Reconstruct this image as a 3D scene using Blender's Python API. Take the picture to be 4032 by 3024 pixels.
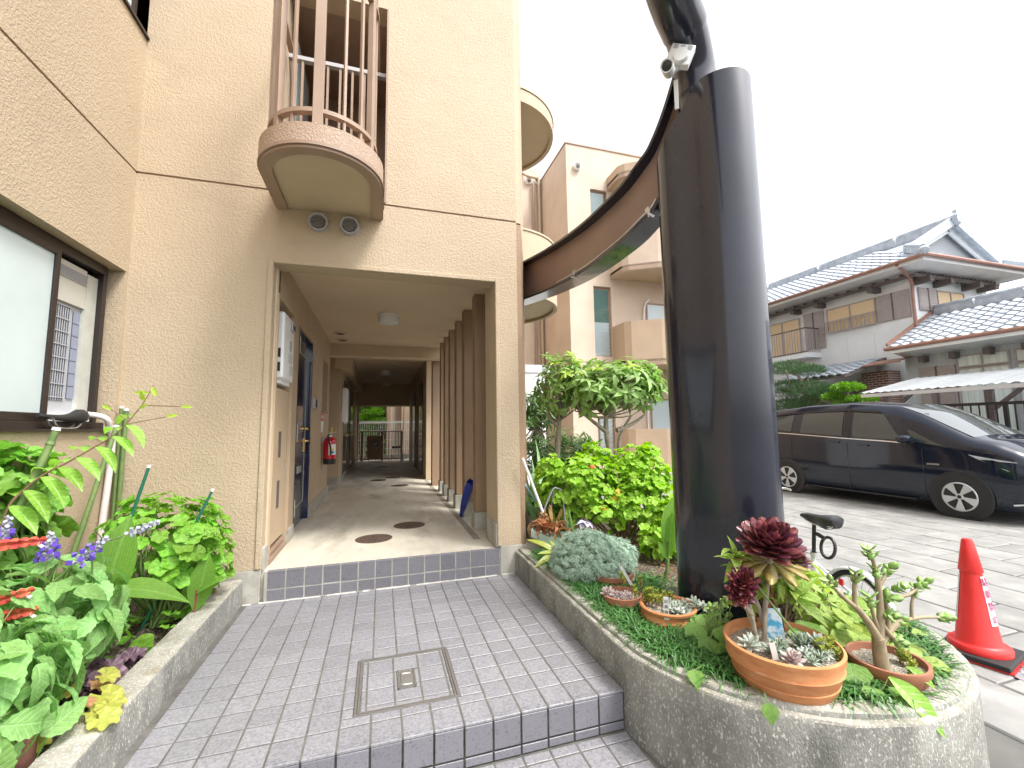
import bpy, bmesh, math, random
from mathutils import Vector, Matrix, Euler
rnd = random.Random(7)
R = math.radians
for o in list(bpy.data.objects):
    bpy.data.objects.remove(o)
scene = bpy.context.scene
COL = scene.collection

# ---------------------------------------------------------------- camera, light, exposure
cam = bpy.data.cameras.new('camera')
cam.lens = 15.045; cam.sensor_width = 36.0; cam.sensor_fit = 'HORIZONTAL'
cam.clip_start = 0.05; cam.clip_end = 600
camo = bpy.data.objects.new('camera', cam); COL.objects.link(camo)
camo.matrix_world = Matrix(((0.956578, -0.015724, -0.291051, 0.026642),
                            (-0.291140, -0.099471, -0.951495, -2.446918),
                            (-0.013989, 0.994916, -0.099730, 1.483412),
                            (0, 0, 0, 1)))
scene.camera = camo
SUN_EL, SUN_AZ = 58.0, 138.0          # azimuth clockwise from +Y (the corridor direction)
world = bpy.data.worlds.new('World'); scene.world = world; world.use_nodes = True
wn = world.node_tree; wn.nodes.clear()
sky = wn.nodes.new('ShaderNodeTexSky'); sky.sky_type = 'NISHITA'; sky.sun_disc = False
sky.sun_elevation = R(SUN_EL); sky.sun_rotation = R(SUN_AZ)
sky.air_density = 1.0; sky.dust_density = 4.0; sky.ozone_density = 1.0; sky.altitude = 50
hs = wn.nodes.new('ShaderNodeHueSaturation'); hs.inputs['Saturation'].default_value = 0.16
hs.inputs['Value'].default_value = 1.35
bg = wn.nodes.new('ShaderNodeBackground'); bg.inputs['Strength'].default_value = 0.135
wo = wn.nodes.new('ShaderNodeOutputWorld')
wn.links.new(sky.outputs[0], hs.inputs['Color']); wn.links.new(hs.outputs[0], bg.inputs[0])
wn.links.new(bg.outputs[0], wo.inputs[0])
sl = bpy.data.lights.new('sun', 'SUN'); sl.energy = 1.3; sl.angle = R(12); sl.color = (1.0, 0.975, 0.94)
slo = bpy.data.objects.new('sun', sl); COL.objects.link(slo); slo.location = (0, -6, 20)
_d = Vector((math.sin(R(SUN_AZ)) * math.cos(R(SUN_EL)), math.cos(R(SUN_AZ)) * math.cos(R(SUN_EL)), math.sin(R(SUN_EL))))
slo.rotation_euler = _d.to_track_quat('Z', 'Y').to_euler()
scene.view_settings.view_transform = 'Standard'; scene.view_settings.look = 'None'
scene.view_settings.exposure = 1.32; scene.view_settings.gamma = 1.0
scene.view_settings.use_curve_mapping = False
scene.render.engine = 'CYCLES'
scene.cycles.max_bounces = 8; scene.cycles.diffuse_bounces = 4
scene.cycles.caustics_reflective = False; scene.cycles.caustics_refractive = False

# ---------------------------------------------------------------- materials
def _new(name):
    m = bpy.data.materials.new(name); m.use_nodes = True
    nt = m.node_tree; nt.nodes.clear()
    out = nt.nodes.new('ShaderNodeOutputMaterial'); b = nt.nodes.new('ShaderNodeBsdfPrincipled')
    nt.links.new(b.outputs[0], out.inputs[0])
    return m, nt, b, out
def _noise(nt, vec, scale, detail=3, rough=0.55):
    n = nt.nodes.new('ShaderNodeTexNoise'); n.inputs['Scale'].default_value = scale
    n.inputs['Detail'].default_value = detail; n.inputs['Roughness'].default_value = rough
    nt.links.new(vec, n.inputs['Vector']); return n
def _ramp(nt, fac, stops):
    r = nt.nodes.new('ShaderNodeValToRGB')
    while len(r.color_ramp.elements) < len(stops): r.color_ramp.elements.new(0.5)
    for e, (p, c) in zip(r.color_ramp.elements, stops):
        e.position = p; e.color = (c[0], c[1], c[2], 1)
    nt.links.new(fac, r.inputs['Fac']); return r
def _mix(nt, a, b, fac, mode='MIX'):
    m = nt.nodes.new('ShaderNodeMix'); m.data_type = 'RGBA'; m.blend_type = mode
    for s, v in ((6, a), (7, b)):
        if hasattr(v, 'is_linked'): nt.links.new(v, m.inputs[s])
        else: m.inputs[s].default_value = (v[0], v[1], v[2], 1)
    if hasattr(fac, 'is_linked'): nt.links.new(fac, m.inputs[0])
    else: m.inputs[0].default_value = fac
    return m.outputs[2]
def mat(name, c, c2=None, scale=6.0, rough=0.6, rough2=None, bump=0.0, bscale=40.0, bdist=0.004, bdetail=3,
        metal=0.0, coat=0.0, spec=0.5, randv=0.0, stain=None, stain_scale=1.2, stain_lo=.5, stain_hi=.75, speck=None, speck_scale=160, stretch=None, lo=.35, hi=.65, world_co=False):
    """Surface colour c..c2 mottled by noise, optional stains, specks and relief."""
    m, nt, b, out = _new(name)
    if world_co:
        tc = nt.nodes.new('ShaderNodeNewGeometry'); vec = tc.outputs['Position']
    else:
        tc = nt.nodes.new('ShaderNodeTexCoord'); vec = tc.outputs['Object']
    oi = nt.nodes.new('ShaderNodeObjectInfo')
    if stretch:
        mp = nt.nodes.new('ShaderNodeMapping'); mp.inputs['Scale'].default_value = stretch
        nt.links.new(vec, mp.inputs['Vector']); vec0 = vec; vec = mp.outputs[0]
    if randv and not world_co:
        ad = nt.nodes.new('ShaderNodeVectorMath'); ad.operation = 'ADD'
        ml = nt.nodes.new('ShaderNodeMath'); ml.operation = 'MULTIPLY'; ml.inputs[1].default_value = 57.0
        nt.links.new(oi.outputs['Random'], ml.inputs[0]); nt.links.new(vec, ad.inputs[0]); nt.links.new(ml.outputs[0], ad.inputs[1])
        vec = ad.outputs[0]
    col = None
    if c2 is not None:
        n = _noise(nt, vec, scale, 5)
        col = _ramp(nt, n.outputs['Fac'], [(lo, c), (hi, c2)]).outputs[0]
    if speck is not None:
        n = _noise(nt, vec, speck_scale, 2, .6)
        f = _ramp(nt, n.outputs['Fac'], [(.55, (0, 0, 0)), (.68, (1, 1, 1))]).outputs[0]
        col = _mix(nt, col if col else c, speck, f)
    if stain is not None:
        n = _noise(nt, vec, stain_scale, 6, .65)
        f = _ramp(nt, n.outputs['Fac'], [(stain_lo, (0, 0, 0)), (stain_hi, (1, 1, 1))]).outputs[0]
        col = _mix(nt, col if col else c, stain, f)
    if randv:
        mr = nt.nodes.new('ShaderNodeMapRange'); mr.inputs[3].default_value = 1 - randv; mr.inputs[4].default_value = 1 + randv
        nt.links.new(oi.outputs['Random'], mr.inputs[0])
        h = nt.nodes.new('ShaderNodeHueSaturation'); nt.links.new(mr.outputs[0], h.inputs['Value'])
        if col: nt.links.new(col, h.inputs['Color'])
        else: h.inputs['Color'].default_value = (*c, 1)
        col = h.outputs[0]
    if col: nt.links.new(col, b.inputs['Base Color'])
    else: b.inputs['Base Color'].default_value = (*c, 1)
    if rough2 is not None:
        n = _noise(nt, vec, scale * 1.7, 4)
        mr = nt.nodes.new('ShaderNodeMapRange'); mr.inputs[1].default_value = .35; mr.inputs[2].default_value = .65
        mr.inputs[3].default_value = rough; mr.inputs[4].default_value = rough2
        nt.links.new(n.outputs['Fac'], mr.inputs[0]); nt.links.new(mr.outputs[0], b.inputs['Roughness'])
    else: b.inputs['Roughness'].default_value = rough
    b.inputs['Metallic'].default_value = metal; b.inputs['Coat Weight'].default_value = coat
    b.inputs['Coat Roughness'].default_value = .05; b.inputs['Specular IOR Level'].default_value = spec
    if bump:
        n = _noise(nt, vec, bscale, bdetail)
        bp = nt.nodes.new('ShaderNodeBump'); bp.inputs['Strength'].default_value = bump; bp.inputs['Distance'].default_value = bdist
        nt.links.new(n.outputs['Fac'], bp.inputs['Height']); nt.links.new(bp.outputs[0], b.inputs['Normal'])
    return m
def stucco(name, c, c2, amount=1.0, sc=48.0):
    """Sprayed knock-down render: irregular flattened blobs."""
    m, nt, b, out = _new(name)
    tc = nt.nodes.new('ShaderNodeNewGeometry'); vec = tc.outputs['Position']
    n0 = _noise(nt, vec, .9, 5, .6)
    col = _ramp(nt, n0.outputs['Fac'], [(.35, c), (.68, c2)]).outputs[0]
    mp = nt.nodes.new('ShaderNodeMapping'); mp.inputs['Scale'].default_value = (.6, .9, 1.15)
    nt.links.new(vec, mp.inputs['Vector'])
    st = _noise(nt, mp.outputs[0], 3.0, 6, .7)
    col = _mix(nt, col, tuple(v * .86 for v in c), _ramp(nt, st.outputs['Fac'], [(.52, (0, 0, 0)), (.9, (.8, .8, .8))]).outputs[0])
    n1 = _noise(nt, vec, sc, 2, .5); n1.inputs['Distortion'].default_value = .6
    rr = _ramp(nt, n1.outputs['Fac'], [(.44, (0, 0, 0)), (.58, (1, 1, 1))])
    n2 = _noise(nt, vec, sc * 4, 2, .5)
    ad = nt.nodes.new('ShaderNodeMath'); ad.operation = 'MULTIPLY_ADD'; ad.inputs[1].default_value = .22
    nt.links.new(n2.outputs['Fac'], ad.inputs[0]); nt.links.new(rr.outputs[0], ad.inputs[2])
    bp = nt.nodes.new('ShaderNodeBump'); bp.inputs['Strength'].default_value = .45 * amount; bp.inputs['Distance'].default_value = .0045
    nt.links.new(ad.outputs[0], bp.inputs['Height']); nt.links.new(bp.outputs[0], b.inputs['Normal'])
    nt.links.new(col, b.inputs['Base Color']); b.inputs['Roughness'].default_value = .62
    b.inputs['Specular IOR Level'].default_value = .4
    return m
def leafmat(name, c, c2, rough=.45, trans=.35, hue=.02, val=.28, tip=None, spec=.4, vein=None):
    m, nt, b, out = _new(name)
    oi = nt.nodes.new('ShaderNodeObjectInfo'); geo = nt.nodes.new('ShaderNodeNewGeometry')
    ad = nt.nodes.new('ShaderNodeMath'); ad.operation = 'ADD'
    nt.links.new(oi.outputs['Random'], ad.inputs[0]); nt.links.new(geo.outputs['Random Per Island'], ad.inputs[1])
    fr = nt.nodes.new('ShaderNodeMath'); fr.operation = 'FRACT'; nt.links.new(ad.outputs[0], fr.inputs[0])
    col = _ramp(nt, fr.outputs[0], [(0.0, c), (1.0, c2)]).outputs[0]
    n = _noise(nt, geo.outputs['Position'], 60, 3)
    h = nt.nodes.new('ShaderNodeHueSaturation'); nt.links.new(col, h.inputs['Color'])
    mr = nt.nodes.new('ShaderNodeMapRange'); mr.inputs[1].default_value = .3; mr.inputs[2].default_value = .7
    mr.inputs[3].default_value = 1 - val; mr.inputs[4].default_value = 1 + val
    nt.links.new(n.outputs['Fac'], mr.inputs[0]); nt.links.new(mr.outputs[0], h.inputs['Value'])
    mh = nt.nodes.new('ShaderNodeMapRange'); mh.inputs[3].default_value = .5 - hue; mh.inputs[4].default_value = .5 + hue
    nt.links.new(fr.outputs[0], mh.inputs[0]); nt.links.new(mh.outputs[0], h.inputs['Hue'])
    col = h.outputs[0]
    if tip is not None:
        tc = nt.nodes.new('ShaderNodeTexCoord'); sx = nt.nodes.new('ShaderNodeSeparateXYZ'); nt.links.new(tc.outputs['Object'], sx.inputs[0])
        f = _ramp(nt, sx.outputs[1], [(.55, (0, 0, 0)), (1.0, (1, 1, 1))]).outputs[0]
        col = _mix(nt, col, tip, f)
    if vein:
        uv = nt.nodes.new('ShaderNodeUVMap'); uv.uv_map = 'leaf'; sx = nt.nodes.new('ShaderNodeSeparateXYZ'); nt.links.new(uv.outputs[0], sx.inputs[0])
        def mth(op, a, b_=None, clamp=False):
            q = nt.nodes.new('ShaderNodeMath'); q.operation = op; q.use_clamp = clamp
            for i, v in enumerate((a, b_)):
                if v is None: continue
                if hasattr(v, 'is_linked'): nt.links.new(v, q.inputs[i])
                else: q.inputs[i].default_value = v
            return q.outputs[0]
        X, Y = sx.outputs[0], sx.outputs[1]; ax = mth('ABSOLUTE', X)
        if vein == 'pinnate':
            mid = mth('SUBTRACT', 1.0, mth('MULTIPLY', ax, 40.0), True)
            ph = mth('FRACT', mth('MULTIPLY', mth('SUBTRACT', Y, mth('MULTIPLY', ax, .8)), 8.0))
        elif vein == 'parallel':
            mid = mth('SUBTRACT', 1.0, mth('MULTIPLY', ax, 45.0), True)
            ph = mth('FRACT', mth('MULTIPLY', ax, 38.0))
        else:
            mid = 0.0
            ph = mth('FRACT', mth('MULTIPLY', mth('ARCTAN2', X, mth('SUBTRACT', Y, .30)), float(vein) / 6.2832))
        side = mth('SUBTRACT', 1.0, mth('MULTIPLY', mth('ABSOLUTE', mth('SUBTRACT', ph, .5)), 5.0), True)
        f = mth('MULTIPLY', mth('MAXIMUM', mid, mth('MULTIPLY', side, .7)), mth('GREATER_THAN', Y, .002))
        hv = nt.nodes.new('ShaderNodeHueSaturation'); hv.inputs['Value'].default_value = 1.45; hv.inputs['Saturation'].default_value = .85; nt.links.new(col, hv.inputs['Color'])
        col = _mix(nt, col, hv.outputs[0], mth('MULTIPLY', f, .6))
        bp = nt.nodes.new('ShaderNodeBump'); bp.inputs['Strength'].default_value = .7; bp.inputs['Distance'].default_value = .003; bp.invert = True
        nt.links.new(f, bp.inputs['Height']); nt.links.new(bp.outputs[0], b.inputs['Normal'])
    nt.links.new(col, b.inputs['Base Color']); b.inputs['Roughness'].default_value = rough
    b.inputs['Specular IOR Level'].default_value = spec
    if trans:
        t = nt.nodes.new('ShaderNodeBsdfTranslucent')
        g = nt.nodes.new('ShaderNodeHueSaturation'); g.inputs['Value'].default_value = 1.35; g.inputs['Saturation'].default_value = 1.1
        nt.links.new(col, g.inputs['Color']); nt.links.new(g.outputs[0], t.inputs[0])
        mx = nt.nodes.new('ShaderNodeMixShader'); mx.inputs[0].default_value = trans
        nt.links.new(b.outputs[0], mx.inputs[1]); nt.links.new(t.outputs[0], mx.inputs[2]); nt.links.new(mx.outputs[0], out.inputs[0])
    return m
def glassmat(name, c, rough=.03, alpha=.0, spec=.6):
    m, nt, b, out = _new(name); b.inputs['Base Color'].default_value = (*c, 1)
    b.inputs['Roughness'].default_value = rough; b.inputs['Specular IOR Level'].default_value = spec
    if alpha:
        t = nt.nodes.new('ShaderNodeBsdfTransparent'); mx = nt.nodes.new('ShaderNodeMixShader'); mx.inputs[0].default_value = alpha
        t.inputs[0].default_value = (.75, .85, .85, 1)
        nt.links.new(b.outputs[0], mx.inputs[1]); nt.links.new(t.outputs[0], mx.inputs[2]); nt.links.new(mx.outputs[0], out.inputs[0])
    return m

# ---------------------------------------------------------------- mesh building
class MB:
    def __init__(s): s.v = []; s.f = []; s.m = []
    def add(s, vs, fs, mi=0):
        k = len(s.v); s.v += [Vector(p) for p in vs]
        s.f += [tuple(i + k for i in f) for f in fs]; s.m += [mi] * len(fs); return s
    def box(s, x0, x1, y0, y1, z0, z1, mi=0):
        return s.add([(x0, y0, z0), (x1, y0, z0), (x1, y1, z0), (x0, y1, z0), (x0, y0, z1), (x1, y0, z1), (x1, y1, z1), (x0, y1, z1)],
                     [(0, 3, 2, 1), (4, 5, 6, 7), (0, 1, 5, 4), (1, 2, 6, 5), (2, 3, 7, 6), (3, 0, 4, 7)], mi)
    def obox(s, mtx, sx, sy, sz, mi=0):
        vs = [mtx @ Vector((a * sx / 2, b * sy / 2, c * sz / 2)) for c in (-1, 1) for a, b in ((-1, -1), (1, -1), (1, 1), (-1, 1))]
        return s.add(vs, [(0, 3, 2, 1), (4, 5, 6, 7), (0, 1, 5, 4), (1, 2, 6, 5), (2, 3, 7, 6), (3, 0, 4, 7)], mi)
    def beam(s, a, b, w, h, up=(0, 0, 1), mi=0):
        a = Vector(a); b = Vector(b); d = (b - a); L = d.length; d.normalize(); u = Vector(up)
        x = d.cross(u)
        if x.length < 1e-4: x = d.cross(Vector((1, 0, 0)))
        x.normalize(); u = x.cross(d)
        m = Matrix((( x.x, d.x, u.x, 0), (x.y, d.y, u.y, 0), (x.z, d.z, u.z, 0), (0, 0, 0, 1))); m.translation = (a + b) / 2
        return s.obox(m, w, L, h, mi)
    def prism(s, poly, z0, z1, axis='z', mi=0):
        n = len(poly)
        f = {'z': lambda p, t: (p[0], p[1], t), 'y': lambda p, t: (p[0], t, p[1]), 'x': lambda p, t: (t, p[0], p[1])}[axis]
        vs = [f(p, z0) for p in poly] + [f(p, z1) for p in poly]
        fs = [tuple(range(n))[::-1], tuple(range(n, 2 * n))] + [(i, (i + 1) % n, n + (i + 1) % n, n + i) for i in range(n)]
        return s.add(vs, fs, mi)
    def tube(s, path, r, n=10, cap=True, mi=0, closed=False):
        P = [Vector(p) for p in path]; k = len(P)
        rs = r if isinstance(r, (list, tuple)) else [r] * k
        T = []
        for i in range(k):
            if closed: d = P[(i + 1) % k] - P[i - 1]
            else: d = P[min(i + 1, k - 1)] - P[max(i - 1, 0)]
            T.append(d.normalized())
        u = T[0].cross(Vector((0, 0, 1)))
        if u.length < 1e-3: u = T[0].cross(Vector((1, 0, 0)))
        u.normalize(); vs = []
        for i in range(k):
            u = (u - T[i] * u.dot(T[i])).normalized(); w = T[i].cross(u)
            for j in range(n):
                a = 2 * math.pi * j / n
                vs.append(P[i] + (u * math.cos(a) + w * math.sin(a)) * rs[i])
        fs = []
        for i in range(k if closed else k - 1):
            for j in range(n):
                i2 = (i + 1) % k
                fs.append((i * n + j, i * n + (j + 1) % n, i2 * n + (j + 1) % n, i2 * n + j))
        if cap and not closed: fs += [tuple(range(n))[::-1], tuple(range((k - 1) * n, k * n))]
        return s.add(vs, fs, mi)
    def lathe(s, prof, c=(0, 0, 0), n=32, mi=0, axis=None, ang=2 * math.pi):
        """prof: (radius, height) list, turned about z (or about axis matrix)."""
        k = len(prof); vs = []; full = abs(ang - 2 * math.pi) < 1e-6; nn = n if full else n + 1
        for r, z in prof:
            for j in range(nn):
                a = ang * j / n; p = Vector((r * math.cos(a), r * math.sin(a), z))
                vs.append((axis @ p if axis else p) + Vector(c))
        fs = []
        for i in range(k - 1):
            for j in range(n):
                j2 = (j + 1) % nn
                fs.append((i * nn + j, i * nn + j2, (i + 1) * nn + j2, (i + 1) * nn + j))
        return s.add(vs, fs, mi)
    def disc(s, c, r, n=24, axis=None, mi=0):
        vs = [(axis @ Vector((r * math.cos(2 * math.pi * j / n), r * math.sin(2 * math.pi * j / n), 0)) if axis else
               Vector((r * math.cos(2 * math.pi * j / n), r * math.sin(2 * math.pi * j / n), 0))) + Vector(c) for j in range(n)]
        return s.add(vs, [tuple(range(n))], mi)
    def mesh(s, me, mtx, mi=0):
        return s.add([mtx @ v.co for v in me.vertices], [tuple(p.vertices) for p in me.polygons], mi)
def split(name, mb, mats, parent=None, **k):
    """Each box in mb as an object of its own."""
    for i in range(0, len(mb.v), 8): build(name, MB().add(mb.v[i:i + 8], [(0, 3, 2, 1), (4, 5, 6, 7), (0, 1, 5, 4), (1, 2, 6, 5), (2, 3, 7, 6), (3, 0, 4, 7)]), mats, parent, **k)
ORG = {}
def link(o, parent=None):
    COL.objects.link(o)
    if parent is not None: o.parent = parent
    return o
def build(name, mb, mats, parent=None, loc=None, smooth=False, bevel=0.0, label=None, cat=None, group=None, kind=None, segs=2, angle=40):
    """Link everything in mb as ONE mesh object, its vertices given in world space."""
    if parent is not None: org = ORG[parent.name]
    elif loc is not None: org = Vector(loc)
    else:
        xs = [v.x for v in mb.v]; ys = [v.y for v in mb.v]; zs = [v.z for v in mb.v]
        org = Vector(((min(xs) + max(xs)) / 2, (min(ys) + max(ys)) / 2, min(zs)))
    me = bpy.data.meshes.new(name)
    me.from_pydata([tuple(v - org) for v in mb.v], [], mb.f)
    mats = mats if isinstance(mats, (list, tuple)) else [mats]
    for m in mats: me.materials.append(m)
    if len(mats) > 1: me.polygons.foreach_set('material_index', mb.m)
    me.validate()
    bm = bmesh.new(); bm.from_mesh(me)
    bmesh.ops.recalc_face_normals(bm, faces=bm.faces)
    bm.to_mesh(me); bm.free()
    if smooth:
        me.polygons.foreach_set('use_smooth', [True] * len(me.polygons))
        try: me.set_sharp_from_angle(angle=R(angle))
        except Exception: pass
    o = bpy.data.objects.new(name, me)
    if parent is None: o.location = org
    link(o, parent); ORG[o.name] = org
    if bevel:
        b = o.modifiers.new('bevel', 'BEVEL'); b.width = bevel; b.segments = segs; b.limit_method = 'ANGLE'; b.angle_limit = R(35)
    tag(o, label, cat, group, kind)
    return o
def tag(o, label=None, cat=None, group=None, kind=None):
    if label: o['label'] = label
    if cat: o['category'] = cat
    if group: o['group'] = group
    if kind: o['kind'] = kind
    return o
def thing(name, loc, label, cat, group=None):
    o = bpy.data.objects.new(name, None); o.empty_display_size = .1; o.location = loc; link(o)
    ORG[o.name] = Vector(loc); tag(o, label, cat, group); return o
def piece(name, me, parent, mtx):
    """A part that shares mesh data with its alike; mtx is in world space."""
    o = bpy.data.objects.new(name, me); link(o, parent)
    m = mtx.copy(); m.translation = m.translation - ORG[parent.name]; o.matrix_local = m
    return o
def copy_tree(o, parent=None):
    c = o.copy(); COL.objects.link(c)
    if parent is not None: c.parent = parent
    for ch in list(o.children): copy_tree(ch, c)
    return c
def rawmesh(name, mb, mats, smooth=False):
    me = bpy.data.meshes.new(name); me.from_pydata([tuple(v) for v in mb.v], [], mb.f)
    mats = mats if isinstance(mats, (list, tuple)) else [mats]
    for m in mats: me.materials.append(m)
    if len(mats) > 1: me.polygons.foreach_set('material_index', mb.m)
    if smooth: me.polygons.foreach_set('use_smooth', [True] * len(me.polygons))
    return me
def frame(d, up=(0, 0, 1), pos=(0, 0, 0), s=1.0):
    """Matrix whose +Y runs along d, +Z towards up."""
    d = Vector(d).normalized(); u = Vector(up); x = d.cross(u)
    if x.length < 1e-4: x = d.cross(Vector((1, 0, 0.1)))
    x.normalize(); u = x.cross(d)
    sx, sy, sz = s if isinstance(s, tuple) else (s, s, s)
    m = Matrix(((x.x * sx, d.x * sy, u.x * sz, 0), (x.y * sx, d.y * sy, u.y * sz, 0), (x.z * sx, d.z * sy, u.z * sz, 0), (0, 0, 0, 1)))
    m.translation = Vector(pos); return m
def arc(c, r, a0, a1, n, z=None):
    return [(c[0] + r * math.cos(a0 + (a1 - a0) * i / n), c[1] + r * math.sin(a0 + (a1 - a0) * i / n)) + (() if z is None else (z,)) for i in range(n + 1)]
def smoothpath(pts, k=6):
    P = [Vector(p) for p in pts]; out = []
    for i in range(len(P) - 1):
        a = P[max(i - 1, 0)]; b = P[i]; c = P[i + 1]; d = P[min(i + 2, len(P) - 1)]
        for j in range(k):
            t = j / k
            out.append(.5 * ((2 * b) + (c - a) * t + (2 * a - 5 * b + 4 * c - d) * t * t + (3 * b - a - 3 * c + d) * t ** 3))
    out.append(P[-1]); return out
def textmesh(s, size, mtx, material, name, parent, depth=.001, spacing=1.0):
    cu = bpy.data.curves.new('lettering', 'FONT'); cu.body = s; cu.size = size; cu.extrude = depth; cu.align_x = 'CENTER'; cu.align_y = 'CENTER'
    cu.space_line = spacing
    t = bpy.data.objects.new('lettering', cu); COL.objects.link(t)
    dg = bpy.context.evaluated_depsgraph_get()
    me = bpy.data.meshes.new_from_object(t.evaluated_get(dg)); bpy.data.objects.remove(t); bpy.data.curves.remove(cu)
    me.materials.clear(); me.materials.append(material)
    return piece(name, me, parent, mtx)
# ---------------------------------------------------------------- shared materials
M = {}
M['wall'] = stucco('tan_render', (.445, .348, .238), (.49, .39, .272))
M['wall_smooth'] = mat('tan_paint', (.43, .325, .215), (.48, .37, .25), 2.0, .6, bump=.15, bscale=90)
M['brown'] = stucco('brown_render', (.275, .18, .11), (.325, .22, .14), .8)
M['trim'] = mat('brown_trim_paint', (.30, .205, .145), (.35, .245, .175), 3, .55, bump=.1, bscale=60)
M['fascia'] = stucco('slab_edge_render', (.36, .255, .185), (.42, .305, .225), 1.2, 55)
M['soffit'] = mat('soffit_paint', (.47, .37, .25), (.51, .41, .28), 2, .65)
M['ceil'] = mat('corridor_ceiling_paint', (.58, .465, .325), (.62, .50, .355), 1.5, .7, bump=.1, bscale=120)
M['concrete'] = mat('plinth_concrete', (.33, .315, .27), (.46, .44, .39), 5, .85, bump=.3, bscale=70, stain=(.22, .21, .17), stain_scale=3)
M['corridor_floor'] = mat('corridor_concrete', (.50, .455, .365), (.61, .57, .485), 1.3, .7, rough2=.5, bump=.12, bscale=60,
                          stain=(.35, .315, .255), stain_scale=1.4, stain_lo=.50, stain_hi=.70, world_co=True, stretch=(1.6, .6, 1))
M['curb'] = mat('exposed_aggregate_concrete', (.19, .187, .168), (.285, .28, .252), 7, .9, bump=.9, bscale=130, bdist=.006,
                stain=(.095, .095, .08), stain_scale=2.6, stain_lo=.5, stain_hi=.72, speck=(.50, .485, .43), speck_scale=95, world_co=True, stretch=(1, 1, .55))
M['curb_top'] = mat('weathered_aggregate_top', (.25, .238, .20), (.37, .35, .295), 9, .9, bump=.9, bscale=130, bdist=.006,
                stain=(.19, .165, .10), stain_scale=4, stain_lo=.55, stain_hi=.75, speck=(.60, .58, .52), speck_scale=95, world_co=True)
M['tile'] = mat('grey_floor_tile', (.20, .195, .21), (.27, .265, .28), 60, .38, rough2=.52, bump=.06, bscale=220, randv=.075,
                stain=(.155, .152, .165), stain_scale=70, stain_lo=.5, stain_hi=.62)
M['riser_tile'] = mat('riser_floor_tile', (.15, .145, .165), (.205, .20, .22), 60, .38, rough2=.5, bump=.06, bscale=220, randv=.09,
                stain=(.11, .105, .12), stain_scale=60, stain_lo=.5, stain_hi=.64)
M['grout'] = mat('grout', (.085, .08, .072), (.135, .128, .115), 14, .9, bump=.3, bscale=200, stain=(.13, .12, .10), stain_scale=3)
M['grout_pale'] = mat('pale_grout', (.30, .285, .25), (.42, .40, .36), 5, .9, stain=(.10, .095, .085), stain_scale=1.3)
M['grout_dark'] = mat('mossy_dark_grout', (.035, .036, .03), (.075, .072, .06), 9, .9)
M['white_mortar'] = mat('white_mortar', (.6, .58, .52), (.72, .70, .64), 20, .9, bump=.4, bscale=120)
M['soil'] = mat('garden_soil', (.045, .032, .022), (.13, .10, .07), 26, .95, bump=1.0, bscale=70, bdist=.02, speck=(.42, .36, .26), speck_scale=55)
M['slab'] = mat('paver_concrete', (.205, .203, .192), (.29, .286, .27), 3, .8, rough2=.6, bump=.3, bscale=110, randv=.10,
                stain=(.19, .186, .175), stain_scale=5, stain_lo=.5, stain_hi=.75)
M['ground'] = mat('parking_joint_concrete', (.075, .075, .068), (.13, .125, .115), 2, .9, bump=.4, bscale=60)
M['blackpaint'] = mat('gloss_black_paint', (.014, .015, .026), (.019, .021, .036), 2, .17, rough2=.27, coat=.35, bump=.05, bscale=14, bdist=.004)
M['beamweb'] = mat('beam_web_paint', (.255, .17, .135), (.30, .205, .16), 2, .5)
M['darkmetal'] = mat('dark_bronze_aluminium', (.035, .025, .022), None, rough=.35, metal=.3)
M['alu'] = mat('aluminium', (.6, .61, .62), None, rough=.3, metal=.9)
M['steel'] = mat('stainless_steel', (.62, .6, .58), None, rough=.32, metal=.85)
M['brass'] = mat('brass', (.65, .45, .16), None, rough=.25, metal=1.0)
M['white'] = mat('white_plastic', (.74, .74, .73), (.8, .8, .79), 3, .4)
M['greyplastic'] = mat('grey_plastic', (.38, .38, .40), None, rough=.45)
M['blackplastic'] = mat('black_plastic', (.02, .02, .022), None, rough=.4)
M['rubber'] = mat('black_rubber', (.018, .018, .018), None, rough=.75, bump=.2, bscale=200)
M['iron'] = mat('cast_iron', (.10, .07, .055), (.17, .12, .09), 30, .55, bump=.4, bscale=150, metal=.4)
M['frost'] = mat('frosted_glass', (.50, .58, .58), (.56, .64, .64), 2, .28, spec=.6)
M['glass'] = glassmat('dark_window_glass', (.03, .045, .05))
M['void'] = mat('dark_interior', (.10, .08, .07), None, rough=.9)
M['tape'] = mat('pale_pink_paint', (.7, .55, .55), None, rough=.6)

# ---------------------------------------------------------------- apartment block with the corridor
FY = 1.9          # front wall plane
LX = -2.06        # left return wall plane
RX = 1.43         # right end of the front wall
B = thing('apartment_building', (-.3, FY, 0), 'tan rendered apartment block with an open ground floor corridor and a curved little balcony', 'building')
JZ = 3.755        # recessed joint
def wall(name, mb, m='wall', **k):
    if name in ('plinth', 'jamb_plinth', 'wall_joint', 'skirting', 'floor_slab', 'alcove_ceiling', 'recess_border', 'opening_border', 'upper_window_frame', 'cupboard_sill'): return split(name, mb, M[m], B, **k)
    return build(name, mb, M[m], B, **k)
w = MB(); T = .22
w.box(-2.28, -.955, FY, FY + T, .278, JZ - .01)
w.box(-.955, 1.178, FY, FY + T, 3.04, JZ - .01)
w.box(1.178, RX, FY, FY + T, .278, JZ - .01)
wall('front_wall', w)
w = MB()
w.box(-2.06, -.93, FY, FY + T, JZ + .01, 10.9)
w.box(-.93, .022, FY, FY + T, 5.95, 10.9)
w.box(.022, RX, FY, FY + T, JZ + .01, 10.9)
wall('upper_front_wall', w)
wall('wall_joint', MB().box(-2.06, -.93, FY + .014, FY + T, JZ - .01, JZ + .01).box(.022, RX - .003, FY + .014, FY + T, JZ - .01, JZ + .01), 'trim')
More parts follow.
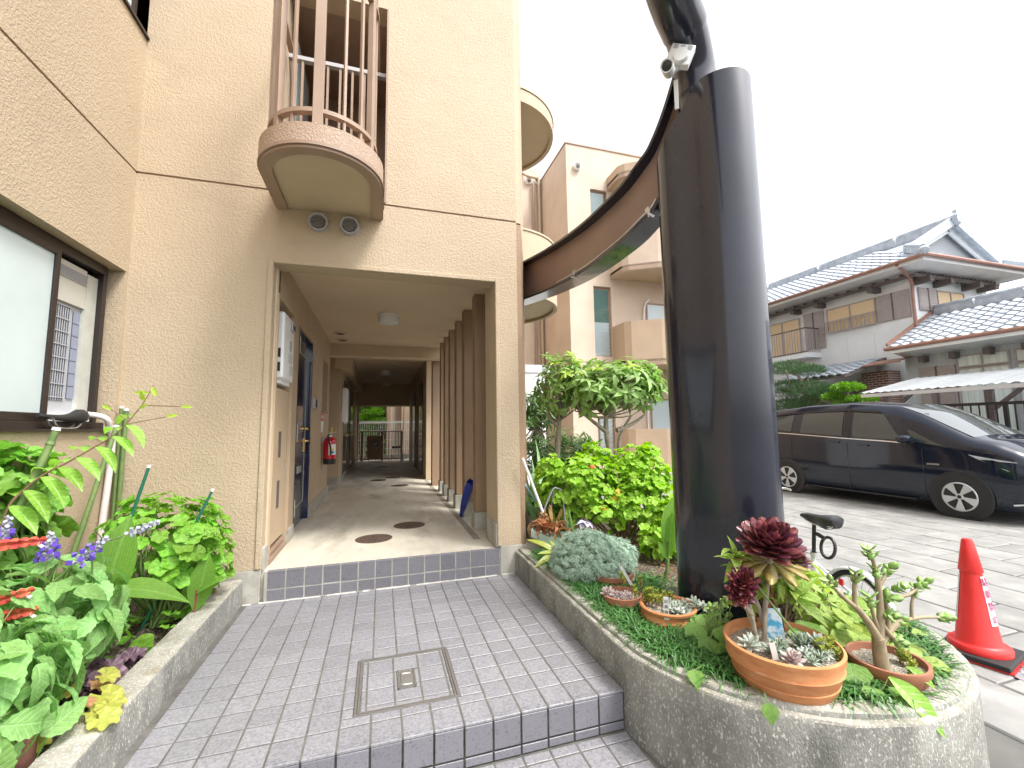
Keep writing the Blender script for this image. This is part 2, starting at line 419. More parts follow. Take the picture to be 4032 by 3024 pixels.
# left return wall with the window opening (y .2 .. 1.9, z 1.5 .. 2.84)
w = MB()
w.box(LX - T, LX, -2.4, FY, 2.84, JZ - .01)
w.box(LX - T, LX, -2.4, FY, -.21, 1.50)
w.box(LX - T, LX, -2.4, -.15, 1.50, 2.84)
wall('side_wall', w)
w = MB(); w.box(LX - T, LX, -2.4, 1.55, JZ + .01, 10.9); w.box(LX - T, LX, 1.55, FY + T, JZ + .01, 5.045); w.box(LX - T, LX, 1.55, FY + T, 6.6, 10.9)
wall('upper_side_wall', w)
wall('side_wall_joint', MB().box(LX - T, LX - .014, -2.4, FY, JZ - .01, JZ + .01), 'trim')
wall('upper_window_sill', MB().box(LX - T + .02, LX + .022, 1.0, FY - .002, 5.02, 5.044), 'darkmetal')
wall('upper_window_frame', MB().box(LX - .09, LX - .05, 1.56, 1.60, 5.06, 6.58).box(LX - .09, LX - .05, 1.77, 1.82, 5.06, 6.58), 'darkmetal')
wall('upper_window_pane', MB().box(LX - .08, LX - .07, 1.60, 1.77, 5.06, 6.58), 'frost')
# grey plinths at the foot of the front wall
w = MB(); w.box(-2.06, -.957, FY - .004, FY + T, -.02, .276); w.box(1.205, RX + .02, FY - .004, FY + T, -.02, .276)
wall('plinth', w, 'concrete', bevel=.008)
# raised border round the corridor opening
w = MB(); w.box(-1.005, -.957, FY - .014, FY, .28, 3.09); w.box(1.18, 1.222, FY - .014, FY, .28, 3.09); w.box(-.957, 1.18, FY - .014, FY, 3.042, 3.09)
wall('opening_border', w, 'wall', bevel=.006)
# flared right return wall
w = MB(); w.prism([(RX + .001, FY + .03), (1.495, FY + .045), (1.86, 2.93), (1.62, 2.98), (RX + .001, 2.2)], .0, JZ - .012)
wall('flared_wall', w, 'brown')
w = MB(); w.prism([(RX + .001, FY + .03), (1.495, FY + .045), (1.86, 2.93), (1.86, 15.4), (1.62, 15.4), (RX + .001, 2.2)], JZ + .008, 10.9)
wall('upper_right_wall', w, 'wall')
# floors, roof and the closed rooms behind
w = MB(); w.box(LX, RX, FY + T, 15.4, 3.34, 3.7); w.box(LX - 4, RX, FY + T, 15.4, 10.6, 10.8); w.box(LX - 4, LX - T, -2.4, FY, 10.6, 10.8)
wall('floor_slab', w, 'wall_smooth')
wall('rear_wall', MB().box(LX - 4, -.8, 15.2, 15.4, -.2, 10.9).box(-.8, 1.86, 15.2, 15.4, 2.36, 10.9), 'wall')
wall('far_left_wall', MB().box(LX - 4.2, LX - 4, -2.4, 15.4, -.2, 10.9), 'wall')
wall('near_left_wall', MB().box(LX - 4, LX - T, -2.6, -2.4, -.2, 10.9), 'wall')
wall('overhang_soffit', MB().box(RX, 1.845, 2.99, 15.3, 3.40, 3.74), 'soffit')
# ---- corridor
wall('alcove_ceiling', MB().box(-1.9, -1.3, 6.2, 8.3, 3.0, 3.18).box(-1.14, -.94, 2.0, 2.072, .262, 3.18), 'ceil')
wall('corridor_ceiling', MB().box(-1.3, 1.45, FY + T, 6.6, 3.18, 3.3).box(-1.3, 1.35, 6.9, 15.2, 3.18, 3.3), 'ceil')
wall('ceiling_beam', MB().box(-1.3, 1.33, 6.6, 6.9, 2.94, 3.32), 'ceil', bevel=.01)
wall('ceiling_beam', MB().box(-1.0, -.66, 7.97, 14.6, 2.86, 3.17), 'ceil')
wall('ceiling_beam', MB().box(-.95, 1.1, 14.6, 14.95, 2.36, 3.17), 'ceil')
wall('corridor_wall', MB().box(-1.14, -.94, FY + T, 2.07, .262, 3.18).box(-1.14, -.94, 2.07, 2.81, 2.76, 3.18)
     .box(-1.14, -.94, 2.81, 3.19, .262, 3.18).box(-1.14, -.94, 3.19, 4.27, 2.742, 3.18).box(-1.14, -.94, 4.27, 5.45, .262, 3.18)
     .box(-1.14, -.94, 5.45, 6.15, 2.69, 3.18).box(-1.14, -.94, 5.45, 6.15, .262, 1.81).box(-1.14, -.94, 6.15, 6.45, .262, 3.18), 'wall_smooth')
wall('corridor_wall', MB().box(-1.9, -1.14, 6.25, 6.45, .262, 3.18).box(-1.9, -1.75, 6.45, 8.0, .262, 3.18).box(-1.9, -.87, 8.0, 8.2, .262, 3.18)
     .box(-1.1, -.87, 8.2, 15.2, .262, 3.18), 'wall_smooth')
wall('corridor_wall', MB().box(1.07, 1.25, 8.1, 14.6, .262, 3.18), 'wall_smooth')
wall('corridor_wall', MB().box(1.25, 1.84, 8.1, 8.3, .0, 3.38), 'wall')
wall('skirting', MB().box(-.945, -.925, 2.82, 3.18, .262, .40).box(-.945, -.925, 4.28, 6.46, .262, .42).box(-1.14, -.925, 6.46, 6.48, .262, .42)
     .box(-1.75, -.855, 7.985, 7.999, .262, .42).box(-.869, -.852, 8.0, 15.1, .262, .40), 'concrete')
wall('jamb_plinth', MB().box(1.163, 1.25, FY + .004, 2.30, .262, .50).box(-.965, -.937, FY + .004, 2.06, .262, .46), 'concrete', bevel=.006)
wall('jamb_wall', MB().box(1.176, 1.40, FY + T, 2.35, .262, 3.18), 'wall')
# piers between corridor and garden, each on its grey foot
for i, y in enumerate((2.86, 3.62, 4.28, 4.94, 5.56, 6.12)):
    pier = wall('pier', MB().box(1.145, 1.33, y - .09, y + .09, .46, 3.20), 'brown', bevel=.006)
    build('pier_foot', MB().box(1.125, 1.345, y - .105, y + .105, .20, .459), M['concrete'], pier, bevel=.008)
wall('pier', MB().box(1.09, 1.30, 6.95, 7.2, .262, 3.2), 'brown')
# recess with the water heater, meter cupboard
wall('heater_recess', MB().box(-1.13, -1.10, 2.07, 2.81, .262, 2.76), 'wall_smooth')
cup = wall('meter_cupboard_door', MB().box(-1.0, -.955, 2.09, 2.785, .40, 1.90), 'wall_smooth', bevel=.004)
for z0, z1 in ((.71, .98), (1.21, 1.47)):
    build('vent_slot', MB().box(-.956, -.952, 2.375, 2.475, z0, z1), M['void'], cup)
for y, z in ((2.12, .65), (2.12, 1.62)): build('hinge', MB().tube([(-.95, y, z - .05), (-.95, y, z + .05)], .009, 8), M['white'], cup, smooth=True)
build('handle', MB().box(-.956, -.945, 2.73, 2.75, 1.0, 1.12), M['alu'], cup)
wall('recess_border', MB().box(-.94, -.928, 2.035, 2.068, .40, 2.80).box(-.94, -.928, 2.812, 2.845, .40, 2.80).box(-.94, -.928, 2.068, 2.812, 2.762, 2.80), 'wall_smooth')
wall('cupboard_sill', MB().box(-1.02, -.93, 2.075, 2.805, .262, .31).box(-1.02, -.945, 2.09, 2.79, .33, .36), 'trim')
# blue front door
navy = mat('navy_door_paint', (.006, .010, .045), (.008, .014, .06), 2, .16, coat=.5, bump=.04, bscale=25)
door = wall('front_door', MB().box(-1.03, -.985, 3.24, 4.225, .275, 2.70), None or 'void')
door.data.materials.clear(); door.data.materials.append(navy)
build('door_frame', MB().box(-1.12, -.935, 3.195, 3.24, .262, 2.74).box(-1.12, -.935, 4.225, 4.268, .262, 2.74).box(-1.12, -.935, 3.24, 4.225, 2.70, 2.74), navy, door)
bead = mat('pale_door_bead', (.30, .33, .28), None, rough=.4)
mb = MB()
for y0, y1, z0, z1 in ((3.38, 4.09, .52, .535), (3.38, 4.09, 2.46, 2.475), (3.38, 3.392, .535, 2.46), (4.078, 4.09, .535, 2.46)):
    mb.box(-.985, -.978, y0, y1, z0, z1)
build('panel_bead', mb, bead, door)
mb = MB(); mb.box(-.985, -.972, 4.06, 4.12, 1.18, 1.37); mb.tube([(-.97, 4.09, 1.33), (-.93, 4.09, 1.33), (-.925, 3.93, 1.335)], .013, 8); mb.tube([(-.98, 4.09, 1.5), (-.94, 4.09, 1.5)], .03, 14)
build('handle', mb, M['brass'], door, smooth=True)
mint = mat('pale_green_hinge', (.36, .45, .38), None, rough=.4)
for z in (.56, 1.45, 2.52): build('hinge', MB().tube([(-.945, 3.245, z - .1), (-.945, 3.245, z + .1)], .016, 8), mint, door, smooth=True)
build('letter_flap', MB().box(-.985, -.974, 3.62, 3.86, .93, 1.02), M['steel'], door, bevel=.004)
build('peephole', MB().tube([(-.985, 3.73, 1.75), (-.972, 3.73, 1.75)], .012, 12), M['brass'], door)
# recessed window past the door
wn_ = wall('corridor_window', MB().box(-1.13, -1.08, 5.45, 6.15, 1.81, 2.69), 'trim')
build('window_sill', MB().box(-1.12, -.92, 5.40, 6.19, 1.775, 1.808), M['trim'], wn_)
build('pane', MB().box(-1.08, -1.075, 5.51, 6.09, 1.87, 2.63), M['void'], wn_)
# doors and boxes deep in the corridor, in the shade
for y in (8.9, 11.3):
    d = wall('front_door', MB().box(-.872, -.855, y, y + 1.0, .275, 2.70), 'void'); d.data.materials.clear(); d.data.materials.append(navy)
    build('handle', MB().tube([(-.855, y + .85, 1.33), (-.80, y + .85, 1.33), (-.80, y + .72, 1.33)], .014, 8), M['brass'], d, smooth=True)
for y in (9.0, 11.6):
    d = wall('front_door', MB().box(1.055, 1.072, y, y + 1.0, .275, 2.70), 'void'); d.data.materials.clear(); d.data.materials.append(navy)
    build('handle', MB().tube([(1.055, y + .15, 1.33), (1.0, y + .15, 1.33), (1.0, y + .28, 1.33)], .014, 8), M['brass'], d, smooth=True)
wall('meter_cupboard_door', MB().box(-.872, -.855, 8.3, 8.8, .45, 1.9), 'wall_smooth')
# ---- left window
win = wall('window', MB().box(-2.24, -2.16, .1, .16, 1.53, 2.79), 'darkmetal')
mb = MB()
mb.box(-2.22, -2.15, -.15, 1.80, 2.765, 2.835); mb.box(-2.22, -2.13, -.15, 1.86, 1.50, 1.565); mb.box(-2.22, -2.15, 1.755, 1.80, 1.565, 2.765); mb.box(-2.22, -2.15, -.15, -.1, 1.565, 2.765)
build('window_frame', mb, M['darkmetal'], win, bevel=.004)
build('window_sill', MB().box(-2.14, -2.03, -.15, FY, 1.495, 1.512), M['darkmetal'], win)
mb = MB(); mb.box(-2.175, -2.14, 1.205, 1.25, 1.566, 2.764); mb.box(-2.175, -2.14, .05, .095, 1.566, 2.764); mb.box(-2.175, -2.14, .095, 1.205, 2.72, 2.764); mb.box(-2.175, -2.14, .095, 1.205, 1.566, 1.62)
build('sliding_sash', mb, M['darkmetal'], win, bevel=.003)
build('pane', MB().box(-2.162, -2.155, .095, 1.205, 1.62, 2.72), M['frost'], win)
build('room', MB().box(-2.75, -2.74, -.2, 2.4, 1.2, 3.0).box(-2.74, -2.28, 1.95, 2.0, 1.2, 3.0).box(-2.74, -2.24, -.3, -.2, 1.2, 3.0).box(-2.74, -2.23, -.2, 1.95, 2.95, 3.0).box(-2.74, -2.23, -.2, 1.95, 1.2, 1.25), M['void'], win)
build('window_reveal', MB().box(-2.28, -2.062, 1.86, FY + .02, 1.5, 2.84), M['wall'], win)
# ---- curved balcony over the corridor
bc = (-.475, 1.32); br = .485
def dshape(r, yb): return [(bc[0] - r, yb)] + arc(bc, r, math.pi, 2 * math.pi, 24) + [(bc[0] + r, yb)]
bal = wall('balcony', MB().prism(dshape(br, FY), 3.615, 3.77), 'fascia', smooth=True)
def dring(r0, r1, z0, z1, yb):
    a = dshape(r0, yb); b = dshape(r1, yb); n = len(a); mb = MB()
    mb.add([(*p, z0) for p in a] + [(*p, z0) for p in b] + [(*p, z1) for p in a] + [(*p, z1) for p in b],
           [f for i in range(n - 1) for f in ((i, i + 1, n + i + 1, n + i), (2 * n + i, 3 * n + i, 3 * n + i + 1, 2 * n + i + 1), (i, 2 * n + i, 2 * n + i + 1, i + 1), (n + i, n + i + 1, 3 * n + i + 1, 3 * n + i))])
    return mb
build('slab_rim', dring(br - .012, br - .105, 3.575, 3.6148, FY), M['trim'], bal, smooth=True)
build('drip_edge', dring(br + .004, br - .012, 3.598, 3.625, FY), M['trim'], bal, smooth=True)
build('soffit_panel', MB().prism(dshape(br - .107, FY), 3.596, 3.6145), M['soffit'], bal)
for z in (3.90, 5.20): build('rail', dring(br - .055, br - .105, z, z + .035, FY), M['trim'], bal, smooth=True)
for k, a in enumerate((182, 203, 222, 243, 270, 297, 318, 337, 358)):
    wide = k in (0, 2, 4, 7)
    wd = .075 if k == 4 else (.05 if wide else .022)
    x = bc[0] + (br - .08) * math.cos(R(a)); y = bc[1] + (br - .08) * math.sin(R(a))
    m = Matrix.Translation((x, y, 4.75)) @ Matrix.Rotation(R(a), 4, 'Z')
    build('baluster', MB().obox(m, .05 if wide else .028, wd, 1.98), M['trim'], bal, bevel=.003)
# dark recess behind the balcony with its own low rail
rec = wall('balcony_recess', MB().box(-.93, .022, 3.4, 3.45, 3.72, 6.1).box(-1.0, -.93, FY + T, 3.4, 3.72, 6.1).box(.022, .09, FY + T, 3.4, 3.72, 6.1).box(-.93, .022, FY + T, 3.4, 5.95, 6.0).box(-.93, .022, FY, 3.4, 3.70, 3.735), 'trim')
build('recess_window', MB().box(-.93, -.90, 2.3, 3.0, 4.0, 5.7), M['frost'], rec)
mb = MB(); mb.box(-.93, .022, 2.02, 2.075, 5.26, 5.30); mb.box(-.93, .022, 2.02, 2.06, 3.86, 3.89)
build('inner_rail', mb, mat('grey_rail_paint', (.42, .41, .42), None, rough=.5), rec)
for x in (-.80, -.68, -.56, -.44, -.32, -.2, -.08): build('inner_baluster', MB().box(x - .011, x + .011, 2.03, 2.055, 3.89, 5.26), M['trim'], rec)
build('jamb_edge', MB().box(.022, .04, FY - .012, FY + .02, 3.77, 5.95), M['trim'], rec)
# paired vent caps below the balcony
for x in (-.585, -.30):
    v = wall('vent_cap', MB().lathe([(.0, .02), (.062, .02), (.07, .045), (.088, .05), (.088, 0)], (x, FY, 3.475), 28, axis=Matrix.Rotation(R(90), 3, 'X')), 'greyplastic', smooth=True)
    mb = MB()
    for k in range(-4, 5):
        h = math.sqrt(max(.062 ** 2 - (k * .0135) ** 2, 0)); mb.box(x - h, x + h, FY - .05, FY - .036, 3.475 + k * .0135 - .0022, 3.475 + k * .0135 + .0022)
    build('louvre', mb, M['alu'], v)
    build('vent_dark_disc', MB().disc((x, FY - .024, 3.475), .0615, 24, axis=Matrix.Rotation(R(90), 3, 'X')), M['blackplastic'], v)  # black disc stands in for the unlit inside of the cap
# round balconies along the garden side
for zb, zt in ((3.30, 4.22), (6.16, 6.36)):
    cx, cy, r = 1.72, 3.95, .98
    ob = wall('round_balcony', MB().lathe([(0, zb + .05), (r - .06, zb + .05), (r - .06, zb), (r, zb), (r, zt), (r - .12, zt), (r - .12, zb + .16), (0, zb + .16)], (cx, cy, 0), 56), 'wall', smooth=True)
    build('soffit_panel', MB().disc((cx, cy, zb + .046), r - .062, 56), M['soffit'], ob)
    build('coping', MB().lathe([(r + .012, zt), (r + .012, zt + .03), (r - .13, zt + .03), (r - .13, zt)], (cx, cy, 0), 56), M['wall_smooth'], ob, smooth=True)

# ---------------------------------------------------------------- rear wing across the court
WG = thing('apartment_wing', (7.5, 10.5, -.1), 'rear tan wing with narrow louvred windows and curved balconies behind the black column', 'building')
def wg(name, mb, m='wall_far', **k): return build(name, mb, M[m], WG, **k)
M['wall_far'] = mat('wing_render', (.55, .445, .35), (.60, .49, .39), 1.2, .75, bump=.5, bscale=60, bdist=.006, stain=(.49, .395, .305), stain_scale=.7)
M['brown_far'] = mat('wing_parapet_render', (.44, .325, .225), (.48, .36, .25), 1.2, .75, bump=.4, bscale=60, bdist=.005)
WY = 10.5
w = MB()
wins = [(6.98, 7.60, 8.05, 9.86), (7.0, 7.65, 3.84, 6.31), (7.09, 7.64, .30, 1.80)]
# wall in pieces round the slots
w.box(6.08, 6.98, WY, WY + .3, -.1, 11.4); w.box(7.66, 11.9, WY, WY + .3, -.1, 11.4)
zs = [(-.1, .30), (1.80, 3.84), (6.31, 8.05), (9.86, 11.4)]
for a, b in zs: w.box(6.98, 7.66, WY, WY + .3, a, b)
wg('front_wall', w)
wg('return_wall', MB().box(6.08, 6.3, WY + .3, 13.0, -.1, 11.4), 'wall_far')
wg('back_wall', MB().box(1.2, 6.08, 13.0, 13.2, -.1, 11.9).box(1.862, 2.0, 8, 13.0, -.1, 11.9), 'wall_far')
wg('roof', MB().box(6.3, 11.9, WY + .3, 16, 11.2, 11.38), 'trim')
wg('coping', MB().box(6.05, 11.9, WY - .03, WY + .32, 11.4, 11.44).box(6.05, 6.32, WY + .32, 13.0, 11.4, 11.44), 'trim')
wg('floor_joint', MB().box(6.075, 7.7, WY - .004, WY + .01, 3.62, 3.645), 'trim')
for x0, x1, z0, z1 in wins:
    f = wg('louvre_window', MB().box(x0, x0 + .035, WY + .12, WY + .17, z0, z1).box(x1 - .05, x1, WY + .12, WY + .17, z0, z1).box(x0 + .035, x1 - .05, WY + .12, WY + .17, z1 - .09, z1).box(x0 + .035, x1 - .05, WY + .12, WY + .17, z0, z0 + .04), 'trim')
    n = int((z1 - z0 - .13) / .125); sh_ = (z1 - z0 - .13) / n
    gl = mat('louvre_glass', (.50, .60, .63), None, rough=.15, spec=.6) if 'lg' not in M else M['lg']; M['lg'] = gl
    M.setdefault('lgd', mat('clear_louvre_glass', (.12, .22, .20), None, rough=.1, spec=.6))
    for k in range(n):
        z = z0 + .04 + sh_ * (k + .5)
        m = Matrix.Translation(((x0 + x1) / 2 - .007, WY + .12, z)) @ Matrix.Rotation(R(22), 4, 'X')
        clear = (z0 > 3 and z0 < 5 and z > 5.05)
        build('slat', MB().obox(m, x1 - x0 - .09, .008, sh_ * 1.05), M['lgd' if clear else 'lg'], f)
    build('dark_room', MB().box(x0 - .1, x1 + .1, WY + .6, WY + .62, z0 - .1, z1 + .1), M['void'], f)
    build('curtain', MB().add([(x0 + .02 + (x1 - x0 - .04) * i / 24, WY + .3 + .02 * (i % 2), z) for z in (z0, z1) for i in range(25)], [(i, i + 1, 26 + i, 25 + i) for i in range(24)]), M['lg'], f)
for x, z, yy in ((6.47, 10.56, WY), (5.55, 11.33, 13.0), (5.95, 11.38, 13.0)):
    v = wg('vent_cap', MB().lathe([(.0, .05), (.07, .05), (.12, .12), (.14, .10), (.14, 0)], (x, yy, z), 20, axis=Matrix.Rotation(R(90), 3, 'X')), 'white', smooth=True)
    build('vent_dark_disc', MB().disc((x + .015, yy - .105, z - .03), .075, 16, axis=Matrix.Rotation(R(90), 3, 'X')), M['void'], v)  # dark disc drawn for the unlit mouth of the cap
# curved balconies: polygon in plan with a short dark flank
def balpoly(o): return [(7.66 - o, WY + .0), (7.66 - o, WY - .75 - o * .3), (7.80 - o * .5, WY - .95 - o), (8.6, WY - 1.45 - o), (9.7, WY - 1.85 - o), (11.2, WY - 2.0 - o), (11.7, WY - 1.98 - o), (11.7, WY)]
for zb, zt, m in ((-.05, 1.36, 'brown_far'), (3.42, 4.88, 'brown_far'), (6.62, 8.1, 'wall_far'), (9.9, 10.35, 'brown_far')):
    bb = wg('balcony', MB().prism(balpoly(0), zb, zb + .18), 'soffit')
    po = balpoly(0); pi_ = [(7.80, WY), (7.80, WY - .7), (7.92, WY - .83), (8.65, WY - 1.30), (9.72, WY - 1.70), (11.2, WY - 1.86), (11.6, WY - 1.84), (11.6, WY)]
    n = len(po); mb = MB()
    z0 = zb - .015
    mb.add([(*p, z0) for p in po] + [(*p, z0) for p in pi_] + [(*p, zt) for p in po] + [(*p, zt) for p in pi_],
           [f for i in range(n - 1) for f in ((i, i + 1, n + i + 1, n + i), (2 * n + i, 3 * n + i, 3 * n + i + 1, 2 * n + i + 1), (i, 2 * n + i, 2 * n + i + 1, i + 1), (n + i, n + i + 1, 3 * n + i + 1, 3 * n + i))])
    build('parapet', mb, M[m], bb)
    if zb > 3:
        lip = [(x - .012, y - .012) for x, y in po]
        mb = MB(); mb.add([(*p, zb - .02) for p in lip] + [(*p, zb + .1) for p in lip], [(i, i + 1, n + i + 1, n + i) for i in range(n - 1)] )
        build('slab_band', mb, M['fascia'], bb)
# glazed balcony doors seen past the column, with pale cable conduits
for z0 in (.2, 3.65, 6.9):
    dd = wg('balcony_door', MB().box(9.05, 9.10, WY - .03, WY + .02, z0, z0 + 2.2).box(10.9, 10.95, WY - .03, WY + .02, z0, z0 + 2.2).box(9.10, 10.9, WY - .03, WY + .02, z0 + 2.14, z0 + 2.2), 'trim')
    build('pane', MB().box(9.10, 10.9, WY - .015, WY - .005, z0, z0 + 2.14), M['lg'], dd)
    wg('conduit', MB().tube(smoothpath([(8.9, WY - .05, z0), (8.9, WY - .05, z0 + 1.5), (8.97, WY - .08, z0 + 2.1), (9.15, WY - .08, z0 + 2.3)]), .03, 8), 'white', smooth=True)
# down-pipes in the recess
wg('down_pipe', MB().tube(smoothpath([(2.6, 5.0, 6.75), (3.4, 8.5, 9.0), (4.9, 12.75, 11.7), (5.4, 12.85, 11.5), (6.45 - .5, 12.85, 11.45)], 3), .055, 10).tube([(5.95, 12.85, 11.5), (5.98, 12.85, -.1)], .06, 10), 'wall_smooth', smooth=True)
wg('down_pipe', MB().tube([(5.72, 12.88, 11.2), (5.74, 12.88, -.1)], .05, 10), 'trim', smooth=True)
# ---------------------------------------------------------------- ground, walkway and planters
def sweep(name, path, prof, mats, mi, jit=.0, seed=1, **k):
    """Sweep profile (outward offset, z) along a plan path; mi gives the material of each profile edge."""
    rr = random.Random(seed); n = len(path); m = len(prof); vs = []
    for i, p in enumerate(path):
        a = Vector(path[max(i - 1, 0)]); b = Vector(path[min(i + 1, n - 1)]); d = (b - a).normalized(); nn = Vector((-d.y, d.x)) * -1
        for o, z in prof:
            j = rr.uniform(-jit, jit); vs.append((p[0] + nn.x * (o + j), p[1] + nn.y * (o + j), z + rr.uniform(-jit, jit) * .7))
    mb = MB(); fs = []; ms = []
    for i in range(n - 1):
        for q in range(m - 1):
            fs.append((i * m + q, i * m + q + 1, (i + 1) * m + q + 1, (i + 1) * m + q)); ms.append(mi[q])
    mb.add(vs, fs); mb.m = ms
    mb.add([], [])
    e0 = tuple(range(m)); e1 = tuple(range((n - 1) * m, n * m)); mb.f += [e0, e1[::-1]]; mb.m += [mi[-1]] * 2
    return build(name, mb, mats, smooth=True, angle=50, **k)
g = build('parking_ground', MB().add([(-150, -150, -.222), (200, -150, -.222), (200, 200, -.222), (-150, 200, -.222)], [(0, 1, 2, 3)]), M['ground'], kind='structure')
def chamfer_tile(sx, sy, h=.012, c=.0022):
    mb = MB(); a, b = sx / 2, sy / 2
    q = lambda x, y, z: [(-x, -y, z), (x, -y, z), (x, y, z), (-x, y, z)]
    mb.add(q(a, b, -h) + q(a, b, -c) + q(a - c, b - c, 0), [(4, 5, 1, 0)[::-1], (5, 6, 2, 1)[::-1], (6, 7, 3, 2)[::-1], (7, 4, 0, 3)[::-1],
        (8, 9, 5, 4)[::-1], (9, 10, 6, 5)[::-1], (10, 11, 7, 6)[::-1], (11, 8, 4, 7)[::-1], (8, 9, 10, 11)])
    return mb
_tc = {}
def tilemesh(sx, sy, m='tile', rib=False):
    key = (round(sx, 4), round(sy, 4), m, rib)
    if key not in _tc:
        mb = chamfer_tile(sx, sy)
        if rib:
            for yy in (-.045, -.03): mb.box(-sx / 2 + .006, sx / 2 - .006, -sy / 2 + .012 + (yy + .045), -sy / 2 + .020 + (yy + .045), -.001, .0022)
        _tc[key] = rawmesh('tile', mb, M[m])
    return _tc[key]
G = .005   # half joint
trnd = random.Random(3)
def put_tile(parent, x0, x1, y0, y1, z, m='tile', rib=False, rot=None):
    if x1 - x0 < .014 or y1 - y0 < .014: return
    me = tilemesh(x1 - x0 - 2 * G, y1 - y0 - 2 * G, m, rib)
    mt = Matrix.Translation(((x0 + x1) / 2, (y0 + y1) / 2, z + trnd.uniform(-.0012, .0003))) @ Matrix.Rotation(trnd.uniform(-.004, .004), 4, 'X') @ Matrix.Rotation(trnd.uniform(-.004, .004), 4, 'Y')
    piece('tile', me, parent, mt)
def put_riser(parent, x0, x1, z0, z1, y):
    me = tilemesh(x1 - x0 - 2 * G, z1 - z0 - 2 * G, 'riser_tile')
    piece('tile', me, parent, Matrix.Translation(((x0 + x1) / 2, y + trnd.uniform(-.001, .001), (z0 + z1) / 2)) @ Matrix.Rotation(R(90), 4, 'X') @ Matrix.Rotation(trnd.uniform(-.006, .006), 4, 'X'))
walk = build('walkway', MB().box(-1.10, 1.40, -.158, 1.895, -.25, -.0032), M['grout'], kind='structure', loc=(0, .8, -.25))
CV = (-.087, .470, .070, .634)   # service cover opening
def minus(r, c):
    x0, x1, y0, y1 = r; a0, a1, b0, b1 = c
    if x1 <= a0 or x0 >= a1 or y1 <= b0 or y0 >= b1: return [r]
    out = []
    if y0 < b0: out.append((x0, x1, y0, b0))
    if y1 > b1: out.append((x0, x1, b1, y1))
    m0, m1 = max(y0, b0), min(y1, b1)
    if x0 < a0: out.append((x0, a0, m0, m1))
    if x1 > a1: out.append((a1, x1, m0, m1))
    return out
for c in range(-7, 9):
    x0 = c * .15; x1 = x0 + .15
    if c == 8: x1 = 1.362
    for r in range(-1, 13):
        y0 = r * .15; y1 = y0 + .15
        if r == -1: y0 = -.168
        if r == 12: y1 = 1.888
        for q in minus((x0, x1, y0, y1), CV):
            put_tile(walk, *q, 0, rib=(r == -1))
low = build('lower_walkway', MB().box(-1.10, 1.37, -3.2, -.150, -.30, -.2122), M['grout'], kind='structure', loc=(0, -1, -.3))
for c in range(-7, 9):
    x0 = c * .15; x1 = x0 + .15 if c < 8 else 1.36
    put_tile(low, x0, x1, -.235, -.168, -.209)
    for r in range(1, 12): put_tile(low, x0, x1, -.235 - .15 * r, -.235 - .15 * (r - 1), -.209)
st = build('walkway_step', MB().box(-1.09, 1.362, -.158, -.148, -.21, -.014), M['grout_dark'], kind='structure')
for c in range(-7, 9):
    x0 = c * .15; x1 = x0 + .15 if c < 8 else 1.358
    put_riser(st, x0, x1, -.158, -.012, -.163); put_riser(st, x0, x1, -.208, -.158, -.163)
es = build('entrance_step', MB().box(-.925, 1.203, 1.886, 1.93, -.02, .250), M['grout_pale'], kind='structure')
for i in range(14):
    x0 = -.905 + .1503 * i; x1 = x0 + .1503
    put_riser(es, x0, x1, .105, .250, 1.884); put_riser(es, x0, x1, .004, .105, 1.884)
    put_tile(es, x0, x1, 1.878, 1.935, .258, m='riser_tile')
mb = MB()
for i in range(40):
    x = -1.08 + i * 2.42 / 40
    if trnd.random() < .8: mb.box(x, x + .062, 1.872 + trnd.uniform(-.003, .004), 1.884, -.002, .004 + trnd.uniform(0, .006))
build('mortar_line', mb, M['white_mortar'], es, kind='stuff')
cf = build('corridor_floor', MB().box(-1.9, 1.9, 1.925, 15.6, -.2, .2575), M['corridor_floor'], kind='structure')
build('floor_gutter', MB().box(1.02, 1.10, 2.32, 8.0, .255, .2585), mat('stained_gutter_concrete', (.22, .19, .15), (.33, .30, .25), 4, .8, world_co=True), cf)
# service cover
cv = thing('service_cover', (.19, .35, 0), 'square tiled access cover with metal rim and sunken pull handle', 'access cover')
mb = MB()
for o, w, z in ((0, .012, .003), (.017, .009, .002)):
    x0, x1, y0, y1 = CV[0] + o, CV[1] - o, CV[2] + o, CV[3] - o
    mb.box(x0, x1, y0, y0 + w, -.02, z).box(x0, x1, y1 - w, y1, -.02, z).box(x0, x0 + w, y0 + w, y1 - w, -.02, z).box(x1 - w, x1, y0 + w, y1 - w, -.02, z)
build('frame', mb, M['steel'], cv)
build('frame_gap', MB().box(CV[0], CV[1], CV[2], CV[3], -.03, -.0045), M['grout_dark'], cv)
HB = (.143, .243, .243, .443)
xs = [CV[0] + .028, -.028, .122, .272, .422, CV[1] - .028]; ys = [CV[2] + .028, .135, .285, .435, .585, CV[3] - .028]
for i in range(5):
    for j in range(5):
        for q in minus((xs[i], xs[i + 1], ys[j], ys[j + 1]), HB): put_tile(cv, *q, 0)
hb = build('handle_pocket', MB().box(HB[0], HB[1], HB[2], HB[3], -.028, -.012), M['darkmetal'], cv)
build('pocket_rim', MB().box(HB[0], HB[1], HB[2], HB[2] + .006, -.02, .001).box(HB[0], HB[1], HB[3] - .006, HB[3], -.02, .001).box(HB[0], HB[0] + .006, HB[2], HB[3], -.02, .001).box(HB[1] - .006, HB[1], HB[2], HB[3], -.02, .001), M['steel'], hb)
build('pull_handle', MB().tube(smoothpath([(.222, .40, -.006), (.18, .403, -.004), (.168, .39, -.004), (.168, .345, -.003), (.168, .30, -.004), (.18, .288, -.004), (.225, .285, -.006)], 4), .0065, 8), M['steel'], hb, smooth=True)
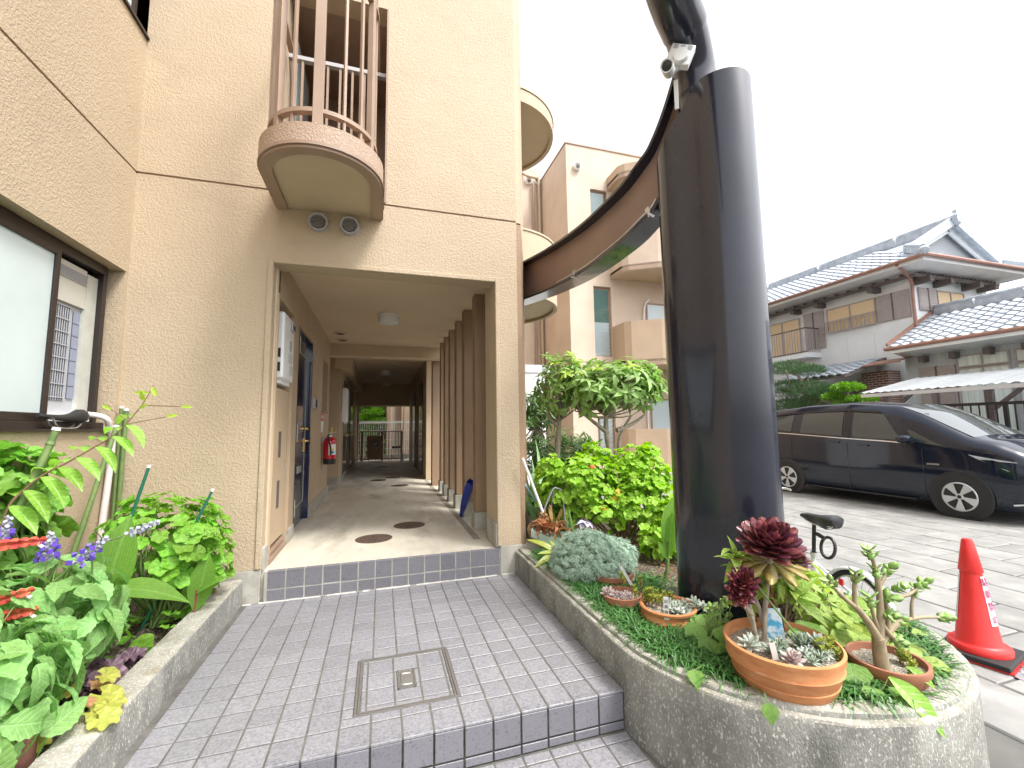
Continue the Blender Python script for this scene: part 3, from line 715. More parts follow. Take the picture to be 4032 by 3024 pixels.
# manholes in the corridor floor
for x, y, r in ((-.03, 2.745, .20), (.39, 3.29, .195), (.43, 7.27, .19), (.33, 8.92, .185), (-.02, 8.45, .19), (.1, 12.2, .19)):
    lab = {2.745: 'rusty round manhole cover nearest the tiled step in the corridor', 3.29: 'rusty round manhole cover second from the step near the row of piers',
           7.27: 'dark manhole cover just past the piers on the right', 8.92: 'dark manhole cover further in beyond the wet patch', 8.45: 'manhole cover with a wet sheen left of its neighbour', 12.2: 'manhole cover far in the dark end of the corridor'}[y]
    mh = thing('manhole_cover', (x, y, .2575), lab, 'manhole cover', 'manhole covers in the corridor floor')
    build('rim', MB().lathe([(r, 0), (r, .004), (r - .012, .005), (r - .014, .001)], (x, y, .2575), 32), M['iron'], mh, smooth=True)
    mb = MB().lathe([(0, .0025), (r - .014, .0025)], (x, y, .2575), 32)
    for a in range(0, 14):
        t = math.pi * a / 7
        for q in (.045, .09, .135):
            mm = Matrix.Translation((x + q * math.cos(t + q * 9), y + q * math.sin(t + q * 9), .2615)) @ Matrix.Rotation(t + q * 9 + .6, 4, 'Z')
            mb.obox(mm, .03, .010, .004)
    build('lid', mb, M['iron'], mh)
# left planter
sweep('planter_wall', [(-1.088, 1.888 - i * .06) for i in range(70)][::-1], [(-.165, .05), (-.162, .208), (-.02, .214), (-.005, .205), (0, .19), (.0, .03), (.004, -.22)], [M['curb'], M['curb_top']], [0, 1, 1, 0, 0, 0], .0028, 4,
      label='straight low concrete planter wall left of the tiled walkway', cat='planter wall')
gs = []
for i in range(26):
    for j in range(70):
        gs.append((-2.06 + .83 * i / 25, -2.4 + 4.31 * j / 69, .09 + rnd.uniform(-.018, .02) + .03 * math.sin(j * .5 + i)))
build('flower_bed_soil', MB().add(gs, [(i * 70 + j, (i + 1) * 70 + j, (i + 1) * 70 + j + 1, i * 70 + j + 1) for i in range(25) for j in range(69)]), M['soil'], kind='structure', smooth=True)
# right planter with a round end
pc = (2.36, -.10); pr_ = 1.0
path = [(1.36, 1.885 - i * .06) for i in range(33)] + [(p[0], p[1]) for p in arc(pc, pr_, math.pi, 2 * math.pi, 64)[1:]] + [(3.36, -.04 + i * .1) for i in range(60)]
path = [p for p in path]
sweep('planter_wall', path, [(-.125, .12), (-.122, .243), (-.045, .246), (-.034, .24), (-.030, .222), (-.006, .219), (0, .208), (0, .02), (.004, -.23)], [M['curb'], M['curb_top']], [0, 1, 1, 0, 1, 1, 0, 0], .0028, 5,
      label='round ended concrete planter wall with stepped rim, holding terracotta pots', cat='planter wall')
vs = []; fs = []
NX, NY = 40, 120
for j in range(NY + 1):
    y = -1.02 + (8.1 + 1.02) * j / NY
    hw = .885 if y > -.1 else math.sqrt(max(.885 ** 2 - (y + .1) ** 2, .0004))
    for i in range(NX + 1):
        x = 2.36 - hw + 2 * hw * i / NX
        if y > 2.9: x = 1.75 + (3.25 - 1.75) * i / NX
        vs.append((x, y, .175 + rnd.uniform(-.012, .014) + .012 * math.sin(j * .8) * math.cos(i * .6)))
for j in range(NY):
    for i in range(NX): fs.append((j * (NX + 1) + i, j * (NX + 1) + i + 1, (j + 1) * (NX + 1) + i + 1, (j + 1) * (NX + 1) + i))
build('garden_soil', MB().add(vs, fs), M['soil'], kind='structure', smooth=True)
build('garden_soil', MB().box(1.25, 1.8, 1.9, 9, -.2, .17), M['soil'], kind='structure')
# parking pavers
pv = build('parking_paving', MB().box(3.30, 19, -6, 16, -.26, -.2185), M['ground'], kind='structure', loc=(8, 3, -.26))
cells = []
W_, L_ = .56, .76
ix = 0
x = 3.30
while x < 13.5:
    yy = -3.2 + (L_ / 2 if ix % 2 else 0)
    while yy < 10.4:
        if not (x < 3.4 and yy > 20): cells.append((x, yy))
        yy += L_
    x += W_; ix += 1
cells.sort(key=lambda c: math.hypot(c[0] - .03, c[1] + 2.45) - (0 if c[1] > -1.6 else -9))
me_p = rawmesh('paver', chamfer_tile(W_ - .022, L_ - .022, .02, .007), M['slab'])
far_mb = MB()
for i, (x, y) in enumerate(cells):
    mt = Matrix.Translation((x + W_ / 2, y + L_ / 2, -.2095 + trnd.uniform(-.003, .0015))) @ Matrix.Rotation(trnd.uniform(-.004, .004), 4, 'X')
    if i < 290: piece('paver', me_p, pv, mt)
    else: far_mb.mesh(me_p, mt)
build('far_pavers', far_mb, M['slab'], pv, kind='stuff')
# raised court in front of the rear wing with its grey kerb
build('court_terrace', MB().prism([(6.2, 10.49), (6.2, 8.3), (7.5, 8.5), (8.6, 9.0), (9.6, 9.0), (16, 8.0), (16, 10.49)], -.215, -.012), mat('beige_terrace_paving', (.52, .45, .34), (.60, .53, .42), 3, .8, world_co=True), kind='structure')
sweep('court_kerb', [(6.15 , 8.26), (6.8, 8.3), (7.45, 8.44), (8.0, 8.66), (8.6, 8.94), (9.1, 8.95), (9.6, 8.94), (12, 8.5), (16, 7.94)][::-1], [(-.12, -.1), (-.12, .02), (-.02, .03), (0, .015), (0, -.23)], [M['concrete']], [0] * 4, .004, 6,
      label='low grey kerb edging the beige terrace below the rear wing', cat='kerb')
# round cast manhole lid in the paving at the right edge
mh = thing('manhole_cover', (4.32, -.60, -.21), 'pale patterned steel manhole lid set in the paving beside the traffic cone', 'manhole cover')
build('lid', MB().lathe([(0, .004), (.26, .004), (.27, 0)], (4.32, -.60, -.206), 36), M['alu'], mh)
mb = MB()
for i in range(90):
    a = rnd.uniform(0, 6.28); r = .24 * math.sqrt(rnd.random())
    mb.obox(Matrix.Translation((4.32 + r * math.cos(a), -.60 + r * math.sin(a), -.201)) @ Matrix.Rotation(a * 3, 4, 'Z'), .035, .02, .004)
build('raised_pattern', mb, M['alu'], mh, kind='stuff')

# ---------------------------------------------------------------- black twin post with the curved beam
PT = thing('twin_post', (2.31, .05, .17), 'glossy black twin steel post with an arched beam running to the building', 'post')
pa, pb, prr = Vector((2.258, .183)), Vector((2.374, -.121)), .190
pax = (pb - pa); plen = pax.length; pax.normalize(); pno = Vector((pax.y, -pax.x))
def post_ring(z, k):
    """Two tubes welded into one broad post: rounded oval below, parting into two lobes near the top."""
    out = []; n = 80; mid = (pa + pb) / 2; A = plen / 2 + prr
    for j in range(n):
        a = 2 * math.pi * j / n; u, v = math.cos(a), math.sin(a)
        zz = z if not k else 3.4
        lobe = max(0, min(1, (zz - 1.2) / 1.6)); su = abs(u) ** .92 * (1 if u >= 0 else -1)
        wv = .236 * (1 - .16 * lobe * math.exp(-(u / .33) ** 2)); x = A * su; y = wv * abs(v) ** .86 * (1 if v >= 0 else -1)
        p = mid + pax * x + pno * y
        out.append((p.x, p.y, z(u, v) if k else z))
    return out
vs = []; zs = [.0, .3, .8, 1.2, 1.5, 1.8, 2.1, 2.4, 2.7, 3.0, 3.3]
for z in zs: vs += post_ring(z, 0)
vs += post_ring(lambda u, v: (3.93 if u > .12 else (3.80 + 1.1 * (u + .1) * .32 if u < -.05 else 3.86)), 1); n = 80; k = len(zs)
build('post_tube', MB().add(vs, [(i * n + j, i * n + (j + 1) % n, (i + 1) * n + (j + 1) % n, (i + 1) * n + j) for i in range(k) for j in range(n)] + [tuple(range(k * n, (k + 1) * n))]), M['blackpaint'], PT, smooth=True)
build('overhead_tube', MB().tube(smoothpath([(2.34, .06, 2.8), (2.34, .06, 3.6), (2.355, .09, 4.0), (2.315, .07, 4.24), (2.16, -.04, 4.40), (1.93, -.19, 4.47), (1.4, -.6, 4.6), (.5, -1.3, 4.7), (-.8, -2.4, 4.75)], 8),
      [.15] * 33 + [.16] * 32, 28), M['blackpaint'], PT, smooth=True)
build('weld_seam', MB().tube([(2.355 + .0, .09, 4.02), (2.345, .085, 4.06)], [.153, .153], 28, cap=False), M['blackpaint'], PT, smooth=True)
bp_ = [(1.80, 3.05, 3.19, 3.66), (1.84, 2.95, 3.18, 3.65), (1.98, 2.2, 3.11, 3.58), (2.07, 1.44, 3.07, 3.54), (2.12, .81, 3.10, 3.57), (2.16, .54, 3.17, 3.66), (2.215, .40, 3.28, 3.80), (2.29, .25, 3.62, 4.12), (2.34, .12, 4.15, 4.42)]
lo_ = smoothpath([(x, y, a) for x, y, a, b in bp_], 6); hi_ = smoothpath([(x, y, b) for x, y, a, b in bp_], 6)
def ribbon(lo, hi, o0, o1, dz0, dz1, usehi):
    mb = MB(); vs = []; k = len(lo)
    for i in range(k):
        d = lo[min(i + 1, k - 1)] - lo[max(i - 1, 0)]; nn = Vector((d.y, -d.x, 0)).normalized()
        d3 = d.normalized(); up = nn.cross(d3) * -1
        if up.z < 0: up = -up
        p = hi[i] if usehi else lo[i]
        if usehi is None:
            vs += [lo[i] + nn * o0, lo[i] + nn * o1, hi[i] + nn * o1, hi[i] + nn * o0]
        else: vs += [p + nn * o0 + up * dz0, p + nn * o1 + up * dz0, p + nn * o1 + up * dz1, p + nn * o0 + up * dz1]
    fs = [(i * 4 + a, i * 4 + (a + 1) % 4, (i + 1) * 4 + (a + 1) % 4, (i + 1) * 4 + a) for i in range(k - 1) for a in range(4)] + [(0, 1, 2, 3), tuple(range(4 * k - 4, 4 * k))]
    return mb.add(vs, fs)
build('beam_web', ribbon(lo_, hi_, -.008, .008, 0, 0, None), M['beamweb'], PT, smooth=True)
build('beam_flange', ribbon(lo_, hi_, -.105, .105, -.025, 0, False), M['blackpaint'], PT, smooth=True)
build('beam_flange', ribbon(lo_, hi_, -.105, .105, 0, .025, True), M['blackpaint'], PT, smooth=True)
# conduit and clamps along the lower flange
k = len(lo_); cond = []
for i in range(14, k - 12):
    d = lo_[i + 1] - lo_[i - 1]; nn = Vector((d.y, -d.x, 0)).normalized(); cond.append(lo_[i] - nn * 0 + Vector((0, 0, .02)) + nn * (-.10 if nn.x > 0 else .10))
build('conduit', MB().tube(cond, .009, 8), M['alu'], PT, smooth=True)
for q in (3, len(cond) - 4):
    p = cond[q]; t = (cond[q + 1] - cond[q - 1]).normalized()
    m = frame(t, (0, 0, 1), p)
    build('clamp', MB().obox(m, .03, .035, .05).obox(m @ Matrix.Translation((0, 0, -.045)), .09, .02, .008).tube([p + Vector((0, 0, -.05)), p + Vector((0, 0, .035))], .007, 8), M['alu'], PT)
# security camera
cc = thing('security_camera', (2.05, .0, 4.02), 'white bullet security camera with its junction box on the black tube', 'security camera')
bx = Matrix.Translation((2.085, -.055, 4.17)) @ Matrix.Rotation(R(-35), 4, 'Z') @ Matrix.Rotation(R(24), 4, 'Y')
build('junction_box', MB().obox(bx, .17, .06, .15), M['white'], cc, bevel=.006)
ax = Vector((-.62, -.62, -.36)).normalized(); p0 = Vector((2.01, -.02, 4.06))
q = ax.to_track_quat('Z', 'Y').to_matrix()
body = build('camera_body', MB().lathe([(0, -.02), (.03, -.02), (.042, .0), (.042, .10), (.045, .105), (.045, .15), (.038, .15), (.036, .14), (0, .14)], p0, 28, axis=q), M['white'], cc, smooth=True)
build('lens', MB().lathe([(0, .147), (.02, .146), (.034, .141)], p0, 20, axis=q), M['blackplastic'], body, smooth=True)
build('mount', MB().tube([p0, (2.11, -.03, 4.12)], .022, 12).lathe([(0, .03), (.05, .03), (.055, .0)], (2.07, -.08, 4.145), 20, axis=(Vector((-.6, -.75, 0))).to_track_quat('Z', 'Y').to_matrix()), M['white'], cc, smooth=True)
for i in (-1, 0, 1): build('cap_screw', MB().obox(bx @ Matrix.Translation((i * .05, -.031, .05)), .032, .004, .032), M['greyplastic'], cc, bevel=.004)
build('bracket_arm', MB().beam((2.105, .03, 4.06), (2.135, .07, 3.86), .03, .018), M['white'], cc, bevel=.003)
# ---------------------------------------------------------------- things along the corridor
def ceiling_light(x, y, lab):
    t = thing('ceiling_light', (x, y, 3.18), lab, 'ceiling light', 'round ceiling lights along the corridor')
    build('base', MB().lathe([(.150, 3.18), (.150, 3.155), (.14, 3.15)], (x, y, 0), 32), M['white'], t, smooth=True)
    build('diffuser', MB().lathe([(.142, 3.15), (.145, 3.14), (.145, 3.07), (.13, 3.05), (0, 3.045)], (x, y, 0), 32), mat('ribbed_diffuser', (.72, .72, .72), None, rough=.35) if 'diff' not in M else M['diff'], t, smooth=True)
M['diff'] = mat('ribbed_diffuser', (.72, .72, .72), None, rough=.35)
ceiling_light(.11, 4.1, 'round white ceiling light nearest the corridor entrance')
ceiling_light(.12, 10.6, 'second round ceiling light, past the cross beam in the dim corridor')
ceiling_light(.15, 13.8, 'farthest round ceiling light near the bright end of the corridor')
for y, lab in ((5.55, 'round white air outlet in the corridor ceiling, the nearer of the pair'), (6.12, 'round white air outlet beside the cross beam, the farther of the pair')):
    t = thing('ceiling_vent', (-.69, y, 3.18), lab, 'ceiling vent', 'ceiling vents near the corridor wall')
    build('ring', MB().lathe([(.11, 3.18), (.105, 3.165), (.075, 3.16)], (-.69, y, 0), 24), M['soffit'], t, smooth=True)
    build('core', MB().lathe([(0, 3.15), (.05, 3.152), (.065, 3.166)], (-.69, y, 0), 24), M['void'], t, smooth=True)
t = thing('smoke_sensor', (.13, 11.4, 3.18), 'small round white sensor on the dim corridor ceiling', 'sensor')
build('body', MB().lathe([(.06, 3.18), (.06, 3.16), (.04, 3.13), (0, 3.125)], (.13, 11.4, 0), 18), M['white'], t, smooth=True)
# water heater
t = thing('water_heater', (-.98, 2.42, 1.94), 'white wall mounted gas water heater in the recess over the meter cupboard', 'water heater')
build('case', MB().box(-1.10, -.905, 2.19, 2.70, 1.99, 2.66), M['white'], t, bevel=.018, segs=3)
build('exhaust_port', MB().box(-.906, -.885, 2.50, 2.66, 2.53, 2.62), M['greyplastic'], t, bevel=.01)
build('exhaust_slot', MB().box(-.886, -.883, 2.52, 2.64, 2.55, 2.60), M['void'], t)
build('label', MB().box(-.906, -.902, 2.47, 2.56, 2.31, 2.42), M['greyplastic'], t)
pl = mat('pale_print', (.55, .56, .56), None, rough=.5)
for k, (y0, y1, z0, z1) in enumerate(((2.42, 2.62, 2.18, 2.28), (2.48, 2.66, 2.06, 2.16))): build('label', MB().box(-.906, -.9025, y0, y1, z0, z1), pl, t)
for z in (2.06, 2.2): build('side_slot', MB().box(-1.0, -.93, 2.186, 2.19, z, z + .09), M['blackplastic'], t)
build('lower_bracket', MB().box(-1.10, -.93, 2.22, 2.66, 1.945, 1.99), M['white'], t)
t = thing('water_heater', (-.80, 8.45, 1.6), 'white water heater far inside the corridor beyond the fire extinguisher', 'water heater')
build('case', MB().box(-.86, -.74, 8.3, 8.75, 1.65, 2.45), M['white'], t, bevel=.015)
# intercom, name plate, notice
t = thing('intercom', (-.93, 4.6, 1.88), 'dark grey intercom panel on the wall beside the blue door', 'intercom')
build('case', MB().box(-.945, -.905, 4.42, 4.80, 1.80, 1.95), M['greyplastic'], t, bevel=.006)
build('speaker_panel', MB().box(-.906, -.902, 4.45, 4.62, 1.82, 1.93), M['blackplastic'], t)
build('camera_window', MB().box(-.906, -.902, 4.65, 4.76, 1.85, 1.92), M['steel'], t)
t = thing('name_plate', (-.94, 4.55, 2.56), 'small grey number plate above the intercom', 'name plate')
build('plate', MB().box(-.945, -.93, 4.38, 4.71, 2.52, 2.61), M['greyplastic'], t, bevel=.003)
t = thing('notice', (-.94, 5.6, 1.62), 'red and white paper notice on the wall above the fire extinguisher', 'notice')
red = mat('red_print', (.55, .05, .06), None, rough=.5)
paper = mat('paper', (.72, .71, .68), None, rough=.7)
build('red_sheet', MB().box(-.9405, -.937, 5.38, 5.66, 1.63, 1.76), red, t)
build('white_sheet', MB().box(-.9405, -.937, 5.39, 5.67, 1.44, 1.628), paper, t)
fm = Matrix(((0, 0, 1, 0), (1, 0, 0, 0), (0, 1, 0, 0), (0, 0, 0, 1)))   # text facing +X
textmesh('消火器', .07, Matrix.Translation((-.936, 5.52, 1.695)) @ fm, paper, 'lettering', t)
# fire extinguisher
fx, fy, fz = -.815, 5.62, .87
t = thing('fire_extinguisher', (fx, fy, fz), 'red fire extinguisher hanging on the left corridor wall', 'fire extinguisher')
fred = mat('fire_red_enamel', (.50, .008, .02), (.58, .012, .025), 3, .22, coat=.5)
build('cylinder', MB().lathe([(0, .98), (.095, .98), (.105, .985), (.105, 1.27), (.095, 1.31), (.06, 1.345), (.03, 1.355)], (fx, fy, 0), 32), fred, t, smooth=True)
build('skirt', MB().lathe([(0, .89), (.09, .89), (.102, .90), (.106, .984), (.09, .985)], (fx, fy, 0), 32), M['blackplastic'], t, smooth=True)
build('valve', MB().lathe([(.03, 1.35), (.03, 1.38), (.018, 1.385), (.018, 1.42)], (fx, fy, 0), 16).beam((fx - .02, fy, 1.42), (fx + .10, fy, 1.44), .02, .012), M['steel'], t, smooth=True)
build('pin', MB().box(fx + .01, fx + .035, fy - .012, fy + .012, 1.42, 1.52), mat('yellow_pin', (.7, .5, .03), None, rough=.5), t)
build('hose', MB().tube(smoothpath([(fx, fy - .02, 1.40), (fx - .02, fy - .13, 1.36), (fx + .02, fy - .125, 1.2), (fx + .03, fy - .12, 1.05)], 5), .013, 8), M['rubber'], t, smooth=True)
lb = build('label', MB().lathe([(.1062, 1.05), (.1062, 1.235)], (fx, fy, 0), 10, ang=1.25, axis=Matrix.Rotation(R(-95), 3, 'Z')), M['white'], t, smooth=True)
for z, c in ((1.195, (.8, .8, .78)), (1.145, (.75, .6, .02)), (1.095, (.02, .22, .55))):
    q = Matrix.Rotation(R(-60), 3, 'Z') @ Matrix.Rotation(R(90), 3, 'Y')
    build('label_dot', MB().disc((fx + .108 * math.cos(R(-60)), fy + .108 * math.sin(R(-60)), z), .024, 16, axis=q), mat('label_spot', c, None, rough=.5), lb)
build('wall_bracket', MB().box(-.94, -.91, fy - .03, fy + .03, 1.25, 1.36).beam((-.92, fy, 1.33), (fx - .02, fy, 1.36), .02, .02), M['greyplastic'], t)
# umbrella leaning on the second pier
t = thing('umbrella', (1.10, 3.38, .262), 'closed blue umbrella leaning against a brown corridor pier', 'umbrella')
a, b = Vector((1.10, 3.56, .275)), Vector((1.125, 3.0, .80))
d = (b - a)
mb = MB(); n = 16; vs = []; ks = 12
q = d.to_track_quat('Z', 'Y').to_matrix()
for i in range(ks + 1):
    f = i / ks; r = .012 + .036 * math.sin(math.pi * min(f * .62 + .05, 1))
    for j in range(n):
        aa = 2 * math.pi * j / n + f * 1.3; rr = r * (1 + .25 * math.cos(aa * 8 / 2))
        vs.append(a + d * f + q @ Vector((rr * math.cos(aa), rr * math.sin(aa), 0)))
build('canopy', MB().add(vs, [(i * n + j, i * n + (j + 1) % n, (i + 1) * n + (j + 1) % n, (i + 1) * n + j) for i in range(ks) for j in range(n)]), mat('royal_blue_fabric', (.012, .035, .28), (.02, .05, .36), 20, .5), t, smooth=True)
build('tip', MB().tube([a - d * .06, a], .006, 8), M['steel'], t)
# ---------------------------------------------------------------- beyond the far end of the corridor
t = thing('corridor_gate', (.0, 14.9, .262), 'brown barred gate closing the far end of the corridor', 'gate')
mb = MB(); mb.box(-.72, .82, 14.88, 14.92, 1.36, 1.40)
build('rail', mb, M['trim'], t); build('rail', MB().box(-.72, .82, 14.88, 14.92, .32, .36), M['trim'], t)
for i in range(13):
    x = -.66 + i * .122
    wd = .045 if i in (0, 6, 12) else .012
    build('bar', MB().box(x - wd, x + wd, 14.885, 14.915, .27, 1.36), M['trim'], t)
build('notice_board', MB().box(-.47, .12, 14.95, 14.98, .36, 1.22), mat('ochre_board', (.40, .27, .12), (.45, .31, .15), 4, .6), t)
build('notice_sheet', MB().box(-.29, -.07, 14.94, 14.949, .70, 1.10), mat('dark_print_sheet', (.10, .11, .14), (.5, .5, .5), 14, .5), t)
t = thing('bench', (.6, 15.6, .1), 'pale low bench standing outside the corridor gate', 'bench')
build('seat', MB().box(.35, .85, 15.4, 15.7, .66, .70), M['white'], t); build('cushion', MB().box(.45, .85, 15.42, 15.68, .70, .78), M['blackplastic'], t, bevel=.02)
for x in (.37, .82):
    for y in (15.42, 15.67): build('leg', MB().box(x - .015, x + .015, y - .015, y + .015, -.2, .66), M['white'], t)
t = thing('mesh_fence', (0, 17.5, -.2), 'white wire mesh fence beyond the corridor gate', 'fence')
build('top_rail', MB().box(-3, 2.6, 17.48, 17.51, 1.72, 1.80), M['white'], t)
wm = MB()
for i in range(75): x = -3 + i * .075; wm.box(x - .008, x + .008, 17.49, 17.50, .2, 1.86)
for z in (.6, 1.0, 1.4): wm.box(-3, 2.6, 17.485, 17.505, z - .006, z + .006)
build('mesh', wm, M['white'], t, kind='stuff')
build('base_wall', MB().box(-3, 2.6, 17.4, 17.6, -.22, .35), M['concrete'], t)
t = thing('rear_house', (3, 20, -.2), 'tan house wall with dark down-pipe seen through the corridor', 'building')
build('wall', MB().box(.45, 8, 19.0, 24, -.2, 7), M['wall_far'], t)
build('corner_panel', MB().box(.95, 1.7, 18.6, 18.99, -.2, 7), M['brown_far'], t)
build('down_pipe', MB().tube([(.32, 18.95, -.2), (.32, 18.95, 6.9)], .09, 10), M['trim'], t, smooth=True)
t = thing('mop', (.82, 14.4, .26), 'white stringy mop leaning at the dark end of the corridor', 'mop')
build('handle', MB().tube([(.80, 14.3, .5), (.86, 14.45, 2.3)], .013, 8), M['alu'], t, smooth=True)
mb = MB()
for i in range(16): a = rnd.uniform(-.05, .05); mb.tube([(.80 + a * .3, 14.3, .62), (.80 + a, 14.3 + rnd.uniform(-.03, .03), .35), (.79 + a * 1.4, 14.28, .27)], .008, 5)
build('strings', mb, M['white'], t)
# ---------------------------------------------------------------- window bay on the left
t = thing('air_conditioner', (-2.2, 1.5, 1.6), 'white slatted window air conditioner in the half open left window', 'air conditioner')
acw = mat('air_conditioner_plastic', (.44, .45, .48), None, rough=.45)
build('case', MB().box(-2.30, -2.22, 1.26, 1.68, 1.60, 2.62), acw, t, bevel=.01)
build('top_blind', MB().box(-2.29, -2.195, 1.255, 1.628, 2.44, 2.74), mat('cream_panel', (.55, .53, .47), None, rough=.5), t)
for k in range(6): build('blind_slat', MB().box(-2.195, -2.186, 1.26, 1.625, 2.62 + .014 * k, 2.628 + .014 * k), M['greyplastic'], t)
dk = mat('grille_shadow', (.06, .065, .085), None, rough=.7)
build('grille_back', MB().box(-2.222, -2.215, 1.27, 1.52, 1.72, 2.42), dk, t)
for k in range(11): build('grille_bar', MB().box(-2.2155, -2.211, 1.272 + k * .0235, 1.2775 + k * .0235, 1.72, 2.42), acw, t)
for k in range(8): build('grille_bar', MB().box(-2.2105, -2.207, 1.27, 1.52, 1.74 + k * .096, 1.747 + k * .096), acw, t)
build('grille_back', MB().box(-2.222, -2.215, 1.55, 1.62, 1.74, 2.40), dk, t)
for k in range(7): build('grille_bar', MB().box(-2.2145, -2.211, 1.55, 1.62, 1.74 + k * .095, 1.829 + k * .095), mat('lavender_fin', (.27, .29, .38), None, rough=.5) , t)
build('filler_panel', MB().box(-2.225, -2.19, 1.63, 1.754, 1.60, 2.72), mat('cream_filler', (.46, .46, .41), (.54, .54, .49), 8, .5), t)
build('base_tray', MB().box(-2.24, -2.16, 1.26, 1.73, 1.57, 1.625), M['white'], t)
t = thing('bicycle_saddle', (-2.05, 1.5, 1.5), 'narrow black bicycle saddle in front of the left window sill', 'bicycle saddle')
path = [(-2.10, 1.10, 1.60), (-2.09, 1.27, 1.59), (-2.09, 1.4, 1.595), (-2.09, 1.53, 1.61)]
build('saddle', MB().tube(smoothpath(path, 4), [.012, .014, .016, .018, .02, .022, .024, .028, .034, .045, .055, .05, .03], 10), M['blackplastic'], t, smooth=True)
build('rail', MB().tube(smoothpath([(-2.075, 1.2, 1.58), (-2.075, 1.26, 1.522), (-2.075, 1.44, 1.522), (-2.075, 1.5, 1.58)], 3), .006, 6).tube(smoothpath([(-2.11, 1.2, 1.58), (-2.11, 1.26, 1.522), (-2.11, 1.44, 1.522), (-2.11, 1.5, 1.58)], 3), .006, 6), M['steel'], t)
t = thing('drain_hose', (-2.0, 1.7, .1), 'pale pinkish drain hose running down the wall below the left window', 'hose')
build('hose', MB().tube(smoothpath([(-2.16, 1.62, 1.63), (-2.03, 1.66, 1.60), (-2.02, 1.72, 1.52), (-2.02, 1.77, 1.40), (-2.025, 1.765, 1.1), (-2.03, 1.74, .75), (-2.03, 1.7, .1)], 6), .022, 10), mat('pink_white_hose', (.62, .55, .53), (.7, .63, .6), 8, .5, bump=.3, bscale=90), t, smooth=True)
# ---------------------------------------------------------------- foliage kit
L = {}
L['geranium'] = leafmat('geranium_leaf', (0.143, 0.312, 0.033), (0.260, 0.520, 0.052), .5, .38, .015, .18, vein=10)
L['geranium_lime'] = leafmat('lime_geranium_leaf', (0.190, 0.370, 0.028), (0.370, 0.582, 0.050), .5, .42, .015, .18, vein=10)
L['pelargonium'] = leafmat('pelargonium_leaf', (0.143, 0.312, 0.046), (0.260, 0.494, 0.078), .5, .38, .015, .18, vein=14)
L['salvia'] = leafmat('salvia_leaf', (0.188, 0.375, 0.106), (0.312, 0.537, 0.175), .5, .35, .015, .16, vein='pinnate')
L['vine'] = leafmat('vine_leaf', (0.200, 0.388, 0.050), (0.325, 0.550, 0.088), .35, .38, .01, .15, vein='pinnate')
L['tree'] = leafmat('osmanthus_leaf', (.15, .27, .055), (.30, .46, .12), .3, .34, .015, .2, spec=.6, vein='pinnate')
L['tree_young'] = leafmat('young_osmanthus_leaf', (.30, .46, .04), (.42, .56, .07), .35, .4, .01, .15, vein='pinnate')
L['shrub'] = leafmat('shrub_leaf', (0.075, 0.163, 0.044), (0.175, 0.300, 0.088), .35, .25, .015, .25, vein='pinnate')
L['canna'] = leafmat('canna_leaf', (.14, .31, .04), (.23, .42, .07), .35, .45, .008, .12, vein='parallel')
L['iris'] = leafmat('iris_leaf', (0.172, 0.322, 0.115), (0.265, 0.437, 0.184), .4, .28, .01, .15, vein='parallel')
L['grass'] = leafmat('mondo_grass_blade', (.045, .135, .032), (.12, .27, .07), .4, .25, .02, .3)
L['artemisia'] = leafmat('artemisia_leaf', (.30, .43, .33), (.47, .58, .47), .7, .25, .01, .18)
L['creeper'] = leafmat('creeper_leaf', (.22, .36, .05), (.44, .52, .14), .45, .4, .03, .2, vein='pinnate')
L['nandina'] = leafmat('nandina_leaf', (.26, .40, .06), (.42, .54, .13), .4, .38, .02, .2, vein='pinnate')
L['violet'] = leafmat('wild_ground_leaf', (.15, .31, .06), (.26, .44, .09), .5, .38, .01, .18, vein='pinnate')
L['aeonium'] = leafmat('aeonium_leaf', (.075, .012, .020), (.19, .045, .055), .3, .08, .02, .25, spec=.6)
L['aeonium_old'] = leafmat('aeonium_green_leaf', (.26, .24, .06), (.34, .22, .08), .35, .18, .02, .25)
L['jade'] = leafmat('jade_leaf', (0.240, 0.408, 0.108), (0.384, 0.552, 0.168), .28, .2, .015, .15, spec=.6)
L['sedum'] = leafmat('sedum_leaf', (.25, .33, .04), (.38, .40, .08), .35, .2, .03, .2)
L['silver'] = leafmat('silver_succulent_leaf', (.33, .38, .31), (.50, .54, .47), .6, .1, .02, .15)
L['grey'] = leafmat('grey_succulent_leaf', (.20, .27, .18), (.34, .38, .30), .6, .1, .03, .2)
L['pinkgrey'] = leafmat('pinkish_succulent_leaf', (.42, .33, .31), (.60, .50, .47), .5, .1, .02, .2)
L['heuchera'] = leafmat('lime_heuchera_leaf', (.32, .38, .06), (.45, .42, .10), .5, .35, .03, .2)
L['heuchera_or'] = leafmat('rusty_heuchera_leaf', (.38, .20, .09), (.45, .28, .13), .55, .3, .02, .2)
L['heuchera_pu'] = leafmat('purple_heuchera_leaf', (.12, .065, .09), (.22, .14, .18), .45, .15, .02, .3)
L['dry'] = leafmat('dead_leaf', (.32, .14, .05), (.45, .25, .12), .7, .2, .02, .3)
L['yellow'] = leafmat('yellowing_leaf', (.60, .40, .03), (.65, .33, .04), .5, .35, .01, .15)
L['pine'] = leafmat('pine_needle', (.06, .13, .05), (.12, .22, .09), .6, .15, .02, .25)
L['hedge'] = leafmat('clipped_garden_leaf', (.10, .24, .02), (.22, .42, .05), .55, .3, .02, .25)
M['stem'] = mat('green_stem', (.13, .20, .06), (.18, .25, .08), 20, .6)
M['brownstem'] = mat('brown_stem', (.17, .10, .055), (.24, .15, .09), 20, .7)
M['bark'] = mat('grey_bark', (.24, .20, .15), (.36, .31, .25), 18, .85, bump=.6, bscale=60, bdist=.006)
M['stake'] = mat('green_stake', (.015, .14, .085), None, rough=.35)
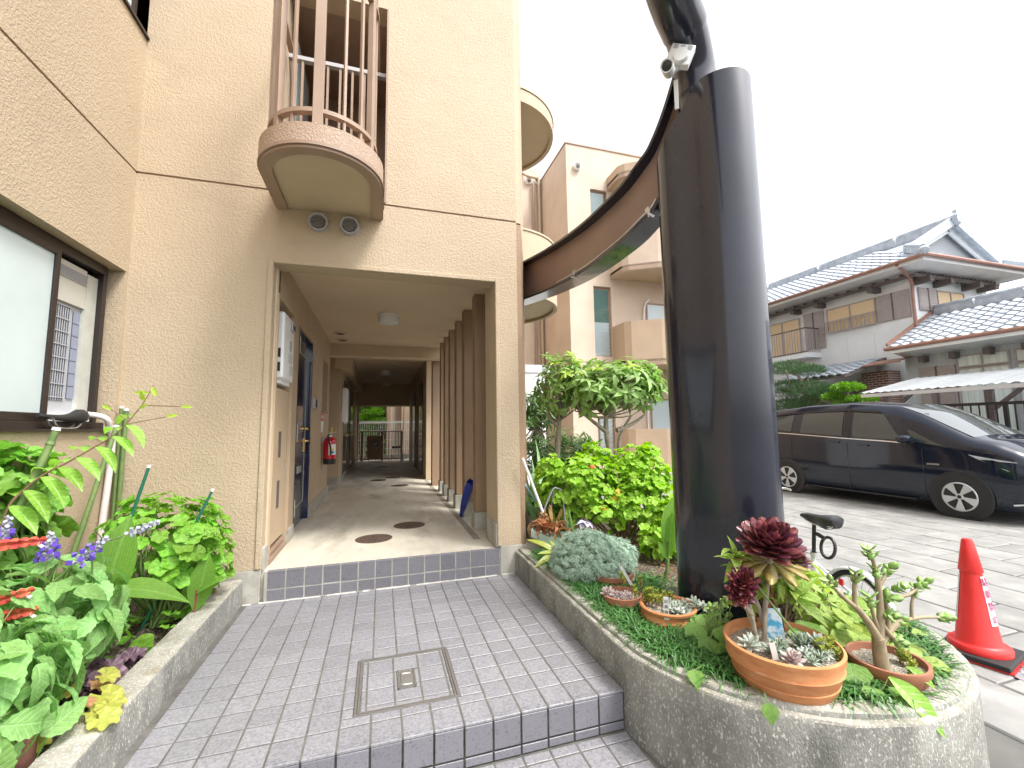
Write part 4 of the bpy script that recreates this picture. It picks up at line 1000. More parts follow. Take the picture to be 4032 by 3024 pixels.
M['bamboo'] = mat('bamboo_stake', (.10, .17, .05), (.16, .22, .07), 12, .55)
def leaf_geo(ws, fold=.35, droop=.25, twist=0, serr=0, n=None, wav=0):
    """Leaf along +Y, unit length, half widths ws at even stations."""
    k = len(ws); mb = MB(); vs = []
    for i, w in enumerate(ws):
        t = i / (k - 1); y = t - .12 * droop * t * t; z = -droop * t * t
        ww = w * (1 + (serr if i % 2 else -serr) * .5)
        e = abs(ww) * fold + wav * math.sin(i * 2.1)
        a = twist * t
        for s in (-1, 0, 1):
            x = s * ww; zz = z + (e if s else 0)
            vs.append((x * math.cos(a) - (zz - z) * math.sin(a), y, z + x * math.sin(a) + (zz - z) * math.cos(a)))
    fs = []
    for i in range(k - 1):
        for s in (0, 1): fs.append((i * 3 + s, i * 3 + s + 1, (i + 1) * 3 + s + 1, (i + 1) * 3 + s))
    return mb.add(vs, fs)
def round_leaf(lobes=5, cup=.12, notch=.5, ripple=.05, n=20, seed=0):
    """Disc leaf centred half a unit along +Y, with a notch at the stalk."""
    rr = random.Random(seed); vs = [(0, .30, -cup * .4)]; r1 = []; r2 = []
    for i in range(n):
        a = -math.pi / 2 + notch * .5 + (2 * math.pi - notch) * i / (n - 1)
        r = .5 * (1 + .085 * math.cos(lobes * (a + math.pi / 2) + math.pi) + .03 * math.cos(3 * lobes * a)) + rr.uniform(-.01, .01)
        for f, lst in ((.6, r1), (1, r2)):
            lst.append((r * f * math.cos(a), .5 + r * f * math.sin(a), cup * f * f * .5 + ripple * f * math.cos(lobes * (a + math.pi / 2))))
    vs += r1 + r2
    fs = [(0, 1 + i, 2 + i) for i in range(n - 1)] + [(1 + i, 1 + n + i, 2 + n + i, 2 + i) for i in range(n - 1)]
    return MB().add(vs, fs)
def fat_leaf(ws, th=.12, droop=-.1):
    """Thick succulent leaf: closed spoon."""
    k = len(ws); vs = []
    for i, w in enumerate(ws):
        t = i / (k - 1); z = -droop * t * t; h = th * (w / max(ws)) ** .7 if w > 0 else 0
        vs += [(-w, t, z), (0, t, z + h * .35), (w, t, z), (0, t, z - h)]
    fs = [(i * 4 + a, i * 4 + (a + 1) % 4, (i + 1) * 4 + (a + 1) % 4, (i + 1) * 4 + a) for i in range(k - 1) for a in range(4)]
    return MB().add(vs, fs)
OV = [.04, .17, .27, .33, .34, .31, .25, .16, .0]
SAL = [.03, .15, .20, .24, .265, .27, .265, .25, .22, .185, .15, .105, .06, 0]
ELL = [.02, .09, .15, .18, .185, .17, .13, .07, 0]
LAN = [.015, .05, .08, .10, .105, .095, .07, .035, 0]
def lset(name, gens, m):
    out = []
    for g in gens:
        me = rawmesh(name, g, L[m], smooth=True); uv = me.uv_layers.new(name='leaf')
        for lp in me.loops: c = me.vertices[lp.vertex_index].co; uv.data[lp.index].uv = (c.x, c.y)
        out.append(me)
    return out
LM = {
 'geranium': lset('leaf', [round_leaf(5, .16, .5, .05, seed=i) for i in range(3)] + [round_leaf(7, -.1, .7, .07, seed=9)], 'geranium'),
 'lime': lset('leaf', [round_leaf(5, .2, .6, .06, seed=i + 20) for i in range(3)] + [round_leaf(5, -.12, .9, .08, seed=29)], 'geranium_lime'),
 'pelargonium': lset('leaf', [round_leaf(7, .2, .5, .06, n=26, seed=i + 40) for i in range(3)], 'pelargonium'),
 'salvia': lset('leaf', [leaf_geo(SAL, .3, .3 + .18 * i, .15 * i, .13, wav=.012) for i in range(4)], 'salvia'),
 'vine': lset('leaf', [leaf_geo(ELL, .45, .35 + .15 * i, .12 * i) for i in range(3)], 'vine'),
 'tree': lset('leaf', [leaf_geo(ELL, .4, .25 + .15 * i, .15 * i) for i in range(4)], 'tree'),
 'tree_young': lset('leaf', [leaf_geo(ELL, .4, .2 + .2 * i, .1) for i in range(2)], 'tree_young'),
 'shrub': lset('leaf', [leaf_geo(LAN, .4, .3 + .2 * i, .15) for i in range(3)], 'shrub'),
 'canna': lset('leaf', [leaf_geo([.03, .10, .16, .195, .2, .185, .14, .07, 0], .25, .1 + .2 * i, .25) for i in range(3)], 'canna'),
 'iris': lset('leaf', [leaf_geo([.045, .05, .05, .048, .045, .04, .03, .015, 0], .3, .15 + .5 * i, .2) for i in range(3)], 'iris'),
 'creeper': lset('leaf', [leaf_geo(OV, .2, .2 + .15 * i, .1, .08) for i in range(3)], 'creeper'),
 'nandina': lset('leaf', [leaf_geo(ELL, .3, .25 + .2 * i, .1) for i in range(3)], 'nandina'),
 'violet': lset('leaf', [leaf_geo([.12, .33, .42, .43, .38, .3, .2, .1, 0], .2, .3 + .2 * i, .05, .1) for i in range(2)], 'violet'),
 'aeonium': lset('leaf', [fat_leaf([.06, .09, .13, .19, .24, .25, .20, .08], .05, -.35), fat_leaf([.06, .09, .14, .20, .25, .26, .20, .08], .05, -.15)], 'aeonium'),
 'aeonium_old': lset('leaf', [fat_leaf([.05, .08, .12, .18, .20, .17, .07], .06, .3)], 'aeonium_old'),
 'jade': lset('leaf', [fat_leaf([.05, .2, .32, .36, .33, .2, .04], .12, -.12)], 'jade'),
 'silver': lset('leaf', [fat_leaf([.06, .16, .24, .27, .24, .15, .03], .09, -.2), leaf_geo([.05, .12, .17, .2, .18, .1, 0], .4, .1)], 'silver'),
 'grey': lset('leaf', [fat_leaf([.07, .12, .15, .16, .14, .09, .0], .09, -.25), fat_leaf([.07, .2, .28, .3, .26, .15, .0], .1, -.2)], 'grey'),
 'pinkgrey': lset('leaf', [fat_leaf([.06, .18, .27, .3, .27, .18, .03], .1, -.3)], 'pinkgrey'),
 'heuchera': lset('leaf', [round_leaf(7, .1, .6, .07, n=26, seed=60 + i) for i in range(2)], 'heuchera'),
 'heuchera_or': lset('leaf', [round_leaf(7, -.1, .6, .07, n=26, seed=64)], 'heuchera_or'),
 'heuchera_pu': lset('leaf', [round_leaf(7, .12, .6, .12, n=28, seed=66 + i) for i in range(2)], 'heuchera_pu'),
 'dry': lset('leaf', [leaf_geo(LAN, .9, .5, 1.2), leaf_geo(ELL, .8, -.5, 1.5)], 'dry'),
 'yellow': lset('leaf', [round_leaf(5, -.2, .5, .1, seed=80)], 'yellow'),
}
def rv(r, s=1.0): return Vector((r.gauss(0, s), r.gauss(0, s), r.gauss(0, s)))
def place_leaves(t, items, nmax=290, stuff_mat=None):
    """items: (mesh, matrix). The first nmax nearest the camera become leaf parts, the rest one joined part."""
    cp = Vector((.03, -2.45, 1.48))
    items = sorted(items, key=lambda q: (q[1].translation - cp).length)
    for me, m in items[:nmax]: piece('leaf', me, t, m)
    rest = items[nmax:]
    if rest:
        mb = MB()
        for me, m in rest: mb.mesh(me, m)
        build('foliage', mb, stuff_mat or rest[0][0].materials[0], t, smooth=True, kind='stuff')
def bush_items(r, c, rad, n, meshes, s0, s1, shell=.55, up=.5, out=.8, zmin=None, front=0):
    items = []
    c = Vector(c)
    while len(items) < n:
        d = rv(r).normalized(); q = shell + (1 - shell) * r.random() ** .6
        if d.z < -.55 and r.random() < .8: continue
        p = c + Vector((d.x * rad[0] * q, d.y * rad[1] * q, d.z * rad[2] * q))
        if zmin is not None and p.z < zmin: continue
        nrm = (d * out + Vector((0, 0, up)) + rv(r, .28)).normalized()
        fwd = (d + rv(r, .6) + Vector((0, 0, -.1))); fwd = (fwd - nrm * fwd.dot(nrm)).normalized()
        s = r.uniform(s0, s1)
        m = frame(fwd, nrm, p - fwd * s * .4, s)
        items.append((r.choice(meshes), m))
    return items
def whorls(r, c, rad, n, meshes, s0, s1, per=6, shell=.5, young=None):
    """Leaf rosettes at twig tips, as on evergreen trees; returns leaves and twig tips."""
    items = []; tips = []
    for k in range(n):
        while True:
            d = rv(r).normalized()
            if d.z > -.6 or r.random() < .3: break
        q = shell + (1 - shell) * r.random() ** .55
        p = Vector(c) + Vector((d.x * rad[0] * q, d.y * rad[1] * q, d.z * rad[2] * q))
        ax = (d + Vector((0, 0, .55)) + rv(r, .25)).normalized(); tips.append(p)
        mm = meshes
        if young and d.z > .25 and q > .85 and r.random() < .4: mm = young
        ph = r.random() * 6
        a = ax.cross(Vector((.3, .2, 1))).normalized(); b = ax.cross(a)
        for j in range(per):
            an = ph + 2.4 * j; o = (a * math.cos(an) + b * math.sin(an)); el = r.uniform(.15, .8)
            fwd = (o + ax * el).normalized(); nrm = (ax - o * el * .6 + Vector((0, 0, .3))).normalized()
            items.append((r.choice(mm), frame(fwd, nrm, p + ax * r.uniform(-.05, .02) * 1.2, r.uniform(s0, s1))))
    return items, tips
def stems(t, base, tips, r0, m='brownstem', jitter=.06, r=rnd, name='stem', every=1):
    mb = MB(); base = Vector(base)
    for i, p in enumerate(tips):
        if i % every: continue
        p = Vector(p); mid = base.lerp(p, .5) + Vector((r.gauss(0, jitter), r.gauss(0, jitter), r.random() * jitter))
        b = base + Vector((r.gauss(0, .04), r.gauss(0, .04), 0))
        mb.tube(smoothpath([b, mid, p], 3), [r0, r0 * .9, r0 * .8, r0 * .7, r0 * .6, r0 * .5, r0 * .4], 5, cap=False)
    return build(name, mb, M[m], t, smooth=True)
# ---------------------------------------------------------------- left bed
r = random.Random(11)
t = thing('geranium_plant', (-1.55, 1.45, .1), 'bright green round leaved geranium bush by the front wall in the left bed', 'plant')
it = bush_items(r, (-1.50, 1.42, .66), (.42, .34, .40), 250, LM['geranium'], .075, .125, .5, .7, zmin=.16) + bush_items(r, (-1.27, 1.50, .50), (.20, .24, .30), 95, LM['geranium'], .065, .11, .5, .7, zmin=.16)
place_leaves(t, it, 290); stems(t, (-1.5, 1.45, .1), [q[1].translation for q in it], .008, 'stem', every=4, r=r)
t = thing('geranium_plant', (-1.85, .95, .1), 'broad leaved geranium climbing at the far left under the window', 'plant')
it = bush_items(r, (-2.0, .78, .98), (.15, .30, .46), 110, LM['pelargonium'], .12, .20, .5, .55, zmin=.3)
place_leaves(t, it); stems(t, (-1.9, .9, .1), [q[1].translation for q in it], .009, 'stem', every=3, r=r)
t = thing('salvia_plant', (-1.6, .4, .1), 'soft grey green salvia with serrated leaves and violet flower spikes in the left bed', 'plant')
it = bush_items(r, (-1.62, .38, .52), (.40, .46, .36), 230, LM['salvia'], .11, .20, .5, .55, zmin=.14) + bush_items(r, (-1.50, -.12, .42), (.32, .40, .32), 150, LM['salvia'], .11, .20, .5, .5, zmin=.14)
place_leaves(t, it); stems(t, (-1.6, .35, .1), [q[1].translation for q in it], .007, 'stem', every=4, r=r)
vio = mat('violet_petal', (.10, .05, .42), (.17, .09, .55), 60, .5); bud = mat('grey_violet_bud', (.33, .34, .40), (.42, .43, .50), 60, .7)
for p, d, ln, op in (((-1.53, .30, .86), (.05, 0, 1), .13, 1), ((-1.41, .28, .84), (.75, .05, .7), .16, 1), ((-1.72, .30, .93), (.2, 0, 1), .15, 1), ((-1.24, .36, .95), (.8, .0, .32), .14, 0)):
    p = Vector(p); d = Vector(d).normalized(); mb = MB(); mp = MB()
    for k in range(22):
        f = k / 21; a = k * 2.4; o = frame(d, (0, .3, 1), p + d * ln * f)
        s = .026 * (1 - .55 * f)
        mb.tube([o @ Vector((0, 0, 0)), o @ Vector((math.cos(a) * s, .01, math.sin(a) * s))], [.006, .009], 6)
        if op and f < .7:
            q = o @ Vector((math.cos(a) * s * 1.5, .008, math.sin(a) * s * 1.5))
            mp.obox(Matrix.Translation(q) @ Matrix.Rotation(a, 4, d), .018, .012, .02)
    fl = build('flower_spike', mb, bud, t, smooth=True)
    if op: build('petals', mp, vio, fl)
    build('stem', MB().tube(smoothpath([p - d * .02, p - d * .15 - Vector((0, 0, .04)), (p.x - .1, p.y + .02, .45)], 4), .0045, 6), M['stem'], t, smooth=True)
t = thing('shrimp_plant', (-1.6, 0, .1), 'shrimp plant with hanging red and yellow flower heads at the lower left', 'plant')
redb = mat('red_bract', (.45, .035, .04), (.60, .12, .06), 30, .5); yelb = mat('yellow_bract', (.72, .52, .05), (.68, .40, .05), 30, .5)
for p, d in (((-1.60, .1, .99), (1, 0, .06)), ((-1.62, .1, .74), (.9, 0, .25)), ((-1.60, .1, .68), (1, -.05, .12)), ((-1.59, .1, .57), (.9, .05, .3)), ((-1.56, .08, .60), (.5, .1, -.9))):
    p = Vector(p); d = Vector(d).normalized(); mb = MB(); yb = MB(); ye = (abs(p.z - .57) < .04 or d.z < -.5)
    for k in range(16):
        f = k / 15; a = k * 1.57 + .4; o = frame(d, (0, .2, 1), p + d * .14 * f)
        g = leaf_geo([.1, .32, .36, .25, 0], .5, .2); me_ = MB()
        s = .055 * (1 - .35 * f); mm = o @ Matrix.Rotation(a, 4, 'Y') @ Matrix.Translation((0, 0, .012)) @ Matrix.Scale(s, 4)
        (yb if ye and f > .45 else mb).add([mm @ v for v in g.v], g.f)
    fl = build('flower_head', mb, redb, t, smooth=True)
    if yb.v: build('bract_tip', yb, yelb, fl, smooth=True)
    build('white_lip', MB().beam(p + d * .13, p + d * .165 + Vector((0, 0, -.03)), .012, .008), M['white'], fl)
it = bush_items(r, (-1.72, -.02, .58), (.30, .30, .36), 120, LM['salvia'], .10, .17, .5, .5, zmin=.15)
place_leaves(t, it); stems(t, (-1.7, .0, .1), [q[1].translation for q in it], .006, 'stem', every=3, r=r)
t = thing('climbing_shoot', (-2.0, .8, .1), 'long arching shoot with hanging lance shaped leaves in front of the tan wall', 'plant')
vp = smoothpath([(-1.872, 0.5, 0.253), (-1.899, 0.52, 0.668), (-1.844, 0.52, 1.065), (-1.779, 0.52, 1.185), (-1.696, 0.52, 1.268), (-1.609, 0.52, 1.323), (-1.509, 0.52, 1.393), (-1.416, 0.52, 1.462), (-1.346, 0.52, 1.545), (-1.277, 0.52, 1.66), (-1.239, 0.52, 1.757)], 5)
build('stem', MB().tube(vp, [.008 - .006 * i / (len(vp) - 1) for i in range(len(vp))], 7), M['brownstem'], t, smooth=True)
it = []
for k, i in enumerate(range(9, len(vp) - 9, 2)):
    p = vp[i]; s = .25 - .10 * (i / len(vp)); sd = 1 if k % 2 else -1
    f = Vector((.75 if sd > 0 else -.35, -.35 * sd, -.30 if sd > 0 else .2)); it.append((r.choice(LM['vine']), frame(f, (.2, -.2, 1), p, s)))
for k in range(4): p = vp[-2 - k * 2]; it.append((LM['tree_young'][0], frame(rv(r) + Vector((0, 0, .8)), (0, -1, .4), p, .07)))
place_leaves(t, it)
for a, b in (((-1.29, .52, 1.637), (-1.10, .52, 1.63)), ((-1.35, .52, 1.53), (-1.17, .52, 1.57)), ((-1.345, .52, 1.55), (-1.43, .52, 1.61))):
    build('twig', MB().tube([a, b], .003, 5), M['brownstem'], t)
    piece('leaf', LM['tree_young'][0], t, frame(Vector(b) - Vector(a), (0, -1, .3), b, .06))
t = thing('heuchera_plant', (-1.28, .22, .1), 'lime and rust coloured heuchera spilling over the left planter wall', 'plant')
it = []
for x, y, z, s, m in ((-1.25, .20, .27, .13, 'heuchera'), (-1.18, .13, .26, .11, 'heuchera'), (-1.17, .02, .25, .12, 'heuchera'), (-1.22, .06, .26, .1, 'heuchera'), (-1.30, .30, .3, .1, 'heuchera'), (-1.33, .34, .27, .09, 'heuchera_or'), (-1.24, .08, .3, .07, 'heuchera_or'),
                      (-1.55, .42, .28, .12, 'heuchera'), (-1.47, .36, .25, .12, 'heuchera'), (-1.33, .12, .24, .11, 'heuchera'), (-1.40, .05, .2, .12, 'heuchera')):
    it.append((r.choice(LM[m]), frame((r.uniform(.2, 1), r.uniform(-1, .2), -.25), (.35, -.25, 1), (x, y, z), s)))
place_leaves(t, it)
t = thing('heuchera_plant', (-1.37, .55, .1), 'dark purple heuchera beside the left planter wall', 'plant')
it = [(r.choice(LM['heuchera_pu']), frame((r.uniform(-1, 1), r.uniform(-1, .6), 0), (.3, -.35, 1), (-1.38 + r.uniform(-.11, .09), .54 + r.uniform(-.13, .13), .17 + r.uniform(0, .07)), r.uniform(.09, .13))) for _ in range(16)]
place_leaves(t, it)
t = thing('canna_shoot', (-1.21, 1.25, .1), 'young canna shoot with upright green blades near the pink tipped stake', 'plant')
place_leaves(t, [(LM['canna'][0], frame((.18, 0, 1), (.3, -1, .1), (-1.215, 1.25, .22), .40)), (LM['canna'][1], frame((.8, -.1, .65), (-.3, -.5, .8), (-1.21, 1.24, .34), .22)), (LM['canna'][0], frame((-.3, .1, .6), (0, -1, .5), (-1.22, 1.26, .25), .2))])
build('stem', MB().tube([(-1.225, 1.26, .09), (-1.21, 1.25, .36)], .010, 8), mat('reddish_stem', (.22, .06, .05), None, rough=.5), t)
t = thing('canna_shoot', (-1.5, .75, .1), 'long flat green blade leaf lying across the left bed', 'plant')
place_leaves(t, [(LM['canna'][2], frame((1, -.1, .12), (0, -.5, 1), (-1.50, .72, .57), .42)), (LM['canna'][0], frame((.15, .1, 1), (.2, -1, 0), (-1.52, .75, .45), .55)), (LM['canna'][1], frame((-.7, .1, .5), (0, -.6, 1), (-1.52, .75, .5), .4))])
build('stem', MB().tube([(-1.52, .76, .09), (-1.5, .74, .58)], .011, 8), M['stem'], t)
t = thing('small_weeds', (-1.4, 1.0, .1), 'scattered small round leaves along the bare soil of the left bed', 'plant')
it = [(r.choice(LM['geranium']), frame((r.uniform(-1, 1), r.uniform(-1, 1), .1), (.2, -.3, 1), (r.uniform(-1.75, -1.3), r.uniform(.75, 1.6), .12 + r.random() * .1), r.uniform(.06, .12))) for _ in range(45)]
place_leaves(t, it)
def stake(a, b, rad, m, lab, name='garden_stake', nodes=True, tip=None):
    s = thing(name, a, lab, 'garden stake', 'plant stakes in the left bed'); a = Vector(a); b = Vector(b); n = 14; pts = []; rs = []
    for i in range(n + 1): pts.append(a.lerp(b, i / n)); rs.append(rad * (1.12 if nodes and i % 3 == 0 else 1))
    build('rod', MB().tube(pts, rs, 9), M[m], s, smooth=True)
    build('cap', MB().tube([b, b + (b - a).normalized() * .018], [rad * 1.25, rad * 1.1], 9), M[tip] if tip else M['white'], s, smooth=True)
stake((-1.80, 1.2, .08), (-1.525, 1.2, 1.235), .010, 'stake', 'tall teal stake with a white tip, leaning in front of the tan wall')
stake((-1.57, 1.32, .08), (-1.165, 1.3, 1.04), .009, 'stake', 'teal stake leaning right among the geranium leaves')
stake((-2.06, .55, .08), (-1.80, .75, 1.50), .017, 'bamboo', 'thick green bamboo pole crossing the left bed near the window')
stake((-1.98, .30, .08), (-1.745, .62, 1.42), .018, 'bamboo', 'pale green bamboo pole closest to the camera in the left bed', tip='bamboo')
stake((-2.02, 1.85, .08), (-2.02, 1.86, 1.68), .013, 'bamboo', 'left pole of the upright dark green pair in the wall corner')
stake((-1.985, 1.84, .08), (-1.985, 1.86, 1.66), .016, 'bamboo', 'right pole of the upright dark green pair in the wall corner')
stake((-2.04, 1.3, .3), (-1.93, 1.62, 1.52), .016, 'bamboo', 'green pole leaning just left of the upright pair in the wall corner')
t = thing('marker_stake', (-1.205, 1.6, .1), 'short stake wrapped in pale pink tape at the planter corner', 'garden stake')
build('stake', MB().tube([(-1.21, 1.6, .08), (-1.203, 1.6, .28)], .012, 8), M['brownstem'], t)
build('wrap', MB().tube([(-1.205, 1.6, .26), (-1.19, 1.6, .42)], .019, 12), M['tape'], t, smooth=True)
t = thing('brick_edging', (-1.40, -.15, .1), 'reddish scalloped edging block in the bottom left corner', 'edging block')
bm_ = mat('red_brick_block', (.20, .085, .06), (.30, .14, .10), 12, .85, bump=.5, bscale=60, stain=(.12, .07, .05), stain_scale=8)
for k, (x, y) in enumerate(((-1.33, -.10), (-1.345, -.185), (-1.355, -.27), (-1.37, -.355))):
    build('scallop', MB().lathe([(0, .09), (.042, .09), (.043, .285), (.038, .295), (0, .297)], (x, y, 0), 18), bm_, t, smooth=True)
# ---------------------------------------------------------------- right garden
r = random.Random(23)
t = thing('geranium_plant', (2.45, 1.85, .18), 'large lime green geranium thicket between the building and the black post', 'plant')
it = []
for c, rad, n in (((2.20, 2.0, .84), (.56, .35, .32), 380), ((2.85, 1.95, .90), (.40, .35, .36), 280), ((2.0, 2.05, .62), (.30, .3, .30), 130), ((2.75, 1.25, .36), (.30, .25, .20), 130), ((2.75, 1.75, .62), (.46, .34, .36), 300), ((2.35, 1.85, .62), (.40, .3, .30), 200), ((2.95, 1.45, .48), (.28, .3, .28), 170), ((2.42, 2.1, 1.14), (.16, .2, .16), 55), ((3.0, 1.95, 1.12), (.16, .2, .14), 45), ((1.85, 2.1, 1.02), (.14, .15, .14), 40)):
    it += bush_items(r, c, rad, n, LM['lime'], .07, .12, .45, .7, zmin=.22)
for k in range(5): it.append((LM['yellow'][0], frame(rv(r), (0, -1, .4), (r.uniform(2.1, 2.8), 1.60, r.uniform(.35, .9)), .065)))
place_leaves(t, it, 295, L['geranium_lime']); stems(t, (2.55, 1.75, .17), [q[1].translation for q in it], .009, 'brownstem', every=22, jitter=.1, r=r)
redf = mat('orange_red_petal', (.7, .14, .04), None, rough=.5)
build('flower', MB().lathe([(0, .02), (.03, .01), (.035, -.01), (0, -.02)], (2.13, 1.62, 1.06), 8), redf, t)
# osmanthus trees
def tree(name, lab, trunk, crowns, s0, s1, key='tree', per=6, young=True, nmax=290):
    t = thing(name, trunk[0][0], lab, 'tree')
    mb = MB()
    for k, seg in enumerate(trunk):
        p = smoothpath(seg, 5); n = len(p); a, b = ((.045, .03) if k == 0 else (.032, .016)); mb.tube(p, [a + (b - a) * i / (n - 1) + rnd.uniform(-.0015, .0015) for i in range(n)], 10)
    build('trunk', mb, M['bark'], t, smooth=True)
    it = []; tips = []
    for c, rad, n in crowns:
        a, b = whorls(r, c, rad, n, LM[key], s0, s1, per, .35, LM['tree_young'] if young else None); it += a; tips += [(q, c) for q in b]
    place_leaves(t, it, nmax, L[key])
    br = MB()
    for i, (p, c) in enumerate(tips):
        if i % 2: continue
        top = Vector(trunk[min(i % len(trunk), len(trunk) - 1)][-1]); mid = top.lerp(p, .45) + rv(r, .05); mid.z = min(mid.z, max(top.z, p.z))
        br.tube(smoothpath([top, mid, p], 3), [.012, .011, .010, .008, .006, .005, .004], 5, cap=False)
    build('branches', br, M['bark'], t, smooth=True)
tree('osmanthus_tree', 'small round headed tree with two bare forked stems, in front of the rear wing',
     [[(2.98, 2.6, .15), (2.99, 2.6, .75), (2.93, 2.6, .95), (2.86, 2.6, 1.35), (2.87, 2.62, 1.6)], [(2.99, 2.6, .85), (3.02, 2.58, 1.1), (3.06, 2.6, 1.34), (3.2, 2.55, 1.6)], [(2.88, 2.6, 1.38), (2.72, 2.6, 1.5), (2.5, 2.6, 1.66)], [(3.0, 2.58, 1.42), (3.25, 2.6, 1.5), (3.45, 2.6, 1.62)]],
     [((3.02, 2.6, 1.98), (.62, .55, .40), 135), ((2.62, 2.55, 1.95), (.36, .4, .32), 50), ((3.42, 2.6, 2.0), (.34, .35, .36), 42)], .11, .175)
tree('osmanthus_tree', 'slim little tree with a single thin trunk, nearer the building than the forked one',
     [[(2.25, 2.9, .15), (2.26, 2.9, .8), (2.29, 2.9, 1.2), (2.31, 2.88, 1.55)], [(2.29, 2.9, 1.5), (2.18, 2.9, 1.6), (2.15, 2.9, 1.8)]],
     [((2.32, 2.88, 2.05), (.34, .36, .46), 80)], .09, .15)
tree('evergreen_shrub', 'dark narrow evergreen shrub against the white box beside the building',
     [[(2.36, 4.0, .15), (2.36, 4.0, .9), (2.38, 4.0, 1.5)]], [((2.40, 4.0, 1.72), (.32, .4, .42), 110), ((2.30, 3.7, 1.05), (.35, .4, .35), 60)], .10, .17, 'shrub', 6, False)
t = thing('feathery_shrub', (2.75, 3.6, .15), 'light feathery shrub behind the geraniums below the slim tree', 'plant')
a, b = whorls(r, (2.75, 3.6, 1.0), (.6, .4, .45), 90, LM['shrub'], .12, .2, 7, .3); place_leaves(t, a, 290, L['shrub']); stems(t, (2.75, 3.6, .15), b, .006, 'stem', r=r, every=2)
# straps, cannas
t = thing('canna_plant', (1.87, 2.6, .15), 'canna with one tall upright leaf beside the building corner', 'plant')
place_leaves(t, [(LM['canna'][0], frame((.12, 0, 1), (-.1, -1, .15), (1.87, 2.6, .5), .52)), (LM['canna'][1], frame((-.7, -.3, .35), (0, -.4, 1), (1.86, 2.58, .56), .30)), (LM['canna'][0], frame((.5, .1, .9), (-.6, -.8, .2), (1.9, 2.65, .45), .45)), (LM['canna'][0], frame((.25, .3, 1), (-.3, -1, .1), (1.95, 2.75, .4), .5))])
build('stem', MB().tube([(1.86, 2.6, .15), (1.87, 2.6, .6)], .014, 8), M['stem'], t, smooth=True)
t = thing('canna_plant', (2.35, .74, .17), 'canna with two broad pale leaves close to the left of the black post', 'plant')
place_leaves(t, [(LM['canna'][0], frame((.22, -.02, 1), (-.5, -.9, .1), (2.37, .74, .42), .50)), (LM['canna'][0], frame((.12, 0, 1), (-.85, -.5, .1), (2.35, .72, .40), .36)), (LM['canna'][1], frame((-.25, 0, .6), (-.3, -.6, .5), (2.34, .73, .36), .16))])
build('stem', MB().tube(smoothpath([(2.33, .76, .17), (2.345, .745, .3), (2.36, .74, .5)], 4), .014, 8), M['stem'], t, smooth=True)
build('sheath', MB().tube([(2.328, .765, .16), (2.337, .755, .25)], .017, 8), mat('rust_sheath', (.25, .08, .05), None, rough=.6), t)
t = thing('iris_clump', (2.0, 1.9, .15), 'clump of arching blue green strap leaves behind the grey mound', 'plant')
it = []
for k in range(34):
    a = r.uniform(-1.2, 1.2); h = r.uniform(.35, .6)
    it.append((r.choice(LM['iris']), frame((math.sin(a) * .5, r.uniform(-.4, .2), 1), (math.sin(a), -.8, -.2), (2.0 + r.uniform(-.12, .16), 1.9 + r.uniform(-.12, .1), .18), h)))
place_leaves(t, it)
t = thing('strap_leaf_clump', (1.9, 2.5, .15), 'dark green strap leaves massed against the brown side wall', 'plant')
it = [(r.choice(LM['iris']), frame((r.gauss(0, .35), r.uniform(-.5, .2), 1), (r.gauss(0, .5), -.8, -.3), (1.85 + r.uniform(-.2, .35), 2.35 + r.uniform(-.2, .5), .18), r.uniform(.5, .95))) for _ in range(70)]
place_leaves(t, it)
t = thing('iris_flower', (1.97, 1.5, .15), 'faded lavender iris flower above the grey mound', 'flower')
lav = mat('lavender_petal', (.33, .30, .42), (.45, .42, .55), 40, .6); g = leaf_geo([.1, .3, .42, .45, .35, 0], .4, .6, .4, .2)
mb = MB()
for k in range(7): mm = frame((math.cos(k * .9), math.sin(k * .9), .35 * (k % 2)), (0, 0, 1), (1.97, 1.5, .53), .085); mb.add([mm @ v for v in g.v], g.f)
build('petals', mb, lav, t, smooth=True); build('stem', MB().tube([(1.98, 1.52, .15), (1.97, 1.5, .53)], .006, 6), M['stem'], t)
# silvery artemisia mound in a clay pot
M['terracotta'] = mat('terracotta', (.47, .18, .065), (.56, .25, .10), 10, .85, bump=.25, bscale=120, stain=(.60, .40, .27), stain_scale=9, stain_lo=.58, stain_hi=.8, stretch=(1, 1, 3))
M['terracotta_red'] = mat('red_clay', (.30, .115, .065), (.37, .16, .095), 8, .6, bump=.1, bscale=90)
M['grit'] = mat('pot_grit', (.20, .17, .13), (.36, .32, .26), 60, .95, bump=1.0, bscale=110, bdist=.01, speck=(.62, .58, .5), speck_scale=100)
def pot(name, c, prof, lab, m='terracotta', soil=None, n=48, group='terracotta pots on the planter'):
    t = thing(name, (c[0], c[1], prof[0][1]), lab, 'plant pot', group)
    build('body', MB().lathe(prof, (c[0], c[1], 0), n), M[m], t, smooth=True, angle=50)
    if soil:
        rad, z = soil; vs = [(c[0], c[1], z + .008)]; k = 28
        for q in (.35, .7, 1.0):
            for j in range(k): a = 2 * math.pi * j / k; vs.append((c[0] + rad * q * math.cos(a), c[1] + rad * q * math.sin(a), z + rnd.uniform(-.006, .006)))
        fs = [(0, 1 + j, 1 + (j + 1) % k) for j in range(k)] + [(1 + i * k + j, 1 + i * k + (j + 1) % k, 1 + (i + 1) * k + (j + 1) % k, 1 + (i + 1) * k + j) for i in range(2) for j in range(k)]
        build('potting_soil', MB().add(vs, fs), M['grit'], t, smooth=True)
    return t
pot('clay_pot', (1.83, .78), [(0, .14), (.13, .14), (.165, .27), (.175, .27), (.178, .305), (.16, .305), (.15, .26), (0, .25)], 'brown clay pot half hidden under the silvery mound', 'terracotta_red', (.15, .27))
t = thing('artemisia_plant', (1.72, .95, .16), 'rounded silvery grey green artemisia mound spreading over its pot', 'plant')
